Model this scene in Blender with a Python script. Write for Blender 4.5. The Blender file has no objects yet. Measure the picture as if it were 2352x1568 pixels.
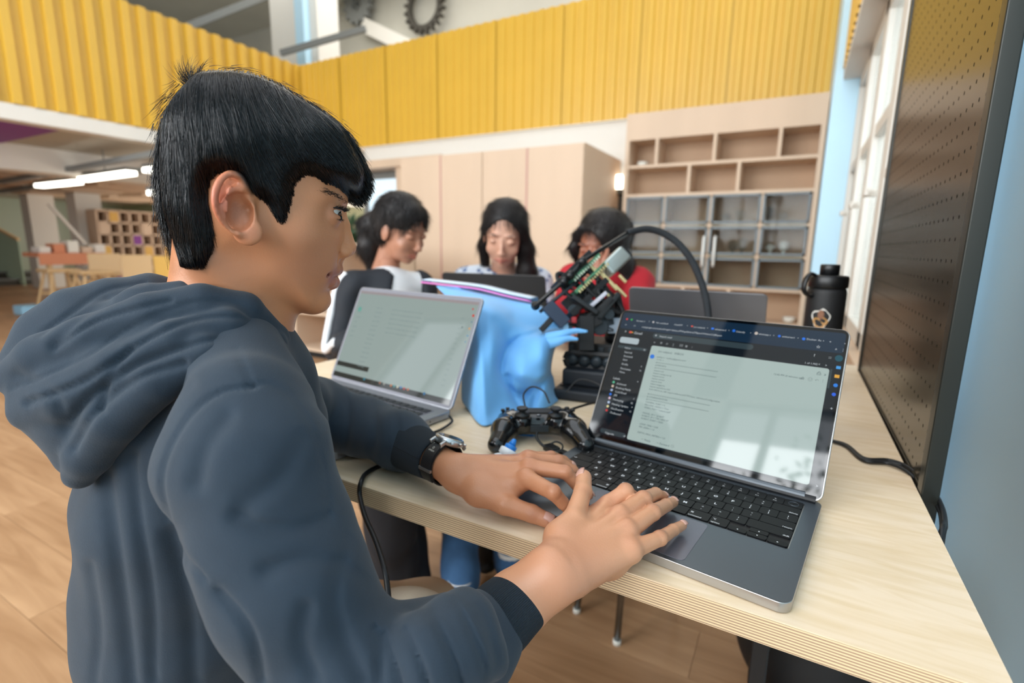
import bpy, bmesh, math, random
import numpy as np
from mathutils import Vector, Matrix
random.seed(7); rng = np.random.default_rng(7)
PI = math.pi
C = bpy.context.scene.collection
scene = bpy.context.scene
# ------------------------------------------------------------------ camera
FPX, YAW, PITCH, ROLL = 1163.51, -0.50527, 0.18506, 0.0152
CAM = np.array([0.0, 0.0, 1.0418])
_fw = np.array([math.sin(YAW)*math.cos(PITCH), math.cos(YAW)*math.cos(PITCH), -math.sin(PITCH)])
_r = np.array([math.cos(YAW), -math.sin(YAW), 0.0]); _u = np.cross(_r, _fw)
RT = math.cos(ROLL)*_r + math.sin(ROLL)*_u
UP = -math.sin(ROLL)*_r + math.cos(ROLL)*_u
FW = _fw
cd = bpy.data.cameras.new('camera'); cam = bpy.data.objects.new('camera', cd); C.objects.link(cam)
cam.matrix_world = Matrix(((RT[0], UP[0], -FW[0], CAM[0]), (RT[1], UP[1], -FW[1], CAM[1]), (RT[2], UP[2], -FW[2], CAM[2]), (0, 0, 0, 1)))
cd.sensor_width = 36; cd.lens = FPX*36/2352; cd.clip_start = 0.02; cd.clip_end = 100
cd.dof.use_dof = True; cd.dof.focus_distance = 0.47; cd.dof.aperture_fstop = 4.2
scene.camera = cam
# ------------------------------------------------------------------ world, light, exposure
w = bpy.data.worlds.new('world'); scene.world = w; w.use_nodes = True
bg = w.node_tree.nodes['Background']; bg.inputs[0].default_value = (0.90, 0.95, 1.0, 1); bg.inputs[1].default_value = 2.2
scene.view_settings.view_transform = 'Standard'; scene.view_settings.look = 'None'
scene.view_settings.exposure = 0.0; scene.view_settings.gamma = 1.0; scene.view_settings.use_curve_mapping = False
def area(name, loc, rot, sx, sy, power, col=(1, 1, 1)):
    l = bpy.data.lights.new(name, 'AREA'); l.shape = 'RECTANGLE'; l.size = sx; l.size_y = sy; l.energy = power; l.color = col
    o = bpy.data.objects.new(name, l); C.objects.link(o); o.location = loc; o.rotation_euler = rot
    return o
# daylight through the tall windows behind the photographer, and through the windows of the right-hand wall
area('daylight_front', (-1.9, -3.75, 2.9), (PI/2, 0, 0), 8.6, 3.6, 950, (0.95, 0.98, 1.0))
area('daylight_right', (0.95, 3.2, 1.6), (0, PI/2, 0), 2.6, 2.6, 38, (0.93, 0.97, 1.0))
area('fill_upper_level', (-6.0, 7.4, 6.5), (0, 0, 0), 9, 2.5, 240, (1.0, 0.98, 0.92))  # unseen fill lamp, added to brighten the upper level wall
area('area_left_room', (-12.0, 8.9, 1.2), (-PI/2, 0, 0), 8, 1.9, 220, (1.0, 0.96, 0.88))  # area lamp just inside the far back wall, aimed into the left room
scene.cycles.use_denoising = True
scene.cycles.max_bounces = 8; scene.cycles.diffuse_bounces = 4; scene.cycles.glossy_bounces = 3
scene.cycles.sample_clamp_indirect = 6.0

# ------------------------------------------------------------------ helpers
def D(u, v, z):
    """world point seen at photo pixel (u, v), z metres in front of the lens"""
    return CAM + z*(FW + RT*(u-1176)/FPX - UP*(v-784)/FPX)
def ON(u, v, ax, val):
    d = FW + RT*(u-1176)/FPX - UP*(v-784)/FPX
    return CAM + d*(val-CAM[ax])/d[ax]
def nrm(a):
    a = np.asarray(a, float); return a/np.linalg.norm(a)
def lin(c):
    return tuple((x/12.92 if x <= 0.04045 else ((x+0.055)/1.055)**2.4) for x in [y/255 for y in c])
MATS = {}
def mat(name, rgb, rough=0.6, metal=0.0, noise=None, bump=None, emit=None, trans=0.0, coat=0.0, sheen=0.0, spec=None, sss=0.0, ior=None):
    """rgb 0-255 sRGB. noise=(scale, amount, stretch xyz) varies the colour; bump=(scale, strength, dist)"""
    m = bpy.data.materials.new(name); m.use_nodes = True; nt = m.node_tree; b = nt.nodes['Principled BSDF']
    col = (*lin(rgb), 1)
    b.inputs['Base Color'].default_value = col; b.inputs['Roughness'].default_value = rough; b.inputs['Metallic'].default_value = metal
    if trans: b.inputs['Transmission Weight'].default_value = trans
    if coat: b.inputs['Coat Weight'].default_value = coat; b.inputs['Coat Roughness'].default_value = 0.06
    if sheen: b.inputs['Sheen Weight'].default_value = sheen; b.inputs['Sheen Roughness'].default_value = 0.5
    if spec is not None: b.inputs['Specular IOR Level'].default_value = spec
    if ior: b.inputs['IOR'].default_value = ior
    if sss:
        b.inputs['Subsurface Weight'].default_value = sss; b.inputs['Subsurface Radius'].default_value = (1, 0.35, 0.2); b.inputs['Subsurface Scale'].default_value = 0.006
    if emit is not None:
        b.inputs['Emission Color'].default_value = (*lin(emit[0]), 1); b.inputs['Emission Strength'].default_value = emit[1]
    tc = nt.nodes.new('ShaderNodeTexCoord')
    if noise:
        mp = nt.nodes.new('ShaderNodeMapping'); mp.inputs['Scale'].default_value = noise[2] if len(noise) > 2 else (1, 1, 1)
        nt.links.new(tc.outputs['Object'], mp.inputs[0])
        n = nt.nodes.new('ShaderNodeTexNoise'); n.inputs['Scale'].default_value = noise[0]; n.inputs['Detail'].default_value = 4
        nt.links.new(mp.outputs[0], n.inputs['Vector'])
        hs = nt.nodes.new('ShaderNodeHueSaturation'); hs.inputs['Color'].default_value = col
        mr = nt.nodes.new('ShaderNodeMapRange'); mr.inputs[1].default_value = 0.3; mr.inputs[2].default_value = 0.7; mr.inputs[3].default_value = 1-noise[1]; mr.inputs[4].default_value = 1+noise[1]
        nt.links.new(n.outputs[0], mr.inputs[0]); nt.links.new(mr.outputs[0], hs.inputs['Value']); nt.links.new(hs.outputs[0], b.inputs['Base Color'])
    if bump:
        n2 = nt.nodes.new('ShaderNodeTexNoise'); n2.inputs['Scale'].default_value = bump[0]; n2.inputs['Detail'].default_value = 3
        nt.links.new(tc.outputs['Object'], n2.inputs['Vector'])
        bm_ = nt.nodes.new('ShaderNodeBump'); bm_.inputs['Strength'].default_value = bump[1]; bm_.inputs['Distance'].default_value = bump[2]
        nt.links.new(n2.outputs[0], bm_.inputs['Height']); nt.links.new(bm_.outputs[0], b.inputs['Normal'])
    MATS[name] = m
    return m
def vcol(m, attr='Col', mul=None):
    """drive the base colour from a colour attribute"""
    nt = m.node_tree; b = nt.nodes['Principled BSDF']; a = nt.nodes.new('ShaderNodeAttribute'); a.attribute_name = attr
    nt.links.new(a.outputs['Color'], b.inputs['Base Color']); return m

class MB:
    def __init__(s): s.v = []; s.f = []; s.n = 0
    def add(s, V, F):
        V = np.asarray(V, float).reshape(-1, 3); s.v.append(V); s.f += [tuple(i+s.n for i in q) for q in F]; s.n += len(V); return s
    def box(s, x0, x1, y0, y1, z0, z1, M=None):
        V = np.array([(x, y, z) for x in (x0, x1) for y in (y0, y1) for z in (z0, z1)], float)
        if M is not None: V = V @ np.asarray(M)[:3, :3].T + np.asarray(M)[:3, 3]
        return s.add(V, [(0, 1, 3, 2), (4, 6, 7, 5), (0, 4, 5, 1), (2, 3, 7, 6), (0, 2, 6, 4), (1, 5, 7, 3)])
    def bar(s, a, b, w, h, up=(0, 0, 1)):
        a = np.asarray(a, float); b = np.asarray(b, float); d = nrm(b-a); sd = np.cross(d, up)
        if np.linalg.norm(sd) < 1e-6: sd = np.cross(d, (1, 0, 0))
        sd = nrm(sd); u = np.cross(sd, d)
        V = [p+sd*i*w/2+u*j*h/2 for p in (a, b) for i, j in ((-1, -1), (1, -1), (1, 1), (-1, 1))]
        return s.add(V, [(0, 3, 2, 1), (4, 5, 6, 7), (0, 1, 5, 4), (1, 2, 6, 5), (2, 3, 7, 6), (3, 0, 4, 7)])
    def tube(s, pts, r, n=10, cap=True, flat=None):
        P = np.asarray(pts, float); m = len(P); R = np.full(m, r, float) if np.isscalar(r) else np.asarray(r, float)
        T = np.gradient(P, axis=0); T /= np.linalg.norm(T, axis=1)[:, None]+1e-12
        ref = np.array([0, 0, 1.0]) if abs(T[0][2]) < .9 else np.array([1.0, 0, 0])
        N = nrm(np.cross(T[0], ref)); V = []
        a = np.linspace(0, 2*PI, n, endpoint=False)
        for i in range(m):
            N = N-T[i]*(N@T[i]); N = nrm(N); B = np.cross(T[i], N)
            V.append(P[i]+R[i]*(np.cos(a)[:, None]*N*(flat[0] if flat else 1)+np.sin(a)[:, None]*B*(flat[1] if flat else 1)))
        V = np.concatenate(V); F = []
        for i in range(m-1):
            for j in range(n):
                k = (j+1) % n; F.append((i*n+j, i*n+k, (i+1)*n+k, (i+1)*n+j))
        if cap: F.append(tuple(range(n))[::-1]); F.append(tuple(range((m-1)*n, m*n)))
        return s.add(V, F)
    def lathe(s, prof, c=(0, 0, 0), n=24, M=None):
        a = np.linspace(0, 2*PI, n, endpoint=False); V = []
        for r, z in prof: V.append(np.stack([r*np.cos(a), r*np.sin(a), np.full(n, z)], 1))
        V = np.concatenate(V); m = len(prof); F = []
        if M is not None: V = V @ np.asarray(M)[:3, :3].T + np.asarray(M)[:3, 3]
        else: V = V+np.asarray(c)
        for i in range(m-1):
            for j in range(n):
                k = (j+1) % n; F.append((i*n+j, i*n+k, (i+1)*n+k, (i+1)*n+j))
        F.append(tuple(range(n))[::-1]); F.append(tuple(range((m-1)*n, m*n)))
        return s.add(V, F)
    def prism(s, poly, z0, z1, M=None):
        n = len(poly); V = [(x, y, z0) for x, y in poly]+[(x, y, z1) for x, y in poly]; V = np.array(V, float)
        if M is not None: V = V @ np.asarray(M)[:3, :3].T + np.asarray(M)[:3, 3]
        return s.add(V, [tuple(range(n))[::-1], tuple(range(n, 2*n))]+[(i, (i+1) % n, n+(i+1) % n, n+i) for i in range(n)])
    def sph(s, c, r, n=12, sc=(1, 1, 1), R=None):
        a = np.linspace(0, 2*PI, n, endpoint=False); V = []; m = n//2+1
        for i in range(m+1):
            t = PI*i/m; V.append(np.stack([math.sin(t)*np.cos(a), math.sin(t)*np.sin(a), np.full(n, math.cos(t))], 1))
        V = np.concatenate(V)*r*np.array(sc)
        if R is not None: V = V @ np.asarray(R).T
        V = V+np.asarray(c); F = []
        for i in range(m):
            for j in range(n):
                k = (j+1) % n; F.append((i*n+j, (i+1)*n+j, (i+1)*n+k, i*n+k))
        return s.add(V, F)
    def mesh(s, name):
        me = bpy.data.meshes.new(name); V = np.concatenate(s.v) if s.v else np.zeros((0, 3)); me.from_pydata(V.tolist(), [], s.f); me.update(); return me
    def build(s, name, m, parent=None, smooth=False, bevel=0, seg=2, M=None):
        o = bpy.data.objects.new(name, s.mesh(name)); C.objects.link(o); o.data.materials.append(m)
        if parent is not None: o.parent = parent
        if M is not None: o.matrix_local = Matrix(np.asarray(M).tolist())
        if smooth: o.data.shade_smooth()
        if bevel:
            b = o.modifiers.new('bevel', 'BEVEL'); b.width = bevel; b.segments = seg; b.limit_method = 'ANGLE'; b.angle_limit = 0.6
            if not smooth: o.data.shade_smooth()
            o.modifiers.new('wn', 'WEIGHTED_NORMAL').keep_sharp = True
        return o
def rrect(w, h, r, n=6):
    P = []
    for cx_, cy_, a0 in ((w/2-r, h/2-r, 0), (-w/2+r, h/2-r, PI/2), (-w/2+r, -h/2+r, PI), (w/2-r, -h/2+r, 1.5*PI)):
        for i in range(n+1):
            a = a0+PI/2*i/n; P.append((cx_+r*math.cos(a), cy_+r*math.sin(a)))
    return P
def thing(name, label, cat, loc=(0, 0, 0), rz=0, group=None, M=None):
    o = bpy.data.objects.new(name, None); C.objects.link(o); o.empty_display_size = .05
    if M is not None: o.matrix_world = Matrix(np.asarray(M).tolist())
    else: o.location = loc; o.rotation_euler = (0, 0, rz)
    o['label'] = label; o['category'] = cat
    if group: o['group'] = group
    bpy.context.view_layer.update()
    return o
def tag(o, label, cat, group=None):
    o['label'] = label; o['category'] = cat
    if group: o['group'] = group
    return o
def world_child(o):
    """geometry given in world coordinates under a moved parent"""
    o.matrix_parent_inverse = o.parent.matrix_world.inverted(); return o
def struct(o): o['kind'] = 'structure'; return o
def frame(o, x, y, z):
    M = np.eye(4); M[:3, 0] = x; M[:3, 1] = y; M[:3, 2] = z; M[:3, 3] = o; return M
def catmull(P, k=8):
    P = np.asarray(P, float); Q = np.vstack([2*P[0]-P[1], P, 2*P[-1]-P[-2]]); out = []
    for i in range(1, len(Q)-2):
        for t in np.linspace(0, 1, k, endpoint=False):
            a, b, c, d = Q[i-1:i+3]; out.append(.5*((2*b)+(-a+c)*t+(2*a-5*b+4*c-d)*t*t+(-a+3*b-3*c+d)*t**3))
    out.append(P[-1]); return np.array(out)
def text_bm(items, z=0.0):
    """items: (string, x, y, size, align) -> MB holding flat letters in the xy plane"""
    mb = MB()
    for it in items:
        st, x, y, sz = it[:4]; al = it[4] if len(it) > 4 else 'LEFT'
        cu = bpy.data.curves.new('letters', 'FONT'); cu.body = st; cu.size = sz; cu.align_x = al; cu.resolution_u = 2
        if len(it) > 5: cu.offset = it[5]
        ob = bpy.data.objects.new('letters', cu); me = ob.to_mesh()
        V = np.array([v.co[:] for v in me.vertices], float).reshape(-1, 3); F = [tuple(p.vertices) for p in me.polygons]
        ob.to_mesh_clear(); bpy.data.objects.remove(ob); bpy.data.curves.remove(cu)
        if len(V): V[:, 0] += x; V[:, 1] += y; V[:, 2] = z; mb.add(V, F)
    return mb
# ------------------------------------------------------------------ materials
M_yel = mat('yellow_metal', (216, 172, 62), .38, noise=(1.2, .05))
M_white = mat('white_paint', (226, 222, 214), .7, noise=(.8, .02))
M_wood = mat('birch_laminate', (212, 187, 162), .55, noise=(3, .04, (1, 1, .15)))
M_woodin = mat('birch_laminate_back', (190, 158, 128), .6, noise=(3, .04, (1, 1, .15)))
M_blue = mat('blue_wall_paint', (192, 228, 248), .5, noise=(.9, .03), bump=(250, .08, .001))
M_black = mat('black_plastic', (14, 15, 17), .38)
M_blackm = mat('matte_black', (20, 21, 23), .6)
M_rubber = mat('black_cable_rubber', (18, 19, 21), .5)
M_chrome = mat('chrome_leg', (150, 155, 160), .22, 1.0)
M_grey = mat('grey_paint', (120, 122, 120), .6)
M_concrete = mat('grey_ceiling', (186, 183, 172), .8, noise=(1, .06))
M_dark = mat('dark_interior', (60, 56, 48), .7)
M_purple = mat('purple_panel', (130, 62, 150), .6)
M_lamp = mat('lamp_tube', (255, 252, 240), .5, emit=((255, 250, 235), 5.0))
M_glass = mat('clear_glass', (225, 235, 235), .03, trans=1.0, ior=1.45, spec=.5)
M_green = mat('green_tinted_panel', (178, 190, 165), .35)
M_leaf = mat('leaf_green', (52, 82, 48), .6)
M_orange = mat('orange_plastic', (214, 140, 104), .5)
M_yelp = mat('yellow_box_panel', (222, 178, 92), .6)
M_carton = mat('light_wood', (214, 180, 132), .5)
# ------------------------------------------------------------------ the room
YB, ZF0, ZF1, XL, XR = 5.5, 2.36, 3.60, -6.7, 0.25
def wood_floor():
    m = mat('oak_vinyl_floor', (196, 158, 124), .38, spec=.35)
    nt = m.node_tree; b = nt.nodes['Principled BSDF']; tc = nt.nodes.new('ShaderNodeTexCoord')
    mp = nt.nodes.new('ShaderNodeMapping'); mp.inputs['Scale'].default_value = (.55, 5, 1); nt.links.new(tc.outputs['Object'], mp.inputs[0])
    n = nt.nodes.new('ShaderNodeTexNoise'); n.inputs['Scale'].default_value = 2.6; n.inputs['Detail'].default_value = 6; n.inputs['Distortion'].default_value = 1.6
    nt.links.new(mp.outputs[0], n.inputs['Vector'])
    n2 = nt.nodes.new('ShaderNodeTexNoise'); n2.inputs['Scale'].default_value = 1.3; nt.links.new(tc.outputs['Object'], n2.inputs['Vector'])
    cr = nt.nodes.new('ShaderNodeValToRGB'); cr.color_ramp.elements[0].position = .3; cr.color_ramp.elements[1].position = .72
    cr.color_ramp.elements[0].color = (*lin((150, 110, 76)), 1); cr.color_ramp.elements[1].color = (*lin((200, 160, 122)), 1)
    mx = nt.nodes.new('ShaderNodeMath'); mx.operation = 'MULTIPLY_ADD'; mx.inputs[1].default_value = .7; nt.links.new(n.outputs[0], mx.inputs[0])
    m2 = nt.nodes.new('ShaderNodeMath'); m2.operation = 'MULTIPLY'; m2.inputs[1].default_value = .35; nt.links.new(n2.outputs[0], m2.inputs[0]); nt.links.new(m2.outputs[0], mx.inputs[2])
    nt.links.new(mx.outputs[0], cr.inputs[0]); nt.links.new(cr.outputs[0], b.inputs['Base Color'])
    return m
M_floor = wood_floor()
fl = MB().box(-24, 1.0, -4.0, 12, -.1, -.004).build('floor', mat('floor_joint', (150, 114, 84), .6)); struct(fl)
# planks, one object each near the camera, the rest one part
def planks():
    plank_mesh = MB().box(0, 1.1988, .0006, .1794, -.004, 0).mesh('plank'); plank_mesh.materials.append(M_floor)
    for j in range(22):
        for i in range(-4, 1):
            o = bpy.data.objects.new('plank', plank_mesh); C.objects.link(o); o.parent = fl
            o.location = (i*1.2+(j*.41) % 1.2-.6, -.1+j*.18, random.uniform(0, .0004))
    far = MB()
    for j in range(-20, 66):
        y = -.1+j*.18
        for i in range(-19, 2):
            x = i*1.2+(j*.41) % 1.2-.6
            if 0 <= j < 22 and -4 <= i < 1: continue
            if x > .9: continue
            far.box(x, x+1.1988, y+.0006, y+.1794, -.004, 0)
    o = far.build('plank', M_floor, fl); o['kind'] = 'stuff'
planks()
# corrugated yellow fascia: back and left
def corrugated(length, z0, z1, pitch=.15, depth=.035):
    """profile along +x, relief towards -y"""
    mb = MB(); P = []; x = 0
    while x < length-1e-6:
        for fx, fy in ((0, 0), (.42, 0), (.5, 1), (.92, 1), (1.0, 0)):
            if x+fx*pitch <= length+1e-6: P.append((x+fx*pitch, -fy*depth))
        x += pitch
    V = []; 
    for x_, y_ in P: V += [(x_, y_, z0), (x_, y_, z1)]
    F = [(2*i, 2*i+2, 2*i+3, 2*i+1) for i in range(len(P)-1)]
    mb.add(V, F)
    mb.box(0, length, .002, .03, z0, z1)
    return mb
def fascia(name, x0, n, wid, z0, z1, M, pitch=.15, depth=.035):
    body = struct(MB().box(0, n*wid, .035, .16, z0-.0, z1+.0).build(name, M_yel)); body.matrix_world = Matrix(M.tolist())
    me = corrugated(wid-.001, z0, z1, pitch, depth).mesh('corrugated_panel'); me.materials.append(M_yel)
    for i in range(n):
        o = bpy.data.objects.new('corrugated_panel', me); C.objects.link(o); o.parent = body; o.location = (i*wid, 0, 0)
    return body
fascia('wall_back_upper', 0, 8, .85, ZF0, ZF1, frame((XL, YB, 0), (1, 0, 0), (0, 1, 0), (0, 0, 1)), .121428, .020)
fascia('wall_left_upper', 0, 8, .85, ZF0-.05, ZF1, frame((XL, YB-6.8, 0), (0, 1, 0), (-1, 0, 0), (0, 0, 1)), .17, .045)
# the slab behind the fascias, white soffit band
struct(MB().box(-24, XL+.0, -4, YB+.17, ZF0-.16, ZF0-.055).build('ceiling_lower', M_white))
struct(MB().box(XL-.16, XL+.03, -1.4, YB, ZF0-.20, ZF0-.055).build('trim_1', M_white))
struct(MB().box(-24, XL-.16, 5.67, 9.2, ZF0-.16, ZF0-.055).build('ceiling_lower', M_white))
# back wall white
wb = MB(); wb.box(-5.45, .4, YB+.005, YB+.16, 0, ZF0); struct(wb.build('wall_back', M_white))
struct(MB().box(XL, .3, YB-.03, YB+.004, ZF0-.0, ZF0+.01).build('trim_2', M_white))
# upper level behind the fascia
struct(MB().box(-16, 3, 9.6, 9.7, 2.6, 7.4).build('wall_upper_back', M_concrete))
struct(MB().box(-16, .25, 3.2, 9.7, 6.6, 6.7).build('ceiling', M_concrete))
struct(MB().box(-16, -3.9, -4, 3.2, 6.6, 6.7).build('ceiling', M_concrete))  # unseen slab, added and sized to hold sky light off the left fascia
struct(MB().box(-16, XL-.1, 5.7, 9.7, 2.36, 2.46).build('floor_upper', M_concrete))
struct(MB().box(-16.1, -16, -4, 9.7, 2.6, 7.4).build('wall_upper_left', M_concrete))
u1 = ON(622, 60, 1, 7.0); u2 = ON(698, 60, 1, 7.0)
struct(MB().box(u1[0], u2[0]+.35, 7.0, 7.5, 2.4, 6.6).build('column', M_white))
a = ON(682, 60, 1, 6.9); b = ON(702, 60, 1, 6.9)
struct(MB().box(a[0], b[0], 6.86, 6.99, 2.4, 6.6).build('trim_3', M_blue))
def beam(name, p, q, w_, h_, m):
    o = MB().bar(p, q, w_, h_).build(name, m); struct(o); return o
beam('beam', ON(430, 62, 1, 6.0), ON(640, -20, 1, 7.6), .09, .12, M_grey)
beam('beam', ON(645, 122, 1, 6.3), ON(840, 66, 1, 6.9), .07, .09, M_grey)
beam('beam', ON(840, 60, 1, 9.5), ON(985, 130, 1, 9.5), .25, .3, M_white)
def gear(cx_, cy_, rpx, y, teeth, label, full):
    c = ON(cx_, cy_, 1, y); r = rpx*((c-CAM)@FW)/FPX; poly = []; mb = MB()
    for i in range(teeth*4):
        rr = r*(1.0 if i % 4 in (1, 2) else .80); a_ = 2*PI*i/(teeth*4); poly.append((rr*math.cos(a_), rr*math.sin(a_)))
    n = len(poly); ri = r*(.34 if full else .66)
    V = []
    for z in (-.05, .05):
        V += [(x, z, yy) for x, yy in poly]+[(ri*math.cos(2*PI*i/n), z, ri*math.sin(2*PI*i/n)) for i in range(n)]
    F = []
    for i in range(n):
        j = (i+1) % n
        F += [(i, j, n+j, n+i), (2*n+i, 3*n+i, 3*n+j, 2*n+j), (i, 2*n+i, 2*n+j, j), (n+i, n+j, 3*n+j, 3*n+i)]
    mb.add(np.array(V)+c, F)
    if full:
        for k in range(5):
            a_ = 2*PI*k/5; mb.box(-.03, .03, -.02, .02, 0, ri, frame(c, (math.cos(a_), 0, -math.sin(a_)), (0, 1, 0), (math.sin(a_), 0, math.cos(a_))))
    tag(mb.build('wall_gear', M_grey if full else M_dark), label, 'wall decoration')
gear(822, 10, 44, 9.4, 14, 'small dark cog with spokes mounted on upper level wall beside white column', True)
gear(975, 16, 58, 9.4, 20, 'large open ring-shaped cog on upper level wall', False)
# right wall: blue pier near the camera, window band further off, blue column in the corner
struct(MB().box(.45, .57, -4, 1.95, 0, 3.4).build('wall_right', M_blue)); struct(MB().box(XR, .57, 1.88, 1.96, 0, 3.4).build('wall_right_return', M_blue))
struct(MB().box(.45, .57, -4, 3.2, 3.4, 6.6).build('wall_right_upper', M_blue))
struct(MB().box(.105, .42, YB-.75, YB, 0, 3.6).build('column', M_blue))
struct(MB().box(.42, .5, YB-1.0, YB+.2, 0, 3.6).build('wall_right_corner', M_blue))
struct(MB().box(XR-.02, XR+.5, 1.95, YB-.75, 0, .62).build('sill', M_wood))
def window(idx, y0, y1):
    w_ = MB(); x0, x1 = XR+.02, XR+.09
    w_.box(x0, x1, y0, y0+.07, .62, 2.3); w_.box(x0, x1, y1-.07, y1, .62, 2.3); w_.box(x0, x1, y0, y1, .62, .70); w_.box(x0, x1, y0, y1, 2.22, 2.3)
    o = struct(w_.build('window_%d' % idx, M_white, bevel=.006))
    MB().box(x0+.01, x1-.01, y0+.07, y1-.07, 1.62, 1.68).build('transom', M_white, o)
    MB().box(x0+.03, x0+.036, y0+.07, y1-.07, .70, 2.22).build('pane', M_glass, o)
    MB().box(x0-.04, x0, y0+.09, y0+.12, 1.28, 1.31).box(x0-.05, x0-.035, y0+.02, y0+.13, 1.28, 1.31).build('window_handle', M_white, o)
for i in range(4): window(i+1, 1.97+i*.7, 1.97+i*.7+.7)
struct(MB().box(XR+.3, XR+.9, 1.95, YB-.75, .58, .62).build('ledge', M_white))
# boxed beam over the windows: corrugated yellow cheek, white underside
bx0 = ON(1945, 170, 1, 4.75)[0]
struct(MB().box(bx0-.02, XR+.4, 1.4, 4.75, 2.30, 2.36).build('soffit', M_white))
mbp = corrugated(3.3, 2.36, 3.3, .12, .03)
o = mbp.build('corrugated_panel', M_yel); struct(o); o.name = 'beam_cladding'; o.matrix_world = Matrix(frame((bx0, 4.75, 0), (0, -1, 0), (1, 0, 0), (0, 0, 1)).tolist())
# front wall with the tall windows (behind the photographer)
fw_ = MB(); FY = -3.0
XS = [-9.0, -6.9, -6.5, -4.6, -4.2, -2.62, -2.15, -1.74, .3]
fw_.box(-24, -6.9, FY, FY+.15, 0, 6.6)
for a_, b_ in ((-4.6, -4.2), (-2.15, -1.74), (.2, .6)): fw_.box(a_, b_, FY, FY+.15, 0, 6.6)
fw_.box(-6.9, .3, FY, FY+.15, 0, 1.0); fw_.box(-6.9, .3, FY, FY+.15, 4.5, 6.6)
struct(fw_.build('wall_front', M_white))
def fwindow(idx, x0, x1, mull):
    o = struct(MB().box(x0, x1, FY+.02, FY+.1, 1.0, 1.08).box(x0, x1, FY+.02, FY+.1, 4.44, 4.5).box(x0, x0+.06, FY+.02, FY+.1, 1, 4.5).box(x1-.06, x1, FY+.02, FY+.1, 1, 4.5).build('window_%d' % idx, M_grey))
    for x in mull: MB().box(x-.03, x+.03, FY+.02, FY+.1, 1.0, 4.5).build('mullion', M_grey, o)
    MB().box(x0, x1, FY+.05, FY+.08, 2.75, 2.8).build('transom', M_grey, o)
fwindow(6, -1.74, .2, (-1.25, -.5)); fwindow(7, -4.2, -2.15, (-3.1,)); fwindow(8, -6.9, -4.6, (-5.7,))
struct(MB().box(-24, 1, -4.05, -4.0, 0, .8).build('wall_outside', M_grey))
# a tree beyond the front windows
tr = thing('tree', 'leafy tree outside the tall windows behind the photographer', 'tree', (-.75, -3.45, 0))
MB().tube([(0, 0, 0), (.05, 0, 1.5), (0, .02, 2.6), (.1, 0, 3.6)], [.07, .06, .05, .03], 8).build('trunk', M_dark, tr)
lf = MB()
for i in range(900):
    a_ = random.gauss(0, 1); p = np.array([random.gauss(0, .36), random.gauss(0, .08), 2.9+random.gauss(0, .75)]); q = nrm(rng.normal(size=3)); s_ = nrm(np.cross(q, rng.normal(size=3)))
    lf.add([p, p+q*.05+s_*.025, p+q*.11, p+q*.05-s_*.025], [(0, 1, 2, 3)])
o = lf.build('foliage', M_leaf, tr); o['kind'] = 'stuff'

# ------------------------------------------------------------------ cabinets and bookcase
def hinge_panel(parent, x0, x1, y, z0, z1, m):
    return MB().box(x0, x1, y-.02, y, z0, z1).build('door', m, parent, bevel=.004)
M_seam = mat('pinkish_edge_band', (196, 150, 140), .6)
yc = 4.45; cx0, cx1, ctop = -3.87, -1.75, 1.96
cb = thing('storage_cabinet', 'tall plain birch storage cabinet with four flat doors behind the three girls', 'cabinet', (cx0, yc, 0))
MB().box(cx0, cx1, yc+.002, YB, .08, ctop).build('body', M_wood, world_child_parent := cb) if False else None
def wc(o): return world_child(o)
wc(MB().box(cx0, cx1, yc+.002, YB, .06, ctop).build('body', M_wood, cb)); wc(MB().box(cx0+.02, cx1-.02, yc+.05, YB, 0, .06).build('plinth', M_blackm, cb))
sx = [ON(u, 400, 1, yc)[0] for u in (924, 1015, 1110, 1213, 1340)]; sx[0] = cx0; sx[-1] = cx1
for i in range(4): wc(MB().box(sx[i]+.004, sx[i+1]-.004, yc-.02, yc, .07, ctop-.01).build('door', M_wood, cb, bevel=.003))
for i in (1, 3): wc(MB().box(sx[i]-.012, sx[i]+.004, yc-.024, yc, .07, ctop-.01).build('edge_band', M_seam, cb))
# wooden header and glazed opening left of the cabinet
struct(MB().box(-5.45, cx0, YB-.35, YB, 2.02, 2.12).build('lintel', M_wood))
struct(MB().box(-4.62, cx0, YB-.3, YB, 0, 2.02).build('wall_pier', M_wood))
ow = struct(MB().box(-5.4, -4.62, YB-.1, YB-.04, 0, .12).box(-5.4, -5.32, YB-.1, YB-.04, 0, 2.02).box(-4.7, -4.62, YB-.1, YB-.04, 0, 2.02).box(-5.4, -4.62, YB-.1, YB-.04, 1.92, 2.02).build('window_5', M_grey))
MB().box(-5.32, -4.7, YB-.075, YB-.065, .12, 1.92).build('pane', mat('bright_window_pane', (205, 220, 228), .3, emit=((190, 212, 226), .75)), ow)  # pane glows by itself, standing in for the bright outside
pl = thing('bushy_plant', 'dark bushy indoor plant by the glazed door left of the storage cabinet', 'plant', (-5.0, 4.6, 0))
MB().lathe([(.12, 0), (.16, .3), (.15, .31), (.13, .27)], n=16).build('pot', M_grey, pl, smooth=True)
MB().tube([(0, 0, .25), (.02, 0, .6), (0, .02, 1.0)], .02, 6).build('stem', M_dark, pl)
lf = MB()
for i in range(420):
    q = nrm(rng.normal(size=3)); p = np.array([0, 0, .95])+q*np.array([.36, .3, .5])*random.uniform(.4, 1); s_ = nrm(np.cross(q, rng.normal(size=3)))
    lf.add([p, p+q*.05+s_*.035, p+q*.13, p+q*.05-s_*.035], [(0, 1, 2, 3)])
lf.build('foliage', M_leaf, pl)['kind'] = 'stuff'
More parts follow.
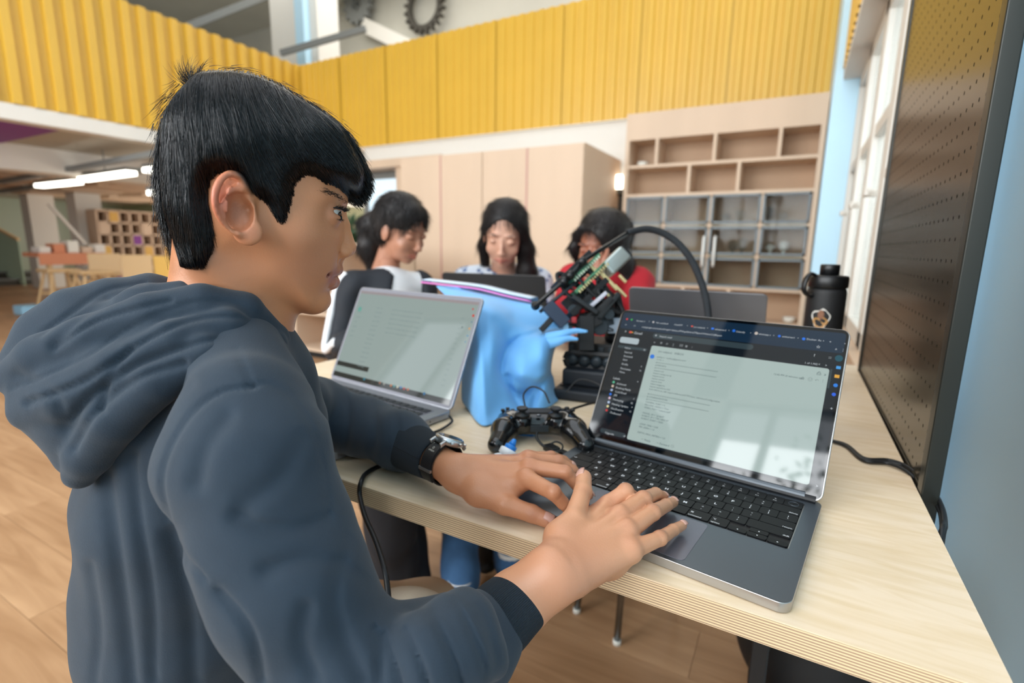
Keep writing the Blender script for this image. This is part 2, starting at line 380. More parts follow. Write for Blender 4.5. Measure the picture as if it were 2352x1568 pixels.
# bookcase against the back wall
bk = thing('bookcase', 'large birch bookcase with open top cubbies and a glazed middle', 'bookcase', (-.83, YB, 0))
YK = YB  # the front plane of the shelves is YB; the body goes back behind it
def X(u, v=450): return ON(u, v, 1, YK)[0]
def Z(v, u=1650): return ON(u, v, 1, YK)[2]
bl, br_ = -1.74, .09
DEP = .34
wc(MB().box(bl, br_, YK-.02, YK, 0, 0).build('x', M_wood)) if False else None
zt = 2.41
def px_z(u, v): return ON(u, v, 1, YK-DEP)[2]
YF = YK-DEP
lx, rx = ON(1436, 400, 1, YF)[0], ON(1882, 400, 1, YF)[0]
ztop = ON(1650, 239, 1, YF)[2]; zh = ON(1650, 302, 1, YF)[2]
zr = [zh, ON(1657, 371, 1, YF)[2], ON(1650, 443, 1, YF)[2], ON(1650, 517, 1, YF)[2], ON(1650, 588, 1, YF)[2], ON(1650, 661, 1, YF)[2]]
zb = .08
zr += [zr[-1]-.31, zb]
T = .028
wc(MB().box(lx+T, rx-T, YF+.0015, YF+.03, zh+T/2, ztop-.001).build('fascia_board', M_wood, bk))
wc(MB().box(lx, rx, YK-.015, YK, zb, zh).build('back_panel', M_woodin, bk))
wc(MB().box(lx-.01, lx+T, YF, YK, 0, ztop).build('side_panel', M_wood, bk)); wc(MB().box(rx-T, rx+.01, YF, YK, 0, ztop).build('side_panel', M_wood, bk))
for z in zr: wc(MB().box(lx+T, rx-T, YF+.002, YK-.015, z-T/2, z+T/2).build('shelf', M_wood, bk))
def vd(us, vmid, za, zb_):
    for u in us:
        x = ON(u, vmid, 1, YF)[0]; wc(MB().box(x-T/2, x+T/2, YF+.001, YK-.015, zb_+T/2, za-T/2).build('divider', M_wood, bk))
vd((1509, 1642, 1791), 330, zr[0], zr[1]); vd((1582, 1696), 400, zr[1], zr[2])
gx = [lx+T] + [ON(u, 480, 1, YF)[0] for u in (1526, 1632, 1749)] + [rx-T]
for k in range(3): vd((1526, 1632, 1749), 480, zr[2+k], zr[3+k])
vd((1565, 1670), 700, zr[5], zr[6]); vd((1530, 1640, 1750), 800, zr[6], zr[7])
M_gframe = mat('grey_blue_frame', (120, 134, 142), .5); M_smoke = mat('cabinet_glass', (220, 226, 226), .04, trans=1.0, ior=1.2)
for k in range(4):
    d0, d1 = gx[k]+.01, gx[k+1]-.01
    g = MB()
    for r_ in range(3):
        za, zc = zr[2+r_]-T/2-.004, zr[3+r_]+T/2+.004
        g.box(d0, d1, YF-.016, YF-.001, za-.016, za); g.box(d0, d1, YF-.016, YF-.001, zc, zc+.016)
        g.box(d0, d0+.016, YF-.016, YF-.001, zc, za); g.box(d1-.016, d1, YF-.016, YF-.001, zc, za)
    dr = wc(g.build('glass_door', M_gframe, bk))
    p_ = MB().box(d0+.01, d1-.01, YF-.008, YF-.005, zr[5]+.02, zr[2]-.02).build('pane', M_smoke, dr)
for u in (1616, 1641):
    x = ON(u, 580, 1, YF)[0]; za = ON(u, 543, 1, YF)[2]; zc = ON(u, 612, 1, YF)[2]
    wc(MB().tube([(x, YF-.02, za), (x, YF-.05, za-.01), (x, YF-.05, zc+.01), (x, YF-.02, zc)], .012, 8).build('door_handle', mat('white_handle', (240, 240, 236), .25), bk, smooth=True))
# small pale things on its shelves
M_plas = mat('pale_plastic', (228, 226, 216), .4)
for (u, v, lab) in ((1478, 346, 'small round white dish in the top left cubby of the bookcase'), (1815, 707, 'small white dish in the open lower row of the bookcase')):
    p_ = ON(u, v, 1, YF+.15); zz = max([q for q in zr if q < p_[2]+.05])+T/2
    tag(MB().lathe([(.03, 0), (.05, .02), (.055, .05), (.05, .05), (.04, .02)], (p_[0], p_[1], zz), 14).build('dish', M_plas, smooth=True), lab, 'dish')
for i, (u, v) in enumerate(((1668, 488), (1700, 492), (1765, 488), (1800, 480), (1685, 545), (1705, 560), (1770, 560), (1802, 552))):
    p_ = ON(u, v, 1, YF+.17); zz = max([q for q in zr if q < p_[2]+.05])+T/2
    labs = ['glass ring trophy nearest the door handles on the upper glazed shelf', 'taller glass trophy with a disc beside the ring trophy', 'small glass cup in the upper right glazed cubby', 'box-like glass piece at the far end of the upper glazed shelf', 'short glass figure on the middle glazed shelf by the handles', 'stubby glass jar on the middle glazed shelf', 'white bulb-shaped ornament in the middle right cubby', 'taller white bulb-shaped ornament beside the first in the middle right cubby']
    m_ = M_plas if i > 5 else M_smoke; h_ = .10+.03*(i % 3)
    tag(MB().lathe([(.03, 0), (.034, .01), (.012, .02), (.012, .04), (.035, .06), (.04, h_-.02), (.02, h_)], (p_[0], p_[1], zz), 14).build('ornament', m_, smooth=True), labs[i], 'ornament')
# low shelf unit standing behind the first girl
ls = thing('low_shelf', 'low birch shelf unit with open cubbies on a dark plinth behind the nearest girl', 'shelf', (-3.5, 3.3, 0))
lx0, lx1, ly = -4.08, -2.9, 3.13
for z0_, z1_ in ((.06, .09), (.40, .43), (.74, .77), (1.02, 1.05)): wc(MB().box(lx0+.03, lx1-.03, ly, ly+.34, z0_, z1_).build('shelf', M_wood, ls))
wc(MB().box(lx0, lx0+.03, ly, ly+.35, .06, 1.05).build('side_panel', M_wood, ls)); wc(MB().box(lx1-.03, lx1, ly, ly+.35, .06, 1.05).build('side_panel', M_wood, ls))
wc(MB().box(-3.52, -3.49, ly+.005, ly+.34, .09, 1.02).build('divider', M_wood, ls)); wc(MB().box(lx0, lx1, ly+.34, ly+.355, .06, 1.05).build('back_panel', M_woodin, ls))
wc(MB().box(lx0+.01, lx1-.01, ly+.02, ly+.33, 0, .06).build('plinth', M_blackm, ls))
# wall lamp between cabinet and bookcase
wl = thing('wall_lamp', 'small bright wall lamp between storage cabinet and bookcase', 'lamp', ON(1422, 418, 1, YB-.1))
c_ = ON(1422, 418, 1, YB-.1); wc(MB().lathe([(.035, -.07), (.04, -.05), (.04, .05), (.035, .07)], c_, 12).build('bulb', M_lamp, wl, smooth=True)); wc(MB().box(c_[0]-.02, c_[0]+.02, c_[1], YB+.004, c_[2]-.12, c_[2]-.07).box(c_[0]-.03, c_[0]+.03, YB-.02, YB+.004, c_[2]-.5, c_[2]-.1).build('bracket', M_dark, wl))

# ------------------------------------------------------------------ space under the mezzanine, left
struct(MB().box(-24, -5.45, 9.0, 9.1, 0, 2.3).build('wall_far_back', M_green))
struct(MB().box(-20.1, -20, -4, 9.1, 0, 2.3).build('wall_far_left', M_green))
# timber baffles and dark gaps hanging under the slab
k = 0
for xb in (-9.9, -11.3, -12.7, -14.1):
    for yb_ in (1.0, 2.35, 3.7, 5.05, 6.4, 7.7):
        tag(MB().box(xb-.5, xb+.5, yb_-.55, yb_+.45, 1.98, 2.2).build('ceiling_box', M_wood, bevel=.01), 'pale timber ceiling box hanging under the mezzanine', 'ceiling box', 'pale timber boxes in rows under the mezzanine')
struct(MB().box(-16, -6.9, -2, 9, 2.188, 2.199).build('ceiling_recess', M_concrete))
struct(MB().box(-8.9, -8.5, -4, 9, 1.88, 2.2).build('beam_lower', M_white))
pp = struct(MB().box(-8.45, -6.9, -1.5, 2.6, 2.165, 2.187).build('ceiling_panel', M_purple))
for (u, v, u2_, v2_, lab) in ((90, 427, 180, 418, 'linear ceiling lamp, farthest left of the row under the mezzanine'), (190, 412, 302, 397, 'longest linear ceiling lamp under the mezzanine'), (340, 392, 395, 385, 'linear ceiling lamp partly behind the head of the boy'), (350, 444, 400, 440, 'lowest and farthest linear ceiling lamp, next to the head of the boy')):
    z_ = 1.86 if v < 430 else 1.6
    p_ = ON(u, v, 2, z_); q_ = ON(u2_, v2_, 2, z_)
    t = thing('ceiling_lamp', lab, 'lamp', (p_+q_)/2)
    wc(MB().bar(p_, q_, .12, .05).build('diffuser', M_lamp, t)); wc(MB().bar(p_+[0, 0, .045], q_+[0, 0, .045], .13, .04).build('housing', M_grey, t))
    wc(MB().tube([(p_+q_)/2+[0, 0, .06], (p_+q_)/2+[0, 0, 2.2-z_]], .008, 6).build('rod', M_grey, t))
# dark track rails
for (u, v, u2_, v2_) in ((0, 418, 365, 352), (0, 440, 365, 385)):
    struct(MB().bar(ON(u, v, 2, 1.95), ON(u2_, v2_, 2, 1.95), .08, .06).build('ceiling_rail', M_grey))
# white columns
for u, x in ((100, -14.5), (205, -13.0)):
    p_ = ON(u, 560, 0, x); struct(MB().box(x-.2, x+.2, p_[1]-.22, p_[1]+.22, 0, 2.2).build('column', M_white))
# dark staircase with a pale glazed balustrade
st = thing('staircase', 'dark stair flight with a pale glass balustrade at the far left', 'staircase', (-15.4, 3.5, 0))
for i in range(14):
    y1_ = ON(112-i*4, 640, 0, -15.5)[1]-i*.1
    wc(MB().box(-15.5-i*.28-.30, -15.5-i*.28, .5, y1_, i*.155, (i+1)*.155-.03).build('riser', M_dark, st))
    wc(MB().box(-15.5-i*.28-.32, -15.5-i*.28+.03, .5, y1_, (i+1)*.155-.03, (i+1)*.155).build('tread', M_grey, st))
M_balu = mat('green_glass_panel', (176, 196, 172), .15)
for i in range(3):
    a_ = i*4; V0 = np.array([-15.4-a_*.28, 4.75-a_*.12, a_*.155]); V1 = np.array([-15.4-(a_+4)*.28, 4.75-(a_+4)*.12, (a_+4)*.155])
    wc(MB().add([V0, V1, V1+[0, 0, 1.0], V0+[0, 0, 1.0], V0+[0, .02, 0], V1+[0, .02, 0], V1+[0, .02, 1.0], V0+[0, .02, 1.0]], [(0, 1, 2, 3), (7, 6, 5, 4), (3, 2, 6, 7), (0, 4, 5, 1), (0, 3, 7, 4), (1, 5, 6, 2)]).build('balustrade_panel', M_balu, st))
wc(MB().bar((-15.35, 4.75, 1.03), (-18.8, 3.3, 2.9), .06, .05).build('handrail', M_carton, st))
# low glass screen and sloping rail near the columns
struct(MB().bar(ON(112, 468, 0, -12), ON(196, 560, 0, -12), .05, .05).build('handrail', M_white))
# cube shelving
cs = thing('cube_shelving', 'big grid of pale cubby holes with some yellow and purple boxes, far behind the boy', 'shelving', (-12, 7.5, 0))
pA, pB = ON(236, 600, 0, -12.0), ON(420, 600, 0, -12.0)
y0_, y1_ = pA[1], pB[1]; z0_, z1_ = .05, 1.62; nc, nr_ = 8, 7
for i in range(nc+1): y = y0_+(y1_-y0_)*i/nc; wc(MB().box(-12.4, -12, y-.02, y+.02, 0, z1_).build('upright', M_wood, cs))
for j in range(nr_+1): z = z0_+(z1_-z0_)*j/nr_; wc(MB().box(-12.4, -12, y0_, y1_, z-.02, z+.02).build('shelf', M_wood, cs))
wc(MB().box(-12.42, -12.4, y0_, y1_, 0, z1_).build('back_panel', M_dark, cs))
for (i, j, m_) in ((0, 3, M_yelp), (1, 6, M_yelp), (3, 4, M_purple), (2, 2, M_yelp), (4, 3, M_yelp), (6, 5, M_wood), (4, 5, M_wood), (1, 1, M_purple), (5, 1, M_yelp), (7, 2, M_wood), (3, 2, M_wood), (0, 5, M_wood), (6, 3, M_yelp)):
    y = y0_+(y1_-y0_)*i/nc; z = z0_+(z1_-z0_)*j/nr_; dy = (y1_-y0_)/nc; dz = (z1_-z0_)/nr_
    wc(MB().box(-12.38, -11.99, y+.02, y+dy-.02, z+.02, z+dz-.02).build('cubby_front', m_, cs))
# stools, a table and chairs far off
def stool(u, v, x, h, m_, label):
    p_ = ON(u, v, 0, x); p_[2] = 0; t = thing('stool', label, 'stool', p_)
    MB().box(-.2, .2, -.2, .2, h-.05, h).build('seat', m_, t, bevel=.015)
    for a_ in (-1, 1):
        for b_ in (-1, 1): MB().tube([(a_*.24, b_*.24, 0), (a_*.13, b_*.13, h-.05)], .022, 8).build('leg', M_carton, t)
    for a_ in (-1, 1): MB().bar((a_*.19, -.19, h*.42), (a_*.19, .19, h*.42), .03, .03).build('rung', M_carton, t)
stool(138, 640, -9.5, .62, M_carton, 'pale wooden stool at the far left under the orange tabletop')
stool(212, 640, -8.7, .62, M_carton, 'pale wooden stool behind the first one, half hidden by the hood of the boy')
ct = thing('craft_table', 'far table with an orange edge and clutter on it, at the far left', 'table', (-10, 3.2, 0))
pa, pb = ON(88, 580, 0, -10.0), ON(205, 580, 0, -10.0)
wc(MB().box(-10.6, -10, pa[1], pb[1]+.2, .78, .84).build('tabletop', M_orange, ct)); 
for yy in (pa[1]+.1, pb[1]): wc(MB().box(-10.1, -10.04, yy, yy+.06, 0, .78).build('leg', M_carton, ct))
wc(MB().box(-10.02, -10, pa[1], pb[1]+.2, .66, .78).build('apron', M_orange, ct))
for i, m_ in enumerate((M_white, M_orange, M_plas, M_wood, M_white)):
    y = pa[1]+.05+i*.18
    tag(MB().box(-10.4, -10.1, y, y+.14, .84, .93+.05*(i % 3)).build('storage_box', m_, bevel=.01), ['white box on the near end of the orange table', 'orange box second along on the far orange table', 'pale box in the middle of the far orange table', 'wooden box fourth along on the far orange table', 'white box at the far end of the orange table'][i], 'box')
def far_chair(u, x, label, m_):
    p_ = ON(u, 640, 0, x); p_[2] = 0; t = thing('chair', label, 'chair', p_, random.uniform(0, 2))
    MB().box(-.2, .2, -.2, .2, .42, .46).build('seat', m_, t, bevel=.01); MB().box(-.2, .2, .17, .2, .5, .85).build('backrest', m_, t, bevel=.01)
    for a_ in (-1, 1):
        for b_ in (-1, 1): MB().tube([(a_*.17, b_*.17, 0), (a_*.17, b_*.17, .42)], .014, 8).build('leg', M_carton, t)
far_chair(235, -9, 'pale wooden chair farthest from the boy in front of the cubby shelving', M_carton); far_chair(300, -8.0, 'pale wooden chair in the middle in front of the cubby shelving', M_carton); far_chair(365, -7.2, 'pale wooden chair nearest the head of the boy by the cubby shelving', M_yelp)
p_ = ON(66, 712, 2, 0.06); tag(MB().box(p_[0]-.16, p_[0]+.16, p_[1]-.12, p_[1]+.12, 0, .13).build('plastic_tub', mat('pale_blue_plastic', (150, 200, 228), .4), bevel=.02), 'pale blue plastic tub on the floor at the far left', 'tub')
# ------------------------------------------------------------------ implicit surfaces -> one continuous mesh
class Field:
    def __init__(s, lo, hi, h):
        s.lo = np.array(lo, float); s.h = h; s.n = np.maximum(4, np.ceil((np.array(hi)-s.lo)/h).astype(int)+1)
        s.a = np.full(s.n, 1.0, np.float32); s.ax = [s.lo[i]+h*np.arange(s.n[i]) for i in range(3)]
    def reg(s, lo, hi):
        i0 = np.clip(np.floor((np.array(lo)-s.lo)/s.h).astype(int), 0, s.n); i1 = np.clip(np.ceil((np.array(hi)-s.lo)/s.h).astype(int)+1, 0, s.n)
        if (i1 <= i0).any(): return None, None
        sl = tuple(slice(a, b) for a, b in zip(i0, i1))
        X = np.meshgrid(*[s.ax[i][sl[i]] for i in range(3)], indexing='ij', sparse=True)
        return sl, X
    def put(s, sl, d, k, op):
        a = s.a[sl]; d = d.astype(np.float32)
        if op == 'u':
            if k > 0:
                hh = np.clip(.5+.5*(a-d)/k, 0, 1); s.a[sl] = a*(1-hh)+d*hh-k*hh*(1-hh)
            else: s.a[sl] = np.minimum(a, d)
        else:
            if k > 0:
                hh = np.clip(.5-.5*(a+d)/k, 0, 1); s.a[sl] = a*(1-hh)-d*hh+k*hh*(1-hh)
            else: s.a[sl] = np.maximum(a, -d)
        return s
    def cap(s, a, b, ra, rb, k=0.0, op='u', flat=None):
        """tapered capsule; flat=(axis, factor): squashed along the unit axis by factor"""
        a = np.asarray(a, float); b = np.asarray(b, float); m = max(ra, rb)+k+s.h*2
        sl, X = s.reg(np.minimum(a, b)-m, np.maximum(a, b)+m)
        if sl is None: return s
        P = [X[i]-a[i] for i in range(3)]; ab = b-a; L = ab@ab+1e-12
        t = np.clip((P[0]*ab[0]+P[1]*ab[1]+P[2]*ab[2])/L, 0, 1)
        Q = [P[i]-t*ab[i] for i in range(3)]
        q2 = Q[0]**2+Q[1]**2+Q[2]**2
        if flat is not None:
            ax, fac = flat; pr = Q[0]*ax[0]+Q[1]*ax[1]+Q[2]*ax[2]; q2 = q2+pr**2*(1/fac**2-1)
        d = np.sqrt(q2)-(ra+(rb-ra)*t)
        if flat is not None: d = d*(flat[1]*.5+.5)
        return s.put(sl, d, k, op)
    def chain(s, P, R, k=0.0, flat=None, op='u'):
        for i in range(len(P)-1): s.cap(P[i], P[i+1], R[i], R[i+1], k, op, flat)
        return s
    def ell(s, c, r, A=None, k=0.0, op='u'):
        c = np.asarray(c, float); r = np.asarray(r, float); A = np.eye(3) if A is None else np.asarray(A, float)
        m = max(r)+k+2*s.h; sl, X = s.reg(c-m, c+m)
        if sl is None: return s
        P = [X[i]-c[i] for i in range(3)]
        q = [P[0]*A[i][0]+P[1]*A[i][1]+P[2]*A[i][2] for i in range(3)]
        e = np.sqrt(sum((q[i]/r[i])**2 for i in range(3))); e2 = np.sqrt(sum((q[i]/r[i]**2)**2 for i in range(3)))+1e-9
        return s.put(sl, e*(e-1)/e2, k, op)
    def fn(s, f, lo, hi, k=0.0, op='u'):
        sl, X = s.reg(lo, hi)
        if sl is None: return s
        return s.put(sl, f(X[0], X[1], X[2]), k, op)
    def mesh(s, smooth=2, level=0.0):
        a = s.a-level; n = s.n; ins = a < 0
        c = ins[:-1, :-1, :-1].astype(np.int8)
        for dx in (0, 1):
            for dy in (0, 1):
                for dz in (0, 1):
                    if dx+dy+dz: c = c+ins[dx:n[0]-1+dx, dy:n[1]-1+dy, dz:n[2]-1+dz]
        act = (c > 0) & (c < 8); idx = np.full(act.shape, -1, np.int64); cells = np.argwhere(act); idx[act] = np.arange(len(cells))
        S = np.zeros((len(cells), 3)); N = np.zeros(len(cells))
        i, j, k = cells.T
        cv = {}
        for o in [(x, y, z) for x in (0, 1) for y in (0, 1) for z in (0, 1)]: cv[o] = a[i+o[0], j+o[1], k+o[2]]
        for ax in range(3):
            for p in (0, 1):
                for q in (0, 1):
                    o0 = [0, 0, 0]; oth = [t for t in range(3) if t != ax]; o0[oth[0]] = p; o0[oth[1]] = q; o1 = list(o0); o1[ax] = 1
                    v0, v1 = cv[tuple(o0)], cv[tuple(o1)]; m = (v0 < 0) != (v1 < 0)
                    t = np.where(m, v0/np.where(m, v0-v1, 1), 0); pt = np.array(o0, float)[None]+np.zeros((len(cells), 3)); pt[:, ax] = t
                    S += pt*m[:, None]; N += m
        V = s.lo+s.h*(cells+S/N[:, None]); Q = []
        for ax in range(3):
            o = [t for t in range(3) if t != ax]
            sh = [slice(None)]*3; sh2 = [slice(None)]*3; sh[ax] = slice(0, -1); sh2[ax] = slice(1, None)
            A0, A1 = ins[tuple(sh)], ins[tuple(sh2)]; e = np.argwhere(A0 != A1); e = e[(e[:, o[0]] > 0) & (e[:, o[1]] > 0) & (e[:, o[0]] < n[o[0]]-1) & (e[:, o[1]] < n[o[1]]-1)]
            fl_ = A0[tuple(e.T)]; qd = []
            for d0, d1 in ((0, 0), (1, 0), (1, 1), (0, 1)):
                f = e.copy(); f[:, o[0]] -= d0; f[:, o[1]] -= d1; qd.append(idx[tuple(f.T)])
            qd = np.stack(qd, 1)
            flip = fl_ if ax != 1 else ~fl_
            qd[~flip] = qd[~flip][:, ::-1]; Q.append(qd)
        Q = np.concatenate(Q)
        for _ in range(smooth):
            acc = np.zeros_like(V); cnt = np.zeros(len(V))
            for a_, b_ in ((0, 1), (1, 2), (2, 3), (3, 0)):
                for x, y in ((a_, b_), (b_, a_)):
                    np.add.at(acc, Q[:, x], V[Q[:, y]]); np.add.at(cnt, Q[:, x], 1)
            V = .5*V+.5*acc/np.maximum(cnt, 1)[:, None]
        return V, Q[:, ::-1]
def np_obj(name, V, Q, m, parent=None, smooth=True, cols=None):
    me = bpy.data.meshes.new(name); nq = len(Q); me.vertices.add(len(V)); me.vertices.foreach_set('co', np.asarray(V, np.float32).ravel())
    me.loops.add(nq*4); me.loops.foreach_set('vertex_index', np.asarray(Q, np.int32).ravel()); me.polygons.add(nq)
    me.polygons.foreach_set('loop_start', np.arange(nq, dtype=np.int32)*4); me.update(calc_edges=True); me.validate()
    if smooth: me.shade_smooth()
    if cols is not None:
        at = me.color_attributes.new('Col', 'FLOAT_COLOR', 'POINT'); cc = np.ones((len(V), 4), np.float32); cc[:, :3] = cols; at.data.foreach_set('color', cc.ravel())
    me.materials.append(m); o = bpy.data.objects.new(name, me); C.objects.link(o)
    if parent is not None: o.parent = parent; world_child(o)
    return o
def pxz(V):
    d = V-CAM; z = d@FW; return 1176+FPX*(d@RT)/z, 784-FPX*(d@UP)/z, z
def groove(V, pts, w_, dep, zmax=9.0):
    u, v, z = pxz(V); P = catmull(np.array(pts, float), 26); dm = np.full(len(V), 1e9); m = (z < zmax) & (u > P[:, 0].min()-30) & (u < P[:, 0].max()+30) & (v > P[:, 1].min()-30) & (v < P[:, 1].max()+30); ii = np.where(m)[0]
    for p in P: dm[ii] = np.minimum(dm[ii], (u[ii]-p[0])**2+(v[ii]-p[1])**2)
    g = np.exp(-dm/(2*w_**2)); return V+FW*(dep*g)[:, None]
def relax(V, Q, n=2):
    for _ in range(n):
        acc = np.zeros_like(V); cnt = np.zeros(len(V))
        for a_, b_ in ((0, 1), (1, 2), (2, 3), (3, 0)):
            for x, y in ((a_, b_), (b_, a_)): np.add.at(acc, Q[:, x], V[Q[:, y]]); np.add.at(cnt, Q[:, x], 1)
        V = .5*V+.5*acc/np.maximum(cnt, 1)[:, None]
    return V
def ribbonhair(strands, w, name, m, parent, taper=True):
    """strands: (n, k, 3) array of curves -> one mesh of thin three-sided tapering hairs"""
    S = np.asarray(strands, float); n, k, _ = S.shape
    T = np.gradient(S, axis=1); T /= np.linalg.norm(T, axis=2)[..., None]+1e-9
    rf = rng.normal(size=(n, 1, 3)); A = np.cross(T, rf); A /= np.linalg.norm(A, axis=2)[..., None]+1e-9; B = np.cross(T, A)
    tt = np.linspace(0, 1, k); r = w*(np.clip(1.15-tt, .08, 1) if taper else np.ones(k)); W = (r[None, :]*(0.7+.6*rng.random((n, 1))))[..., None]
    V = np.stack([S+W*(math.cos(a)*A+math.sin(a)*B) for a in (0, 2*PI/3, 4*PI/3)], 2)
    base = (np.arange(n)*k*3)[:, None, None]+(np.arange(k-1)*3)[None, :, None]; Q = []
    for j in range(3):
        j2 = (j+1) % 3; Q.append(np.concatenate([base+j, base+j2, base+3+j2, base+3+j], 2))
    Q = np.stack(Q, 2).reshape(-1, 4)
    return np_obj(name, V.reshape(-1, 3), Q, m, parent)

# ------------------------------------------------------------------ the work table
def ply_edge():
    m = mat('plywood_edge', (214, 190, 156), .6); nt = m.node_tree; b = nt.nodes['Principled BSDF']; tc = nt.nodes.new('ShaderNodeTexCoord')
    sx_ = nt.nodes.new('ShaderNodeSeparateXYZ'); nt.links.new(tc.outputs['Object'], sx_.inputs[0])
    n = nt.nodes.new('ShaderNodeTexNoise'); n.inputs['Scale'].default_value = 9; mp = nt.nodes.new('ShaderNodeMapping'); mp.inputs['Scale'].default_value = (1, 1, 14); nt.links.new(tc.outputs['Object'], mp.inputs[0]); nt.links.new(mp.outputs[0], n.inputs['Vector'])
    ma = nt.nodes.new('ShaderNodeMath'); ma.operation = 'MULTIPLY_ADD'; ma.inputs[1].default_value = 760; nt.links.new(sx_.outputs['Z'], ma.inputs[0]); nt.links.new(n.outputs[0], ma.inputs[2])
    cr = nt.nodes.new('ShaderNodeValToRGB'); cr.color_ramp.elements[0].position = .3; cr.color_ramp.elements[1].position = .7
    fr = nt.nodes.new('ShaderNodeMath'); fr.operation = 'PINGPONG'; fr.inputs[1].default_value = 1.0; nt.links.new(ma.outputs[0], fr.inputs[0]); nt.links.new(fr.outputs[0], cr.inputs[0])
    cr.color_ramp.elements[0].color = (*lin((164, 134, 108)), 1); cr.color_ramp.elements[1].color = (*lin((232, 204, 160)), 1); e = cr.color_ramp.elements.new(.5); e.color = (*lin((204, 178, 148)), 1)
    nt.links.new(cr.outputs[0], b.inputs['Base Color']); return m
def birch_top():
    m = mat('birch_veneer', (232, 212, 178), .42); nt = m.node_tree; b = nt.nodes['Principled BSDF']; tc = nt.nodes.new('ShaderNodeTexCoord')
    mp = nt.nodes.new('ShaderNodeMapping'); mp.inputs['Scale'].default_value = (1.2, 9, 1); nt.links.new(tc.outputs['Object'], mp.inputs[0])
    n = nt.nodes.new('ShaderNodeTexNoise'); n.inputs['Scale'].default_value = 5; n.inputs['Detail'].default_value = 7; n.inputs['Distortion'].default_value = 2.2; nt.links.new(mp.outputs[0], n.inputs['Vector'])
    cr = nt.nodes.new('ShaderNodeValToRGB'); cr.color_ramp.elements[0].position = .34; cr.color_ramp.elements[1].position = .62
    cr.color_ramp.elements[0].color = (*lin((226, 200, 164)), 1); cr.color_ramp.elements[1].color = (*lin((236, 213, 184)), 1); nt.links.new(n.outputs[0], cr.inputs[0]); nt.links.new(cr.outputs[0], b.inputs['Base Color']); return m
M_top = birch_top(); M_ply = ply_edge()
TZ = .74; TT = .027; TX0, TX1, TY0, TY1 = -1.05, .166, .433, 1.62
tb = thing('work_table', 'long birch plywood table on which the boy types, with a layered edge', 'table', (-.44, 1.0, 0))
mb = MB(); mb.box(TX0, TX1, TY0, TY1, TZ-TT+.001, TZ-.0012)
wc(mb.build('ply_core', M_ply, tb)); wc(MB().box(TX0, TX1, TY0, TY1, TZ-.0012, TZ).build('tabletop', M_top, tb))
for x, y in ((TX0+.06, TY0+.10), (ON(1745, 1500, 1, .72)[0], .72), (TX0+.06, TY1-.1), (.012, TY1-.1)): wc(MB().box(x-.011, x+.011, y-.011, y+.011, .0, TZ-TT).build('leg', M_blackm, tb, bevel=.003))
wc(MB().box(TX0+.06, .012, TY1-.115, TY1-.085, TZ-TT-.05, TZ-TT).build('rail', M_blackm, tb))
wc(MB().box(TX0+.05, TX0+.08, TY0+.1, TY1-.1, TZ-TT-.05, TZ-TT).build('rail', M_blackm, tb))

# ------------------------------------------------------------------ perforated board
M_bronze = mat('perforated_bronze_sheet', (64, 58, 46), .24, .65, noise=(2, .05)); M_bfr = mat('board_frame', (38, 40, 36), .35, .4)
pg = thing('perforated_board', 'tall dark perforated metal board in a black frame standing along the blue wall', 'board', (.19, 1.2, 0))
py0, py1, pz0, pz1 = .786, 1.562, .70, 2.25
wc(MB().box(.167, .186, py0-.012, py0+.012, pz0, pz1).build('frame_post', M_bfr, pg, bevel=.002)); wc(MB().box(.167, .186, py1-.01, py1+.012, pz0, pz1).build('frame_post', M_bfr, pg, bevel=.002))
wc(MB().box(.169, .184, py0+.012, py1-.01, pz0, pz0+.045).build('frame_rail', M_bfr, pg)); wc(MB().box(.169, .184, py0+.012, py1-.01, pz1-.03, pz1).build('frame_rail', M_bfr, pg))
wc(MB().box(.179, .182, py0+.012, py1-.01, pz0+.045, pz1-.03).build('backing', M_blackm, pg))
def perforated():
    nx = 28; pitch = (py1-py0-.022)/nx; nz = int((pz1-pz0-.075)/pitch); V = []; F = []; x = .1705
    z00 = pz0+.045; pz = (pz1-.03-z00)/nz; r = .0027; k = 8
    sq = [(.5, 0), (.5, .5), (0, .5), (-.5, .5), (-.5, 0), (-.5, -.5), (0, -.5), (.5, -.5)]
    for i in range(nx):
        for j in range(nz):
            cy_, cz_ = py0+.012+(i+.5)*pitch, z00+(j+.5)*pz; b = len(V)
            for q in range(k): V.append((x, cy_+sq[q][0]*pitch, cz_+sq[q][1]*pz))
            for q in range(k): a = 2*PI*q/k; V.append((x, cy_+r*math.cos(a), cz_+r*math.sin(a)))
            for q in range(k): a = 2*PI*q/k; V.append((x+.002, cy_+r*math.cos(a), cz_+r*math.sin(a)))
            for q in range(k): q2 = (q+1) % k; F += [(b+q, b+k+q, b+k+q2, b+q2), (b+k+q, b+2*k+q, b+2*k+q2, b+k+q2)]
    me = bpy.data.meshes.new('perforated_sheet'); me.from_pydata(V, [], F); me.update(); me.materials.append(M_bronze); o = bpy.data.objects.new('perforated_sheet', me); C.objects.link(o); o.parent = pg; world_child(o)
perforated()

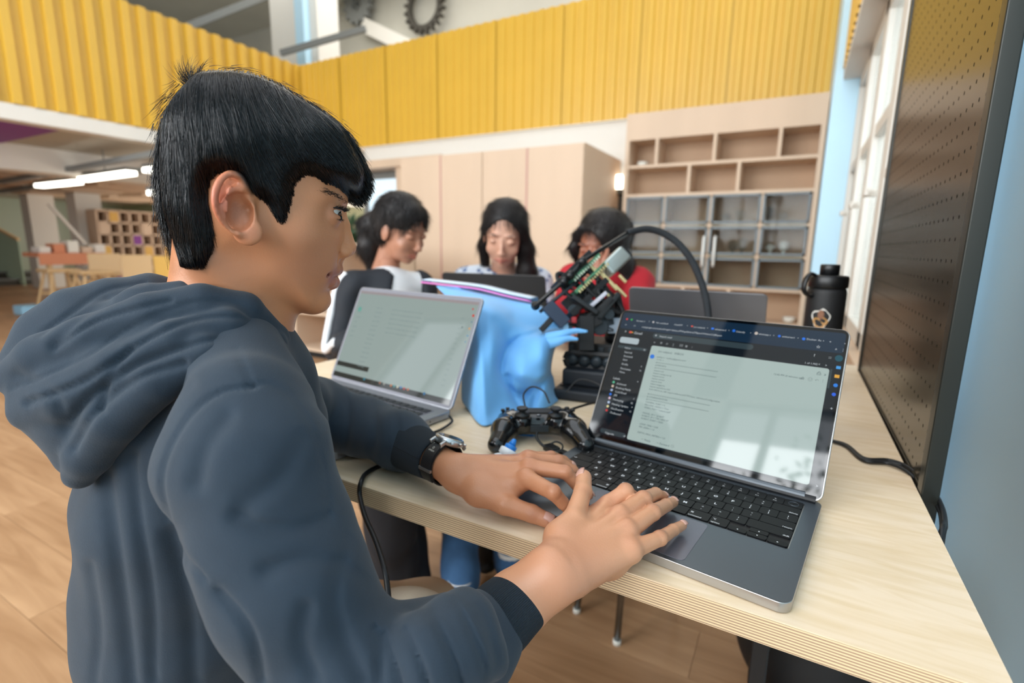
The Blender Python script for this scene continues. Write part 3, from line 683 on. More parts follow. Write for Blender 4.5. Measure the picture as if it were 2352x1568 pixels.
# ------------------------------------------------------------------ open laptop in front of the boy
M_alu = mat('space_grey_metal', (104, 112, 120), .34, .75, bump=(900, .03, .0005)); M_alue = mat('grey_metal_edge', (176, 174, 172), .3, .85)
M_key = mat('black_keycap', (8, 9, 12), .42, spec=.3); M_well = mat('black_key_well', (8, 8, 11), .5); M_leg = mat('key_legend', (225, 228, 232), .5, emit=((225, 228, 232), .25))
M_pad = mat('grey_trackpad', (124, 124, 134), .22, .5); M_scrk = mat('screen_black_glass', (4, 6, 9), .03, spec=.55)
LA = -0.13791691; LO = np.array([-.28508899, .48461941, TZ]); lc, lsn = math.cos(LA), math.sin(LA)
ML = frame(LO, (lc, lsn, 0), (-lsn, lc, 0), (0, 0, 1)); LW, LD, LH = .3126, .2212, .0115
l1 = thing('laptop', 'open dark grey laptop with a mail page on screen under the hands of the boy', 'laptop', M=ML)
poly = [(x+LW/2, y+LD/2) for x, y in rrect(LW, LD, .011, 8)]
kw, kh, ky1 = .2795, .1125, .203; kx0 = LW/2-kw/2; ky0 = ky1-kh
MB().prism(poly, .0005, LH-.0006).build('base', M_alue, l1, bevel=.0012)
# top deck with a cut-out for the key well
def deck():
    m = MB(); t = LH; pts = [(p[0], p[1], t) for p in poly]
    bm = bmesh.new(); outer = [bm.verts.new(p) for p in pts]; inner = [bm.verts.new((LW/2+x, (ky0+ky1)/2+y, t)) for x, y in rrect(kw+.002, kh+.002, .003, 3)]
    eo = [bm.edges.new((outer[i], outer[(i+1) % len(outer)])) for i in range(len(outer))]; ei = [bm.edges.new((inner[i], inner[(i+1) % len(inner)])) for i in range(len(inner))]
    bmesh.ops.triangle_fill(bm, use_beauty=True, edges=eo+ei, normal=(0, 0, 1)); me = bpy.data.meshes.new('deck'); bm.to_mesh(me); bm.free(); me.materials.append(M_alu)
    o = bpy.data.objects.new('deck', me); C.objects.link(o); o.parent = l1
deck()
MB().box(kx0, kx0+kw, ky0, ky1, LH-.0005, LH-.0003).build('key_well', M_well, l1)
MB().prism([(LW/2+x, .005+.0405+y) for x, y in rrect(.130, .081, .005, 5)], LH-.0002, LH+.0003).build('trackpad', M_pad, l1)
MB().prism([(LW/2+x, .0012+y) for x, y in rrect(.04, .0035, .0015, 5)], LH-.0012, LH+.00015).build('lid_notch', M_alue, l1)
U = kw/14.5; RH = kh/6; gap = .0012
rows = [
 [('esc', 1.5)]+[('F%d' % i, 1) for i in range(1, 13)]+[('', 1)],
 [('~|`', 1), ('!|1', 1), ('@|2', 1), ('#|3', 1), ('$|4', 1), ('%|5', 1), ('^|6', 1), ('&|7', 1), ('*|8', 1), ('(|9', 1), (')|0', 1), ('_|-', 1), ('+|=', 1), ('delete', 1.5)],
 [('tab', 1.5)]+[(c, 1) for c in 'QWERTYUIOP']+[('{|[', 1), ('}|]', 1), ('||\\', 1)],
 [('caps lock', 1.75)]+[(c, 1) for c in 'ASDFGHJKL']+[(':|;', 1), ('"|\'', 1), ('return', 1.75)],
 [('shift', 2.25)]+[(c, 1) for c in 'ZXCVBNM']+[('<|,', 1), ('>|.', 1), ('?|/', 1), ('shift', 2.25)],
 [('fn', 1), ('control', 1), ('option', 1), ('command', 1.25), ('', 5), ('command', 1.25), ('option', 1), ('◂', 1), ('UD', 1), ('▸', 1)]]
def key(x0, x1, y0, y1, items):
    cx_, cy_ = (x0+x1)/2, (y0+y1)/2
    o = MB().prism([(x+cx_, y+cy_) for x, y in rrect(x1-x0-gap, y1-y0-gap, .0016, 2)], LH-.0003, LH+.0012).build('key', M_key, l1)
    if items:
        t = text_bm(items, LH+.00125); t.build('legend', M_leg, o)
    return o
def tri(x, y, s, d):
    P = [(-1, -1), (1, -1), (0, 1)]; c_, s_ = {'u': (1, 0), 'd': (-1, 0), 'l': (0, 1), 'r': (0, -1)}[d]
    return [(x+s*(c_*a-s_*b)*.6, y+s*(s_*a+c_*b)*.6, LH+.00125) for a, b in P]
for r, row in enumerate(rows):
    x = kx0; y1 = ky1-r*RH; y0 = y1-RH
    for nm, wd in row:
        x1 = x+wd*U; cx_ = (x+x1)/2; cy_ = (y0+y1)/2
        if nm == 'UD':
            for d, ya, yb in (('u', cy_, y1), ('d', y0, cy_)):
                o = key(x, x1, ya, yb, []); MB().add(tri(cx_, (ya+yb)/2, .0014, d), [(0, 1, 2)]).build('legend', M_leg, o)
        elif nm in '◂▸' and nm:
            o = key(x, x1, y0, cy_, []); MB().add(tri(cx_, (y0+cy_)/2, .0014, 'l' if nm == '◂' else 'r'), [(0, 1, 2)]).build('legend', M_leg, o)
        elif nm == '':
            o = key(x, x1, y0, y1, [])
            if r == 0: MB().tube([(cx_+.0052*math.cos(a), cy_+.0052*math.sin(a), LH+.0012) for a in np.linspace(0, 2*PI, 20)], .00025, 4).build('sensor_ring', M_alu, o)
        elif '|' in nm:
            a_, b_ = (('|', '\\') if nm == '||\\' else nm.split('|')); key(x, x1, y0, y1, [(a_, cx_, cy_+.0010, .0042, 'CENTER'), (b_, cx_, cy_-.0042, .0042, 'CENTER')])
        elif len(nm) == 1: key(x, x1, y0, y1, [(nm, cx_, cy_-.0020, .0060, 'CENTER', .00008)])
        elif nm[0] == 'F': key(x, x1, y0, y1, [('◌' if 0 else '✱' if 0 else 'o*'[int(nm[1:]) % 2], cx_, cy_+.0005, .0036, 'CENTER'), (nm, cx_, cy_-.0046, .0026, 'CENTER')])
        elif nm in ('esc', 'tab', 'caps lock', 'fn') or (nm == 'shift' and x < LW/2): key(x, x1, y0, y1, [(nm, x+.002, y0+.0028, .0034, 'LEFT')])
        elif nm in ('command', 'option', 'control') and r == 5 and x < LW/2: key(x, x1, y0, y1, [(nm, x1-.0018, y0+.0025, .0036 if nm == 'command' else .0034, 'RIGHT'), ('⌘' if nm == 'command' else '⌥' if nm == 'option' else '^', x1-.002, y0+.0095, .0042, 'RIGHT')])
        elif nm in ('command', 'option'): key(x, x1, y0, y1, [(nm, x+.0018, y0+.0025, .0036, 'LEFT'), ('⌘' if nm == 'command' else '⌥', x+.002, y0+.0095, .0042, 'LEFT')])
        else: key(x, x1, y0, y1, [(nm, x1-.002, y0+.0028, .0036, 'RIGHT')])
        x = x1
# lid: local frame with x along the hinge and y up the lid
LLA = 1.04786174; HY, HZ = LD-.006, LH+.006
ex, ey, ez = np.array(ML)[:3, 0], np.array(ML)[:3, 1], np.array([0, 0, 1.0])
lo_ = LO+ey*HY+ez*HZ; lup = ey*math.cos(LLA)+ez*math.sin(LLA); lnor = np.cross(ex, lup); MLid = frame(lo_, ex, lup, lnor)  # normal towards the viewer
def lid_xy(u, v, off=0.0):
    d = FW+RT*(u-1176)/FPX-UP*(v-784)/FPX; o_ = lo_+lnor*off; t = ((o_-CAM)@lnor)/(d@lnor); p = CAM+d*t-lo_; return p@ex, p@lup
def c6(x, y): return lid_xy(1360+x/3.734, 700+y/3.734)
LL = .2165
def lid_part(mbx, name, m, par=None, **k):
    o = mbx.build(name, m, par or l1, **k); o.matrix_world = Matrix(MLid.tolist()) if par is None else o.matrix_world; return o
bpy.context.view_layer.update()
lid = MB().prism([(LW/2+x, (LL-.006)/2+y+.0005) for x, y in rrect(LW, LL+.004, .011, 8)], -.0042, -.0006).build('lid', M_alue, l1, bevel=.001); lid.matrix_world = Matrix(MLid.tolist())
bpy.context.view_layer.update()
def on_lid(mbx, name, m, **k):
    o = mbx.build(name, m, lid, **k); return o
on_lid(MB().prism([(LW/2+x, (LL-.006)/2+y+.001) for x, y in rrect(LW-.003, LL+.001, .009, 8)], -.0006, 0), 'screen_glass', M_scrk)
MB().tube([(kx0-.01, HY, HZ-.003), (kx0+kw+.01, HY, HZ-.003)], .0048, 10).build('hinge', M_well, l1)
MB().tube([(.018, HY+.001, HZ-.0012), (LW-.018, HY+.001, HZ-.0012)], .0052, 10).build('hinge', mat('hinge_grey', (92, 98, 104), .4, .6), l1)
def scr_mat(name, rgb, s=1.0): return mat(name, (6, 8, 10), .04, spec=.5, emit=(rgb, s))
S_bg = scr_mat('screen_dark', (17, 25, 33), .8); S_tab = scr_mat('screen_tab_strip', (18, 42, 64), .9); S_pill = scr_mat('screen_pill', (52, 66, 72), .9); S_panel = scr_mat('screen_mail_panel', (168, 186, 182), .95)
S_txt = scr_mat('screen_pale_text', (200, 208, 212), .9); S_ink = scr_mat('screen_dark_text', (66, 84, 88), .9); S_btn = scr_mat('screen_compose_button', (176, 190, 196), .9)
def quadpx(pts, z): return [(*c6(*p), z) for p in pts]
def rr(x0, y0, x1, y1, r, z):
    w_, h_ = x1-x0, y1-y0; return [((x0+x1)/2+x, (y0+y1)/2+y, z) for x, y in rrect(w_, h_, min(r, w_/2*.99, h_/2*.99), 4)]
def flat(pts): return MB().add(pts, [tuple(range(len(pts)))])
def pill(a, b, h_px, z, r=None):
    (x0, y0), (x1, y1) = c6(*a), c6(*b); h = h_px*.00016; ym = (y0+y1)/2; return rr(x0, ym-h/2, x1, ym+h/2, h/2 if r is None else r, z)
AX0, AX1, AY0, AY1 = .0045, LW-.0045, .0095, LL-.0060
on_lid(flat(rr(AX0, AY0, AX1, AY1, .004, .00005)), 'display', S_bg)
ty = c6(1200, 330)[1]; 
tabb = c6(300, 205)[1]; on_lid(flat(rr(AX0, tabb, AX1, AY1, .004, .0001)), 'tab_strip', S_tab)
tl, tr_, br2, bl2 = c6(500, 340), c6(2040, 556), c6(1855, 1548), c6(310, 1150)
px0, px1, pyt, pyb = (tl[0]+bl2[0])/2, (tr_[0]+br2[0])/2, (tl[1]+tr_[1])/2, (bl2[1]+br2[1])/2
on_lid(flat(rr(px0, pyb, px1, pyt, .003, .00012)), 'mail_panel', S_panel)
on_lid(flat(pill((520, 270), (1385, 355), 52, .0001)), 'search_bar', S_pill)
on_lid(flat(pill((240, 295), (400, 318), 62, .0001, .003)), 'compose_button', S_btn)
on_lid(flat(pill((222, 352), (470, 388), 28, .0001)), 'inbox_row', S_pill)
on_lid(flat(pill((66, 1080), (292, 1115), 44, .0001)), 'upgrade_button', S_pill)
b0 = c6(2050, 556); b1 = c6(2030, 716); on_lid(flat([(px1+.0008, b1[1], .0002), (px1+.003, b1[1], .0002), (px1+.003, pyt, .0002), (px1+.0008, pyt, .0002)]), 'scroll_bar', S_pill)
def t6(s_, x, y, size, al='LEFT', off=0): a_ = c6(x, y); return (s_, a_[0], a_[1]-size*.36, size, al, off)
pale = [t6('Reviews ×', 382, 135, .0034), t6('Wk workflow', 548, 152, .0034), t6('ChatGPT', 704, 168, .0034), t6('(no subject)', 872, 188, .0034), t6('whiteboard', 1052, 208, .0034), t6('Calendly', 1235, 228, .0034), t6('whatsapp v', 1428, 248, .0034), t6('anshuman1', 1630, 270, .0034), t6('Docker: Ac', 1840, 292, .0036),
 t6('×', 487, 142, .003), t6('×', 645, 160, .003), t6('×', 812, 178, .003), t6('×', 985, 198, .003), t6('×', 1168, 218, .003), t6('×', 1355, 240, .003), t6('×', 1552, 262, .003), t6('×', 1760, 284, .003), t6('×', 1978, 308, .003), t6('+', 2033, 315, .0045), t6('v', 2163, 330, .0032),
 t6('mail.google.com/mail/u/0/?ogbl=1#inbox/FMfcgzQbdrwSTBpkwVWnbvnCQBkpam', 428, 188, .0036),
 t6('Gmail', 360, 238, .0058), t6('Search mail', 578, 268, .0042), t6('Inbox', 282, 366, .0042), t6('Starred', 278, 402, .0042), t6('Snoozed', 272, 436, .0042), t6('Sent', 264, 467, .0042), t6('Drafts', 254, 504, .0042), t6('Purchases', 244, 542, .0042), t6('More', 234, 572, .0042), t6('Labels', 182, 625, .0046),
 t6('Achieved', 212, 672, .0042), t6('Booking Reply', 204, 706, .0042), t6('Cold Email', 198, 742, .0042), t6('JEE', 188, 771, .0042), t6('Marketing', 180, 808, .0042), t6('Meeting Update', 168, 846, .0042), t6('Notification', 162, 884, .0042), t6('Outbound', 154, 920, .0042), t6('+', 385, 657, .0045), t6('4', 418, 527, .0034), t6('16', 404, 562, .0034), t6('1', 353, 805, .0034), t6('82', 332, 840, .0034), t6('4', 338, 876, .0034), t6('15', 318, 912, .0034), t6('99', 440, 386, .0034),
 t6('≡', 280, 226, .0052), t6('Upgrade', 112, 1092, .0042), t6('→', 262, 1120, .005), t6('←', 528, 320, .0036), t6('⊡', 585, 326, .004), t6('⊙', 635, 332, .004), t6('▯', 686, 340, .004), t6('✉', 750, 346, .004), t6('⊞', 800, 354, .004), t6('⋮', 855, 362, .004),
 t6('1 of 1,902', 1822, 495, .0036), t6('<', 1938, 508, .004), t6('>', 1998, 518, .004), t6('+', 2040, 886, .0055), t6('>', 1918, 1550, .0045), t6('⋮', 2148, 388, .005), t6('☆', 1920, 358, .005), t6('⟳', 355, 178, .004), t6('←', 282, 168, .004), t6('A', 2118, 459, .0052, 'CENTER', .0001), t6('?', 1907, 432, .005, 'CENTER', .00005), t6(':::', 2028, 448, .005), t6('A', 2093, 380, .0034, 'CENTER')]
on_lid(text_bm(pale, .00022), 'screen_text', S_txt)['kind'] = 'stuff'
L_ = '='*44
code = ['# IMPORTS', L_, 'import cv2', 'import numpy as np', 'import torch', 'import socket', 'import time', 'import argparse', 'import open3d as o3d', 'from inference_sdk import InferenceHTTPClient, InferenceConfiguration']
ink = [t6('(no subject)   INBOX', 568, 396, .0044), t6('aadhya k  <aadhya@gmail.com>', 556, 444, .0034), t6('to me  v', 556, 466, .0030), t6('12:43 PM (0 minutes ago)', 1556, 592, .0034), t6('☆', 1786, 626, .005), t6('☺', 1846, 634, .005), t6('↶', 1908, 642, .005), t6('⋮', 1975, 652, .005), t6('⎙', 1924, 588, .005), t6('↗', 1982, 596, .0045),
 t6('↶ Reply', 420, 1148, .0040), t6('↷ Forward', 548, 1180, .0040), t6('☺', 672, 1208, .0045)]
a0 = c6(548, 494); dy = (c6(548, 494)[1]-c6(498, 722)[1])/10
for i, s_ in enumerate(['#'+L_, '# IMPORTS', '#'+L_]+code[2:]): ink.append((s_, a0[0], a0[1]-i*dy-.001, .0034))
a1 = c6(488, 764); 
for i, s_ in enumerate(['#'+L_, '# CONFIGURATION', '#'+L_, 'CAMERA_PORT = 0', 'RECORD_VIDEO = True', 'VIDEO_FILE = "output.mp4"', '', 'MODEL_ID = "grasp/2"', 'ROBOT_IP = "192.168.0.10"', 'ROBOT_PORT = 5005', '', 'LOOP_TIME = 0.05', 'PID_GAIN = 1.2', '', 'DEPTH_MAX_METERS = 2.0']): ink.append((s_, a0[0], a1[1]-i*dy-.001, .0034))
on_lid(text_bm(ink, .00024), 'mail_text', S_ink)['kind'] = 'stuff'
def dots(items, nm):
    for (x, y, rpx, rgb) in items:
        a_ = c6(x, y); r = rpx*.00016; on_lid(flat([(a_[0]+r*math.cos(t), a_[1]+r*math.sin(t), .0003) for t in np.linspace(0, 2*PI, 14, endpoint=False)]), nm, scr_mat('icon_%d_%d' % (x, y), rgb, .9))
dots([(300, 122, 10, (210, 60, 60)), (340, 127, 10, (60, 170, 80)), (185, 662, 12, (90, 190, 150)), (177, 696, 12, (220, 200, 180)), (168, 730, 12, (170, 190, 220)), (158, 765, 12, (50, 120, 230)), (150, 798, 12, (220, 190, 210)), (143, 834, 12, (180, 200, 230)), (134, 869, 12, (230, 220, 160)), (125, 903, 11, (210, 50, 50)), (1216, 222, 13, (40, 110, 220)), (1408, 244, 14, (200, 190, 180)), (1606, 268, 11, (30, 110, 230)), (1815, 292, 12, (30, 120, 240)), (516, 443, 22, (40, 120, 220)), (2117, 459, 27, (20, 80, 96)), (2088, 690, 15, (40, 130, 230)), (2073, 768, 14, (40, 100, 230)), (548, 262, 8, (180, 186, 190)), (526, 148, 10, (190, 190, 190))], 'screen_icon')
for (x, y, s_, rgb) in ((2113, 538, 30, (70, 160, 230)), (2100, 613, 32, (230, 170, 60)), (1034, 204, 22, (40, 120, 240)), (330, 234, 26, (214, 84, 70)), (346, 236, 12, (240, 190, 60)), (858, 184, 18, (214, 84, 70))):
    a_ = c6(x, y); h_ = s_*.00008; on_lid(flat([(a_[0]-h_, a_[1]-h_*.8, .00031), (a_[0]+h_, a_[1]-h_*.8, .00031), (a_[0]+h_, a_[1]+h_*.8, .00031), (a_[0]-h_, a_[1]+h_*.8, .00031)]), 'screen_icon', scr_mat('icon_sq_%d_%d' % (x, y), rgb, .9))
# ports side rubber feet
for x in (.03, LW-.03):
    for y in (.03, LD-.03): MB().lathe([(.008, 0), (.008, .001)], (x, y, -.0002), 12).build('rubber_foot', M_rubber, l1)
# ------------------------------------------------------------------ second open laptop, far left of the table
M_silv = mat('silver_metal', (158, 160, 166), .38, .7); M_silvd = mat('silver_grey_bezel', (118, 118, 126), .5, .2)
W2, D2, L2 = .357, .245, .2133; A2 = -0.1233539; c2, s2 = math.cos(A2), math.sin(A2)
HP = np.array([-.8637981, .74435715, TZ]); O2 = HP-np.array([-s2, c2, 0])*D2+np.array([-s2, c2, 0])*.004
M2 = frame(O2, (c2, s2, 0), (-s2, c2, 0), (0, 0, 1))
l2 = thing('laptop', 'silver laptop with a pale blurred page on screen, left of the blue bag', 'laptop', M=M2)
MB().prism([(W2/2+x, D2/2+y) for x, y in rrect(W2, D2, .01, 5)], .002, .0145).build('base', M_silv, l2, bevel=.0015)
MB().box(W2, W2+.0004, .135, .155, .006, .009).box(W2, W2+.0004, .165, .173, .006, .009).lathe([(.0015, 0), (.0015, .0003)], M=frame((W2, .19, .008), (0, 1, 0), (0, 0, 1), (1, 0, 0)), n=10).build('port', M_well, l2)
MB().box(.02, W2-.02, .10, .222, .0144, .0147).build('key_well', M_silvd, l2)
kme = MB().prism([(x, y) for x, y in rrect(.0155, .0155, .002, 2)], .0147, .0160).mesh('key'); kme.materials.append(mat('grey_keycap', (40, 42, 48), .45))
for j in range(6):
    for i in range(17):
        o = bpy.data.objects.new('key', kme); C.objects.link(o); o.parent = l2; o.location = (.032+i*.0183, .111+j*.0200, 0)
MB().prism([(.15+x, .052+y) for x, y in rrect(.115, .075, .004, 3)], .0144, .0148).build('trackpad', M_silvd, l2)
for x in (.02, W2-.02): MB().box(x-.01, x+.01, .02, .035, -.0, .002).box(x-.01, x+.01, D2-.03, D2-.02, 0, .002).build('rubber_foot', M_rubber, l2)
LA2 = 1.13050622; e2x, e2y = np.array([c2, s2, 0]), np.array([-s2, c2, 0]); up2 = e2y*math.cos(LA2)+np.array([0, 0, 1])*math.sin(LA2); n2_ = np.cross(e2x, up2)
P2 = np.array([-.8637981, .74435715, .755]); ML2 = frame(P2, e2x, up2, n2_)
lid2 = MB().prism([(W2/2+x, L2/2+y) for x, y in rrect(W2, L2, .009, 5)], -.005, -.0005).build('lid', M_silv, l2, bevel=.001); lid2.matrix_world = Matrix(ML2.tolist())
MB().box(.02, W2-.02, -.006, .006, -.012, -.002).build('hinge', M_silvd, lid2)
bpy.context.view_layer.update()
MB().prism([(W2/2+x, L2/2+y) for x, y in rrect(W2-.004, L2-.004, .007, 5)], -.0006, 0).build('bezel', M_silvd, lid2)
def xy2(u, v):
    d = FW+RT*(u-1176)/FPX-UP*(v-784)/FPX; t = ((P2-CAM)@n2_)/(d@n2_); p = CAM+d*t-P2; return p@e2x, p@up2
def c8(x, y): return xy2(640+x/4.126, 640+y/4.126)
S2_bg = scr_mat('dim_screen_page', (158, 174, 170), .82); S2_bar = scr_mat('dim_screen_bar', (44, 46, 42), .8); S2_line = scr_mat('dim_screen_lines', (132, 152, 152), .8); S2_pink = scr_mat('dim_screen_tabs', (168, 158, 160), .8)
dx0, dx1, dy0, dy1 = .007, W2-.007, c8(1100, 1080)[1]-.002, L2-.009
def rect2(x0, x1, y0, y1, z, nm, m): MB().add([(x0, y0, z), (x1, y0, z), (x1, y1, z), (x0, y1, z)], [(0, 1, 2, 3)]).build(nm, m, lid2)
yt = c8(530, 875)[1]; rect2(dx0, dx1, yt-.009, dy1, .00005, 'display', S2_bg); yb_ = yt-.009
rect2(dx0, dx1, dy1-.006, dy1, .0001, 'tab_strip', S2_pink); rect2(dx0, dx1, yb_, yb_+.0105, .0001, 'task_bar', S2_bar)
q0, q1 = c8(555, 795), c8(845, 880); rect2(q0[0], q1[0], q1[1]-.001, q1[1]+.009, .00012, 'popup', S2_bar)
it2 = []
for i, s_ in enumerate(('Inbox', 'Starred', 'Snoozed', 'Sent', 'Drafts', 'More', 'Labels')): it2.append((s_, .018, dy1-.040-i*.011, .005))
for i in range(14):
    y = dy1-.036-i*.0100; it2.append(('Sender '+'abcdefg'[i % 7]*4, .075, y, .0045)); 
    if i < 6: it2.append(('subject line of a message '*2, .125, y, .0045))
    it2.append(('4:1%d' % (i % 10), .318, y, .0045))
text_bm(it2, .00015).build('screen_text', S2_line, lid2)['kind'] = 'stuff'
for (x, y, r, rgb) in ((1845, 350, .0028, (220, 60, 50)), (1842, 288, .002, (210, 70, 60)), (1808, 473, .0022, (230, 160, 90)), (1790, 540, .002, (90, 150, 190)), (1830, 410, .002, (120, 150, 170)), (1770, 598, .002, (120, 160, 180)), (812, 950, .003, (40, 130, 150)), (1065, 1010, .0026, (200, 120, 50)), (1095, 1018, .0026, (60, 150, 150)), (1127, 1024, .0026, (210, 210, 190)), (1158, 1030, .0026, (50, 120, 190)), (1190, 1040, .0026, (190, 40, 50)), (1226, 1048, .0026, (200, 110, 70)), (1000, 995, .0026, (160, 160, 150)), (960, 985, .0026, (170, 110, 80)), (1380, 1088, .003, (40, 110, 160)), (1740, 460, .002, (90, 110, 110)), (770, 288, .006, (110, 180, 165))):
    a_ = c8(x, y); MB().add([(a_[0]+r*math.cos(t), a_[1]+r*math.sin(t), .0002) for t in np.linspace(0, 2*PI, 10, endpoint=False)], [tuple(range(10))]).build('screen_icon', scr_mat('icon2_%d' % x, rgb, .8), lid2)
# ------------------------------------------------------------------ laptops at the far side, seen from behind
def back_laptop(name_label, pL, pR, h, tilt, m, zbase=TZ):
    """pL,pR: the two lower corners (world) of the lid as the camera sees them; the keyboard lies on the far side"""
    pL = np.asarray(pL, float); pR = np.asarray(pR, float); x = nrm(pR-pL); wd = np.linalg.norm(pR-pL); away = np.cross((0, 0, 1), x)
    t = thing('laptop', name_label, 'laptop', M=frame(pL, x, away, (0, 0, 1)))
    MB().prism([(wd/2+a, .11+b) for a, b in rrect(wd, .22, .01, 4)], .002, .014).build('base', m, t, bevel=.001)
    MB().box(.02, wd-.02, .03, .13, .0138, .0145).build('keyboard', M_well, t); MB().box(.02, wd-.02, .02, .03, 0, .002).box(.02, wd-.02, .19, .2, 0, .002).build('rubber_foot', M_rubber, t)
    u = np.array([0, -math.sin(tilt), math.cos(tilt)])
    l = MB().prism([(wd/2+a, h/2+b) for a, b in rrect(wd, h, .011, 5)], -.003, .003).build('lid', m, t, bevel=.0012)
    l.matrix_local = Matrix(frame((0, .002, .016), (1, 0, 0), u, np.cross((1, 0, 0), u)).tolist())
    MB().box(.008, wd-.008, .012, h-.008, -.0036, -.0028).build('screen', M_scrk, l)
    return t
def tbl(u, v, z): p = D(u, v, z); p[2] = TZ; return p
pL, pR = D(1037, 760, 1.62), D(1262, 766, 1.50); pL[2] = pR[2] = TZ; back_laptop('matte black laptop facing the girl in the middle, seen from behind', pL, pR, .215, .28, mat('black_lid', (20, 23, 28), .5))
pL, pR = D(1455, 760, 1.28), D(1757, 780, 1.13); pL[2] = pR[2] = TZ; back_laptop('grey metal laptop seen from behind, right of the robot arm', pL, pR, .205, .30, mat('grey_lid', (112, 112, 116), .38, .5))

# ------------------------------------------------------------------ water bottle
bb = D(1888, 760, 1.12); bb[2] = TZ
bt = thing('water_bottle', 'matte black steel water bottle with a looped carry lid and stickers', 'bottle', bb)
r_ = .0375; topz = D(1888, 606, 1.12)[2]-TZ
MB().lathe([(r_*.9, 0), (r_, .004), (r_, topz-.062), (r_*.97, topz-.055), (r_*.9, topz-.05)], n=32).build('body', M_blackm, bt, smooth=True)
MB().lathe([(r_*.98, topz-.05), (r_*1.02, topz-.047), (r_*1.02, topz-.028), (r_*.96, topz-.024), (r_*.5, topz-.022)], n=32).build('lid', M_black, bt, smooth=True)
MB().lathe([(r_*.5, topz-.024), (r_*.5, topz-.002), (r_*.46, topz)], n=24).build('cap', M_black, bt, smooth=True)
side = -RT*.95+FW*-.2; side[2] = 0; side = nrm(side)
lp = [side*r_*.75+[0, 0, topz-.028], side*(r_+.008)+[0, 0, topz-.02], side*(r_+.020)+[0, 0, topz-.032], side*(r_+.022)+[0, 0, topz-.055], side*(r_+.008)+[0, 0, topz-.068], side*(r_*.98)+[0, 0, topz-.066]]
MB().tube(catmull(lp, 6), .0045, 8, flat=(1.4, .8)).build('carry_loop', M_black, bt, smooth=True)
def sticker(cz, cth, pts, m, off):
    V = []
    for a_, b_ in pts: th = cth+a_/r_; V.append(((r_+off)*math.cos(th), (r_+off)*math.sin(th), cz+b_))
    return MB().add(V, [tuple(range(len(V)))]).build('sticker', m, bt)
th0 = math.atan2(*( -(RT*.62+FW)[[1, 0]]))
st_out = [(.017*math.cos(t)*(1+.18*math.sin(3*t)), .021*math.sin(t)*(1+.12*math.cos(5*t))) for t in np.linspace(0, 2*PI, 28, endpoint=False)]
sticker(topz-.115, th0-.15, st_out, mat('sticker_white', (226, 222, 214), .5), .0004)
sticker(topz-.119, th0-.15, [(a_*.8, b_*.6-.004) for a_, b_ in st_out], mat('sticker_ochre', (176, 130, 72), .5), .0007)
sticker(topz-.106, th0-.15, [(.006*math.cos(t), .010*math.sin(t)) for t in np.linspace(0, 2*PI, 14, endpoint=False)], mat('sticker_brown', (128, 84, 56), .5), .0009)

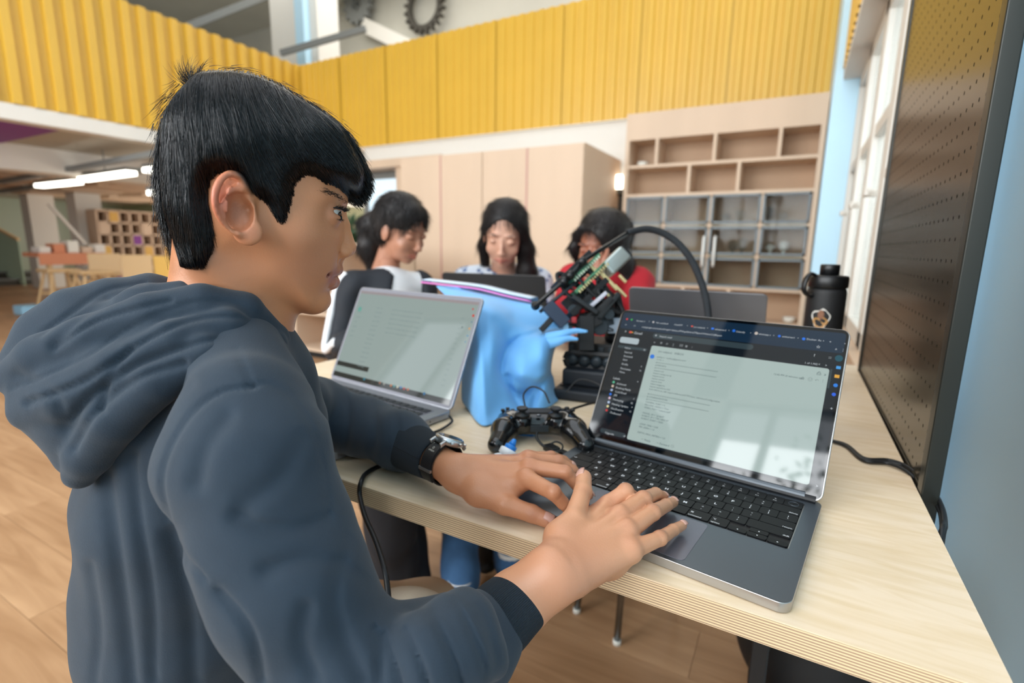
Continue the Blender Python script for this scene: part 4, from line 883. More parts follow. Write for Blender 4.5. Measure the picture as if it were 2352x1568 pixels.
# ------------------------------------------------------------------ blue non-woven bag with a zip pouch on top
M_bag = mat('blue_nonwoven_fabric', (112, 180, 236), .62, noise=(2, .04), bump=(600, .15, .0006), sheen=.2)
def bag():
    rows_ = [ # v rows from the top edge down; each: (u, v, z) from left to right
     [(1000, 655, 1.12), (1060, 668, 1.12), (1120, 680, 1.11), (1180, 692, 1.10), (1240, 706, 1.08), (1300, 735, 1.07), (1316, 745, 1.09)],
     [(1040, 700, 1.06), (1085, 705, 1.03), (1130, 715, .995), (1185, 735, 1.02), (1240, 745, 1.035), (1290, 752, 1.03), (1312, 758, 1.09)],
     [(1058, 760, 1.02), (1088, 765, .975), (1130, 772, .95), (1170, 782, .985), (1215, 770, .99), (1265, 785, .99), (1280, 790, 1.07)],
     [(1062, 820, 1.00), (1090, 830, .94), (1126, 838, .925), (1158, 836, .965), (1205, 846, .945), (1250, 842, .965), (1266, 840, 1.05)],
     [(1060, 872, .98), (1088, 888, .915), (1122, 895, .905), (1160, 876, .945), (1205, 884, .955), (1248, 872, .96), (1272, 870, 1.04)],
     [(1060, 915, .97), (1090, 940, .895), (1120, 950, .885), (1162, 922, .925), (1208, 906, .965), (1252, 900, .965), (1278, 906, 1.03)],
     [(1068, 938, .965), (1095, 968, .875), (1118, 980, .865), (1168, 960, .90), (1214, 946, .935), (1258, 936, .965), (1282, 930, 1.01)]]
    G = np.array([[D(*p) for p in r] for r in rows_]); G[..., 2] = np.maximum(G[..., 2], TZ+.002)
    def up(G, k):
        A = np.array([catmull(r, k) for r in G]); return np.array([catmull(A[:, j], k) for j in range(A.shape[1])]).transpose(1, 0, 2)
    F_ = up(G, 12); sh_ = F_.shape; fv = F_.reshape(-1, 3)
    for (pts, w_, dep) in (([(1305, 745), (1245, 760), (1195, 775), (1162, 805), (1150, 850), (1165, 888), (1205, 905), (1275, 850)], 5, .010), ([(1165, 865), (1180, 915), (1215, 965)], 5, .012), ([(1275, 850), (1235, 900), (1222, 945)], 5, .010), ([(1090, 700), (1108, 850), (1118, 975)], 7, -.007), ([(1215, 800), (1170, 790), (1140, 740)], 12, .010), ([(1070, 760), (1075, 880), (1085, 950)], 8, .005), ([(1240, 800), (1260, 830), (1278, 850)], 12, -.008), ([(1200, 860), (1230, 870), (1260, 862)], 10, -.008), ([(1180, 730), (1230, 750), (1290, 752)], 9, .006)):
        fv = groove(fv, pts, w_, dep)
    F_ = fv.reshape(sh_); back = F_.copy(); n, m = F_.shape[:2]
    aw = np.array([-.25, .97, 0])*.085; s_ = np.sin(np.linspace(0, PI, m))[None, :, None]**.5
    back = F_*np.array([1, 1, 1])+aw*s_; 
    mid = F_.mean(axis=1, keepdims=True); back = back*.75+(mid+aw)*.25; back[..., 2] = np.maximum(F_[..., 2]-.004, TZ+.002)
    V = np.concatenate([F_.reshape(-1, 3), back.reshape(-1, 3)]); N = n*m; Q = []
    for i in range(n-1):
        for j in range(m-1):
            a = i*m+j; Q.append((a, a+m, a+m+1, a+1)); Q.append((N+a, N+a+1, N+a+m+1, N+a+m))
        Q.append((i*m, N+i*m, N+(i+1)*m, (i+1)*m)); a = i*m+m-1; Q.append((a, a+m, N+a+m, N+a))
    for j in range(m-1): a = (n-1)*m+j; Q.append((a, N+a, N+a+1, a+1)); Q.append((j, j+1, N+j+1, N+j))
    t = thing('fabric_bag', 'crumpled light blue fabric bag standing between the two open laptops', 'bag', (F_[-1, 30][0], F_[-1, 30][1], TZ))
    np_obj('bag_body', V, np.array(Q), M_bag, t)
    for st_ in ([(1250, 778, .99), (1290, 768, .98), (1322, 760, .98), (1350, 761, .977)], [(1254, 790, .985), (1286, 783, .978), (1308, 777, .977), (1328, 779, .974)]):
        P = catmull([D(*q) for q in st_], 6); n = len(P); W = (np.linspace(.012, .0022, n))[:, None]; nn_ = UP*1.0+RT*.2; V = np.concatenate([P-nn_*W, P+nn_*W]); Q = [(i, i+1, n+i+1, n+i) for i in range(n-1)]
        o = np_obj('torn_strip', V, np.array(Q), M_bag, t); sm = o.modifiers.new('s', 'SOLIDIFY'); sm.thickness = .0015
    # zip pouch lying on top
    zp = thing('zip_pouch', 'clear plastic zip pouch with a pink slider strip lying on the blue bag', 'pouch', D(1100, 665, 1.12))
    M_pink = mat('pink_zip_strip', (216, 120, 190), .4); M_clear = mat('milky_plastic', (196, 214, 232), .25)
    A = catmull([D(*p) for p in ((968, 648, 1.16), (1030, 655, 1.14), (1100, 664, 1.13), (1165, 680, 1.11), (1220, 692, 1.10))], 6)
    wc(MB().tube(A, .0035, 8, flat=(1, .6)).build('zip_strip', M_pink, zp, smooth=True))
    B = A+np.array([.0, .03, .002]); C_ = A+np.array([0, .045, -.012]); k = len(A); V = np.concatenate([A, B, C_]); V2 = V+np.array([0, 0, .006])
    Q = [(r*k+j, r*k+j+1, (r+1)*k+j+1, (r+1)*k+j) for r in (0, 1) for j in range(k-1)]
    o = np_obj('pouch_sheet', V2, np.array(Q), M_clear, zp); sm = o.modifiers.new('s', 'SOLIDIFY'); sm.thickness = .0008
bag()

# ------------------------------------------------------------------ black case with the robot arm on it
M_case = mat('dark_case', (24, 30, 38), .55); M_gunm = mat('dark_gunmetal', (46, 54, 60), .4, .3); M_pcb = mat('green_circuit_board', (74, 128, 96), .45); M_gold = mat('brass_standoff', (222, 204, 150), .35, .4)
q0, q1 = tbl(1262, 1000, 1.02), tbl(1440, 1000, .96); xd = nrm(q1-q0); yd = np.cross((0, 0, 1), xd)
fb = np.array([-.385, .905, TZ]); MC = frame(fb, xd, yd, (0, 0, 1))
cs_ = thing('storage_case', 'low black case on the table carrying the small robot arm', 'case', M=MC)
def zat(v, u=1330, z=1.0): return D(u, v, z)[2]-TZ
hc = .058
MB().box(-.02, .23, 0, .22, .0, .022).build('lower_case', M_case, cs_, bevel=.005); MB().box(-.01, .22, .03, .21, .023, hc).build('upper_case', M_case, cs_, bevel=.006); MB().box(-.012, .222, .028, .212, .0215, .0245).build('seam', M_well, cs_)
ra = thing('robot_arm', 'small black robot arm kit with green circuit boards on a tracked base', 'robot', M=frame(fb+yd*.07+np.array([0, 0, hc]), xd, yd, (0, 0, 1)))
H = lambda: MB()
def prt(mb_, name, m, **k): return mb_.build(name, m, ra, **k)
b_ = H(); b_.box(-.01, .14, 0, .10, .012, .05); prt(b_, 'chassis', M_blackm, bevel=.004)
for y in (-.012, .10):
    for i in range(6): b_ = H(); b_.lathe([(.004, -.007), (.0125, -.006), (.0125, .006), (.004, .007)], M=frame((.004+i*.025, y+.004, .0135), (1, 0, 0), (0, 0, 1), (0, -1, 0)), n=12); prt(b_, 'wheel', M_gunm, smooth=True)
    trk = [(x, y+.004, z) for x, z in [(-.012, .014), (-.008, .003), (0, 0), (.13, 0), (.14, .003), (.145, .014), (.14, .025), (.13, .028), (0, .028), (-.008, .025), (-.012, .014)]]
    prt(H().tube(trk, .0035, 6, flat=(1, 2.2)), 'track', M_rubber)
for i in range(7): b_ = H(); b_.box(-.008+i*.021, .004+i*.021, -.004, .0, .03, .044); prt(b_, 'cleat', M_gunm, bevel=.001)
prt(H().lathe([(.035, .05), (.038, .056), (.038, .066), (.03, .07)], (.095, .05, 0), 24), 'turntable', M_black, smooth=True)
prt(H().box(.075, .115, .03, .07, .07, .115), 'shoulder_servo', M_blackm, bevel=.003)
prt(H().box(.13, .175, .02, .05, .06, .092), 'side_servo', mat('servo_grey', (128, 134, 140), .4), bevel=.002)
def wprt(mb_, name, m, **k):
    o = mb_.build(name, m, ra, **k); return wc(o)
A_ = D(1282, 716, 1.03); B_ = D(1405, 596, 1.07); ax = nrm(B_-A_); si = nrm(np.cross(ax, FW)); de = np.cross(si, ax)  # tilted stack
def slab(c, l, w_, t_, name, m, bevel=.001): Mx = frame(c, ax, si, de); b_ = MB(); b_.box(-l/2, l/2, -w_/2, w_/2, -t_/2, t_/2, Mx); return wprt(b_, name, m, bevel=bevel)
mid = (A_+B_)/2
def off(p, a=0, s_=0, d_=0): return p+ax*a+si*s_+de*d_
slab(off(mid, .012, .004, 0), .095, .008, .05, 'circuit_board', M_pcb); slab(off(mid, .018, .026, 0), .085, .007, .05, 'circuit_board', M_pcb); slab(off(mid, -.02, -.022), .11, .012, .045, 'bracket', M_blackm)
slab(off(mid, .0, .044), .10, .008, .05, 'bracket', M_blackm)
for i in range(14): slab(off(mid, -.03+i*.0066, .0, -.026), .0028, .0065, .004, 'pin', M_gold, 0)
for i in range(12): slab(off(mid, -.02+i*.0066, .023, -.026), .0028, .0055, .004, 'pin', mat('pale_pin', (196, 214, 190), .5) if i == 0 else MATS['pale_pin'], 0)
cc = D(1412, 602, 1.06); slab(cc, .060, .034, .034, 'camera_module', mat('camera_silver', (176, 184, 180), .28, .5), .006)
slab(off(cc, .031, 0, 0), .006, .030, .030, 'lens_ring', M_blackm, .002)
for (u, v, l, s_) in ((1378, 628, .03, .005), (1360, 614, .02, .007), (1395, 640, .036, .005), (1408, 655, .026, .006), (1425, 668, .034, .005), (1392, 672, .022, .007), (1430, 640, .02, .005)):
    slab(D(u, v, 1.04), s_, l, .006, 'standoff', M_gold, .001)
for (u, v, r) in ((1318, 668, .047), (1362, 652, .052), (1402, 690, .034)):
    c = D(u, v, 1.035); ring = [c+(ax*.35*math.cos(t)-si*math.sin(t)+de*.1*math.cos(t))*r for t in np.linspace(0, 2*PI, 28)]
    wprt(MB().tube(ring, .0038, 6, flat=(1, 1.6)), 'guide_ring', M_blackm, smooth=True)
# link arms, servos and joints
def rod(pts, r, name, m, n=8): return wprt(MB().tube([D(*p) for p in pts], r, n), name, m, smooth=True)
rod([(1225, 706, 1.0), (1310, 632, 1.02), (1345, 595, 1.03), (1445, 533, 1.08)], .0050, 'arm_rod', M_black)
rod([(1240, 716, 1.01), (1315, 655, 1.03), (1350, 622, 1.05)], .0040, 'arm_rod', M_gunm)
for (u, v) in ((1310, 632), (1338, 600), (1230, 702), (1296, 646)): wprt(MB().sph(D(u, v, 1.015), .0095, 10), 'rod_joint', M_black, smooth=True)
def blob(u, v, z, sx_, sy_, sz_, name, m, rot=0.0):
    X_ = RT*math.cos(rot)+UP*math.sin(rot); Y_ = np.cross(FW, X_)*-1; b_ = MB(); b_.box(-sx_/2, sx_/2, -sy_/2, sy_/2, -sz_/2, sz_/2, frame(D(u, v, z), X_, nrm(np.cross(-FW, X_)), -FW)); return wprt(b_, name, m, bevel=.0015)
blob(1277, 722, 1.0, .026, .052, .03, 'gripper_servo', mat('dark_blue_servo', (30, 44, 66), .4), .75)
blob(1258, 742, 1.0, .012, .04, .02, 'gripper_jaw', M_blackm, -.75); blob(1298, 752, 1.0, .012, .03, .02, 'gripper_jaw', mat('clear_blue_plastic', (130, 170, 200), .3), .2)
blob(1350, 740, 1.03, .05, .03, .03, 'upper_arm', M_blackm, .5); blob(1372, 716, 1.03, .08, .014, .03, 'upper_arm', M_blackm, .75); blob(1345, 765, 1.03, .03, .07, .035, 'mast', M_blackm, 0)
blob(1390, 735, 1.05, .03, .03, .03, 'elbow_servo', M_gunm, .3); blob(1408, 748, 1.05, .026, .032, .03, 'elbow_servo', mat('grey_blue_servo', (140, 152, 166), .4), 0)
blob(1342, 700, 1.02, .06, .010, .03, 'link_plate', M_black, -.6); blob(1395, 705, 1.03, .07, .010, .03, 'link_plate', M_black, .9); blob(1330, 610, 1.04, .03, .02, .02, 'link_plate', M_black, .75)
for (u, v, a_, b_, r_) in ((1340, 668, .05, .02, .75), (1385, 705, .04, .03, .3), (1310, 690, .035, .022, .75), (1360, 725, .05, .02, .2), (1300, 662, .03, .012, 1.2), (1420, 700, .016, .045, .2), (1330, 745, .04, .016, -.3), (1378, 665, .012, .04, .1)): blob(u, v, 1.055, a_, b_, .02, 'gear_housing', M_blackm, r_)
for (u, v, r_) in ((1378, 752, .016), (1352, 700, .013), (1398, 722, .011), (1318, 712, .012)): wprt(MB().lathe([(r_, -.006), (r_, .006)], M=frame(D(u, v, 1.03), RT, UP, -FW), n=16), 'gear_wheel', M_gunm, bevel=.001)
blob(1318, 735, 1.0, .010, .012, .012, 'red_connector', mat('red_plastic', (170, 40, 44), .4), 0)
blob(1372, 690, 1.02, .05, .008, .006, 'ribbon_cable', mat('pale_ribbon', (190, 190, 200), .4), .72)
for i in range(9):
    a0 = D(1300+random.uniform(-10, 110), 700+random.uniform(-60, 60), 1.03); a1 = a0+rng.normal(size=3)*.02; a2 = D(1350+random.uniform(-30, 60), 740+random.uniform(-20, 20), 1.04)
    wprt(MB().tube(catmull([a0, a1+[0, 0, .01], a2], 6), .0012, 5), 'wire', M_rubber, smooth=True)
# sleeved hose
hs = [(1440, 534, 1.08), (1490, 526, 1.09), (1540, 545, 1.09), (1580, 585, 1.08), (1608, 640, 1.07), (1624, 700, 1.06), (1628, 760, 1.05), (1628, 812, 1.04)]
H_ = catmull([D(*p) for p in hs], 10)
M_slv = mat('braided_sleeve', (26, 32, 38), .5, bump=(900, .8, .002))
tag(MB().tube(H_, .0075, 14).build('cable_sleeve', M_slv, smooth=True), 'thick black braided cable sleeve arching from the robot arm down behind the screen', 'cable')

# ------------------------------------------------------------------ game controller
xc = nrm(np.array([.86, .51, 0])); ycn = np.cross((0, 0, 1), xc)
c0 = ON(1236, 985, 2, TZ+.02); c0[2] = TZ
MCt = frame(c0, xc, ycn, (0, 0, 1))
ct_ = thing('game_controller', 'glossy black game controller with two thumbsticks beside the blue bag', 'controller', M=MCt)
ct_.scale = (.87, .87, .87)
f = Field((-.10, -.085, -.002), (.10, .05, .065), .0016)
f.cap((-.046, .01, .030), (.046, .01, .030), .020, .020, .0, flat=((0, 0, 1), .9)); f.cap((-.03, .018, .030), (.03, .018, .030), .021, .021, .01)
for s_ in (-1, 1):
    f.cap((s_*.052, .012, .030), (s_*.062, -.020, .028), .024, .022, .010); f.cap((s_*.062, -.020, .028), (s_*.075, -.062, .018), .0205, .0155, .012)
    f.cap((s_*.03, -.006, .036), (s_*.03, -.006, .040), .015, .014, .006)
V, Q = f.mesh(2); V[:, 2] = np.maximum(V[:, 2], .0005)
me = bpy.data.meshes.new('x'); o = np_obj('shell', V, Q, mat('glossy_black_shell', (16, 17, 19), .16, coat=.3)); o.parent = ct_
for s_ in (-1, 1):
    cb_ = (s_*.03, -.008, .052)
    MB().lathe([(.0135, -.002), (.013, .003), (.006, .005), (.0055, .010)], cb_, 20).build('stick_base', M_black, ct_, smooth=True)
    MB().lathe([(.0055, .008), (.0095, .0105), (.0102, .013), (.0095, .0145), (.007, .0136), (.0, .0134)], cb_, 20).build('thumbstick', M_rubber, ct_, smooth=True)
MB().prism([(x, .020+y) for x, y in rrect(.052, .026, .004, 4)], .048, .0525).build('touchpad', M_blackm, ct_, bevel=.001)
for i, (dx, dy_) in enumerate(((0, .009), (.009, 0), (0, -.009), (-.009, 0))):
    MB().lathe([(.0046, 0), (.0046, .004), (.004, .005)], (.055+dx, .018+dy_, .051), 12).build('button', M_black, ct_, smooth=True)
    MB().box(-.055+dx-.0035, -.055+dx+.0035, .018+dy_-.0035, .018+dy_+.0035, .050, .0545).build('direction_pad', M_black, ct_, bevel=.001)
MB().lathe([(.0042, .0), (.0042, .002), (.003, .0026)], (0, -.008, .0505), 14).build('home_button', M_gunm, ct_, smooth=True)
MB().box(-.016, .016, -.0285, -.0275, .028, .040).build('speaker_plate', M_gunm, ct_, bevel=.001)
text_bm([('◢P', -.003, -.0105, .005, 'CENTER')], 0).build('emblem', mat('emblem_white', (220, 222, 226), .4), ct_).location = (.0015, 0, .0532)
for s_ in (-1, 1): MB().prism([(s_*.055+x, .038+y) for x, y in rrect(.024, .010, .004, 4)], .024, .042).build('shoulder_button', M_black, ct_, bevel=.002)

def cable(pts, r, label, name='cable', m=None, k=10, world=False):
    P = catmull([p if world else D(*p) for p in pts], k); return tag(MB().tube(P, r, 8).build(name, m or M_rubber, smooth=True), label, 'cable')
cable([(1206, 935, .86), (1203, 905, .875), (1222, 888, .89), (1248, 898, .88), (1262, 925, .86)], .0016, 'thin black cable looping up behind the controller')
cable([(1395, 918, .90), (1350, 928, .87), (1300, 945, .83), (1250, 972, .79), (1232, 1000, .77), (1246, 1022, .76), (1262, 1028, .752)], .0022, 'grey-black cable curling over the right grip of the controller to a plug')
cable([(1300, 900, .95), (1330, 872, .96), (1370, 880, .95), (1400, 905, .93)], .0014, 'thin wire arching in front of the black case')
up_ = thing('usb_plug', 'black plug and short adapter beside the left edge of the dark grey laptop', 'plug', ON(1275, 1030, 2, TZ))
def tb3(u, v, h): return ON(u, v, 2, TZ+h)
wc(MB().bar(tb3(1256, 1024, .007), tb3(1278, 1036, .007), .016, .009).build('plug_body', M_black, up_, bevel=.0015)); wc(MB().bar(tb3(1278, 1036, .007), tb3(1288, 1041, .007), .011, .005).build('metal_tip', M_chrome, up_))
wc(MB().tube(catmull([tb3(1262, 1020, .010), tb3(1278, 1014, .014), tb3(1292, 1022, .012), tb3(1290, 1036, .006)], 6), .0014, 6).build('tether', M_rubber, up_, smooth=True)); wc(MB().bar(tb3(1285, 1036, .006), tb3(1315, 1048, .006), .010, .006).build('adapter', M_black, up_, bevel=.001))
# power cords over the right edge of the table
base_r = [(1912, 1012, .815), (1945, 1022, .80), (1985, 1052, .765), (2040, 1056, .745), (2085, 1072, .715), (2128, 1110, .675), (2158, 1150, .635), (2168, 1195, .60), (2160, 1240, .57)]
for i, (du, dv, dz) in enumerate(((0, 0, 0), (3, 7, .003), (-4, 13, .006))):
    P = []
    for (u, v, z) in base_r:
        p = D(u+du*(u-1900)/250, v+dv*(u-1900)/250, z)
        if p[0] < TX1+.004: p[2] = max(TZ+.003, p[2]) if p[0] < TX1 else p[2]
        P.append(p)
    for j, (u, v, z) in enumerate(base_r[:6]):
        q = ON(u+du*(u-1900)/250, v+dv*(u-1900)/250, 2, TZ+.004)
        if q[0] < TX1: P[j] = q
    end = P[-1]+np.array([.0, -.02, -.12]); P.append(end)
    cable(P, .0026, ['black power cord, outermost of the strands hanging over the right table edge', 'black power cord, middle one of the strands hanging over the right table edge', 'black power cord, innermost of the strands hanging over the right table edge'][i], 'power_cord', world=True)
# cord in front of the boy hanging over the front edge
p0 = [ON(905, 1062, 2, TZ+.004), ON(868, 1072, 2, TZ+.004), ON(840, 1088, 2, TZ+.006), ON(829, 1108, 1, TY0-.004), ON(826, 1135, 1, TY0-.007), ON(838, 1185, 1, TY0-.03), ON(862, 1240, 1, TY0-.05), ON(884, 1310, 1, TY0-.07), ON(893, 1380, 1, TY0-.08), ON(900, 1450, 1, TY0-.09), ON(903, 1540, 1, TY0-.1)]
cable(p0, .0031, 'black cord hanging over the front table edge beside the sleeve', 'power_cord', world=True)
cable([tb3(1032, 955, .009), tb3(1038, 968, .006), tb3(1015, 985, .004), tb3(985, 998, .004), tb3(968, 1015, .004), tb3(950, 1040, .004)], .0022, 'short black charging cord at the corner of the silver laptop', 'power_cord', world=True)
# glue bottle with a blue tip, and a blue pen
gl = thing('glue_bottle', 'small white glue bottle with a blue tip, next to the left grip of the controller', 'bottle', tb3(1158, 1062, 0))
Ga, Gb = tb3(1158, 1072, .012), tb3(1176, 1002, .040); Gb = D(1183, 1008, .70); Ga = D(1162, 1048, .695); gx_ = nrm(Gb-Ga); gs = nrm(np.cross(gx_, FW)); L_g = np.linalg.norm(Gb-Ga)
MG = frame(Ga, gs, np.cross(gx_, gs), gx_); M_gw = mat('white_plastic', (232, 236, 240), .35); M_gb = mat('bright_blue_plastic', (34, 128, 214), .35)
wc(MB().lathe([(.008, 0), (.0125, .002), (.0125, .009), (.0118, .0105), (.008, .0115)], n=20, M=MG).build('collar', M_gw, gl, smooth=True))
wc(MB().lathe([(.0085, .010), (.0085, .016), (.0078, .017), (.005, .0175)], n=18, M=MG).build('blue_ring', M_gb, gl, smooth=True)); wc(MB().lathe([(.0060, .0165), (.0028, L_g*.98), (.001, L_g)], n=16, M=MG).build('tip', M_gb, gl, smooth=True))
wc(MB().lathe([(.010, -.05), (.016, -.045), (.018, -.02), (.016, -.004), (.010, .001)], n=20, M=MG).build('bottle_body', M_gw, gl, smooth=True))
pn = thing('pen', 'blue pen lying under the front of the game controller', 'pen', tb3(1210, 998, 0)); wc(MB().tube([tb3(1180, 992, .005), tb3(1225, 996, .005)], .0045, 10).build('barrel', M_gb, pn, smooth=True)); wc(MB().tube([tb3(1225, 996, .005), tb3(1275, 984, .005)], [.004, .0015], 10).build('clip_end', mat('pale_blue_tip', (120, 180, 220), .3), pn, smooth=True))
cl = tag(MB().add([tb3(1112, 1052, .001), tb3(1200, 1052, .001), tb3(1205, 1075, .001), tb3(1120, 1075, .001), tb3(1112, 1052, .004), tb3(1200, 1052, .004), tb3(1205, 1075, .004), tb3(1120, 1075, .004)], [(3, 2, 1, 0), (4, 5, 6, 7), (0, 1, 5, 4), (1, 2, 6, 5), (2, 3, 7, 6), (3, 0, 4, 7)]).build('paper_slip', M_gw, bevel=.0008), 'folded white slip lying between the wrist of the boy and the controller', 'paper')

# ------------------------------------------------------------------ things under and beyond the table
s0, s1 = ON(1405, 1468, 2, 0), ON(1325, 1405, 2, 0); 
sc_ = (s0+s1)/2+np.array([.06, .12, 0]); stx = nrm(s1-s0)
so = thing('stool', 'stool with slim chrome legs standing under the far half of the table', 'stool', sc_, math.atan2(stx[1], stx[0]))
MB().lathe([(.14, .44), (.15, .445), (.15, .465), (.14, .47)], n=28).build('seat', M_blackm, so, smooth=True)
for a_ in (-1, 1):
    for b_ in (-1, 1):
        MB().tube([(a_*.075, b_*.135, .012), (a_*.05, b_*.08, .44)], .0095, 10).build('leg', M_chrome, so, smooth=True); MB().lathe([(.011, 0), (.011, .014)], (a_*.075, b_*.135, 0), 12).build('foot_cap', M_plas, so, smooth=True)
MB().tube([(-.064, -.10, .22), (.064, -.10, .22)], .006, 8).build('stretcher', M_chrome, so, smooth=True)
bp = D(1850, 1560, 1.15); bp[2] = 0
f = Field((-.2, -.2, 0), (.2, .2, .5), .008); f.ell((0, 0, .17), (.19, .13, .21), k=0); f.ell((0, -.09, .10), (.11, .06, .10), k=.03)
V, Q = f.mesh(3); V[:, 2] = np.maximum(V[:, 2], .002)
bpk = thing('backpack', 'black backpack slumped on the floor beneath the right end of the table', 'backpack', (bp[0]+.03, bp[1]+.05, 0))
o = np_obj('bag_body', V, Q, M_blackm); o.parent = bpk
for s_ in (-1, 1): MB().tube(catmull([(s_*.06, -.12, .33), (s_*.13, -.17, .2), (s_*.12, -.15, .05), (s_*.05, -.12, .03)], 8), .012, 8, flat=(1.6, .5)).build('strap', M_black, bpk, smooth=True)
# ------------------------------------------------------------------ the boy
def skin_mat(name='skin', rough=.42):
    m = mat(name, (180, 124, 92), rough, sss=.05, bump=(520, .25, .0008)); vcol(m); return m
M_skin = skin_mat(); M_hair = mat('black_hair', (9, 10, 13), .27, spec=.6); M_haircap = mat('black_hair_mass', (6, 7, 9), .6)
M_hood = mat('navy_fleece', (38, 50, 62), .95, noise=(60, .05), bump=(1100, .35, .0009), sheen=.10); M_rib = mat('navy_ribbing', (35, 47, 58), .95)
def rib_bump(m, sc, ax='X', st=.9):
    nt = m.node_tree; b = nt.nodes['Principled BSDF']; uv = nt.nodes.new('ShaderNodeAttribute'); uv.attribute_name = 'rib'
    ma = nt.nodes.new('ShaderNodeMath'); ma.operation = 'SINE'; mm = nt.nodes.new('ShaderNodeMath'); mm.operation = 'MULTIPLY'; mm.inputs[1].default_value = sc
    nt.links.new(uv.outputs['Fac'], mm.inputs[0]); nt.links.new(mm.outputs[0], ma.inputs[0]); bp_ = nt.nodes.new('ShaderNodeBump'); bp_.inputs['Strength'].default_value = st; bp_.inputs['Distance'].default_value = .0012
    nt.links.new(ma.outputs[0], bp_.inputs['Height']); nt.links.new(bp_.outputs[0], b.inputs['Normal'])
rib_bump(M_rib, 1.0)
M_khaki = mat('khaki_cloth', (182, 166, 146), .85, bump=(500, .2, .0008)); M_nail = mat('fingernail', (206, 158, 142), .25)

C0 = D(600, 430, .47); rdir = nrm(C0-CAM); HN = -rdir; HU = nrm(UP-HN*(UP@HN)); HF = np.cross(HU, HN)
tw = math.radians(4.0); HF, HN = nrm(HF*math.cos(tw)+HN*math.sin(tw)), nrm(HN*math.cos(tw)-HF*math.sin(tw))
HR = np.stack([HF, HU, HN], 1)     # head local -> world
def hl(u, v, c=0.0):
    d = FW+RT*(u-1176)/FPX-UP*(v-784)/FPX; P0 = C0+HN*c; t = ((P0-CAM)@HN)/(d@HN); p = CAM+d*t-C0; return np.array([p@HF, p@HU, c])
def polysdf(P, A, B):
    """signed distance to a closed polygon, positive inside"""
    P = np.asarray(P); n = len(P); dm = np.full(np.broadcast(A, B).shape, 1e9); ins = np.zeros(dm.shape, bool)
    for i in range(n):
        p, q = P[i], P[(i+1) % n]; e = q-p; w0, w1 = A-p[0], B-p[1]; t = np.clip((w0*e[0]+w1*e[1])/(e@e+1e-12), 0, 1)
        dm = np.minimum(dm, (w0-t*e[0])**2+(w1-t*e[1])**2)
        c = (p[1] > B) != (q[1] > B); x = p[0]+(B-p[1])*(q[0]-p[0])/(q[1]-p[1]+1e-12); ins ^= c & (A < x)
    return np.where(ins, 1, -1)*np.sqrt(dm)
def closed(pts, k=5):
    P = np.array(pts, float); Q = np.vstack([P[-1:], P, P[:2]]); out = []
    for i in range(1, len(P)+1):
        a, b, c, d = Q[i-1], Q[i], Q[i+1], Q[i+2] if i+2 < len(Q) else Q[2]
        for t in np.linspace(0, 1, k, endpoint=False): out.append(.5*((2*b)+(-a+c)*t+(2*a-5*b+4*c-d)*t*t+(-a+3*b-3*c+d)*t**3))
    return np.array(out)
def hl2(pts, c=0.0): return [hl(u, v, c)[:2] for u, v in pts]
face_px = [(396, 420), (394, 350), (404, 285), (432, 230), (482, 198), (550, 188), (620, 200), (690, 240), (740, 290), (776, 345), (792, 400), (798, 440), (799, 466), (793, 482), (790, 520), (787, 560), (781, 590), (778, 604), (776, 622), (770, 636), (764, 650), (752, 664), (748, 680), (744, 694), (730, 710), (711, 716), (690, 711), (665, 700), (640, 688), (600, 668), (560, 650), (500, 640), (450, 610), (415, 540), (402, 480)]
hair_out = [(418, 640), (397, 552), (374, 484), (366, 418), (364, 357), (368, 285), (386, 239), (413, 204), (430, 184), (456, 164), (505, 158), (556, 160), (608, 173), (654, 195), (688, 217), (742, 251), (788, 289), (815, 334), (834, 372), (843, 403), (838, 436), (820, 459)]
face_in = [(804, 468), (799, 484), (790, 560), (776, 622), (752, 664), (744, 694), (711, 716), (665, 700), (600, 668), (520, 650), (460, 640)]
hair_edge = [(820, 459), (796, 449), (769, 431), (742, 423), (723, 411), (700, 408), (682, 426), (674, 457), (660, 503), (643, 499), (624, 465), (604, 455), (590, 452), (580, 436), (562, 410), (538, 405), (517, 412), (508, 430), (505, 455), (510, 484), (518, 522), (522, 594), (510, 630), (482, 624), (455, 620), (432, 632)]
ctl = [((520, 300), .072, .075), ((620, 250), .066, .07), ((700, 400), .062, .05), ((760, 380), .056, .045), ((775, 480), .053, .04), ((700, 560), .058, .05), ((755, 630), .040, .034), ((722, 690), .030, .028), ((590, 610), .053, .04), ((640, 650), .045, .03), ((450, 560), .054, .05), ((420, 400), .064, .07), ((540, 480), .066, .06), ((640, 480), .064, .06)]
GA = np.arange(-.115, .115, .0016); GB = np.arange(-.17, .135, .0016); AA, BB = np.meshgrid(GA, GB, indexing='ij')
def wr(A, B):
    w_, r_, s_ = 0, 0, 0
    for (p, W_, R_) in ctl: q = hl(*p); g = np.exp(-((A-q[0])**2+(B-q[1])**2)/(2*.020**2))+1e-9; w_ = w_+g*W_; r_ = r_+g*R_; s_ = s_+g
    return w_/s_, r_/s_
WW, RR = wr(AA, BB)
def Hmap(sd, W_, R_):
    t = np.clip(sd/R_, -1.5, 1); return W_**2*np.where(t > 0, 2*t-t*t, 2*t)
SF = polysdf(closed(hl2(face_px)), AA, BB); Hf = Hmap(SF, WW, RR)
hs_ = np.sqrt(np.maximum(Hf, 0))
def bump_(u, v, c, amp, sg):
    global hs_; q = hl(u, v, c); hs_ = hs_+amp*np.exp(-((AA-q[0])**2+(BB-q[1])**2)/(2*sg**2))*(Hf > 0)
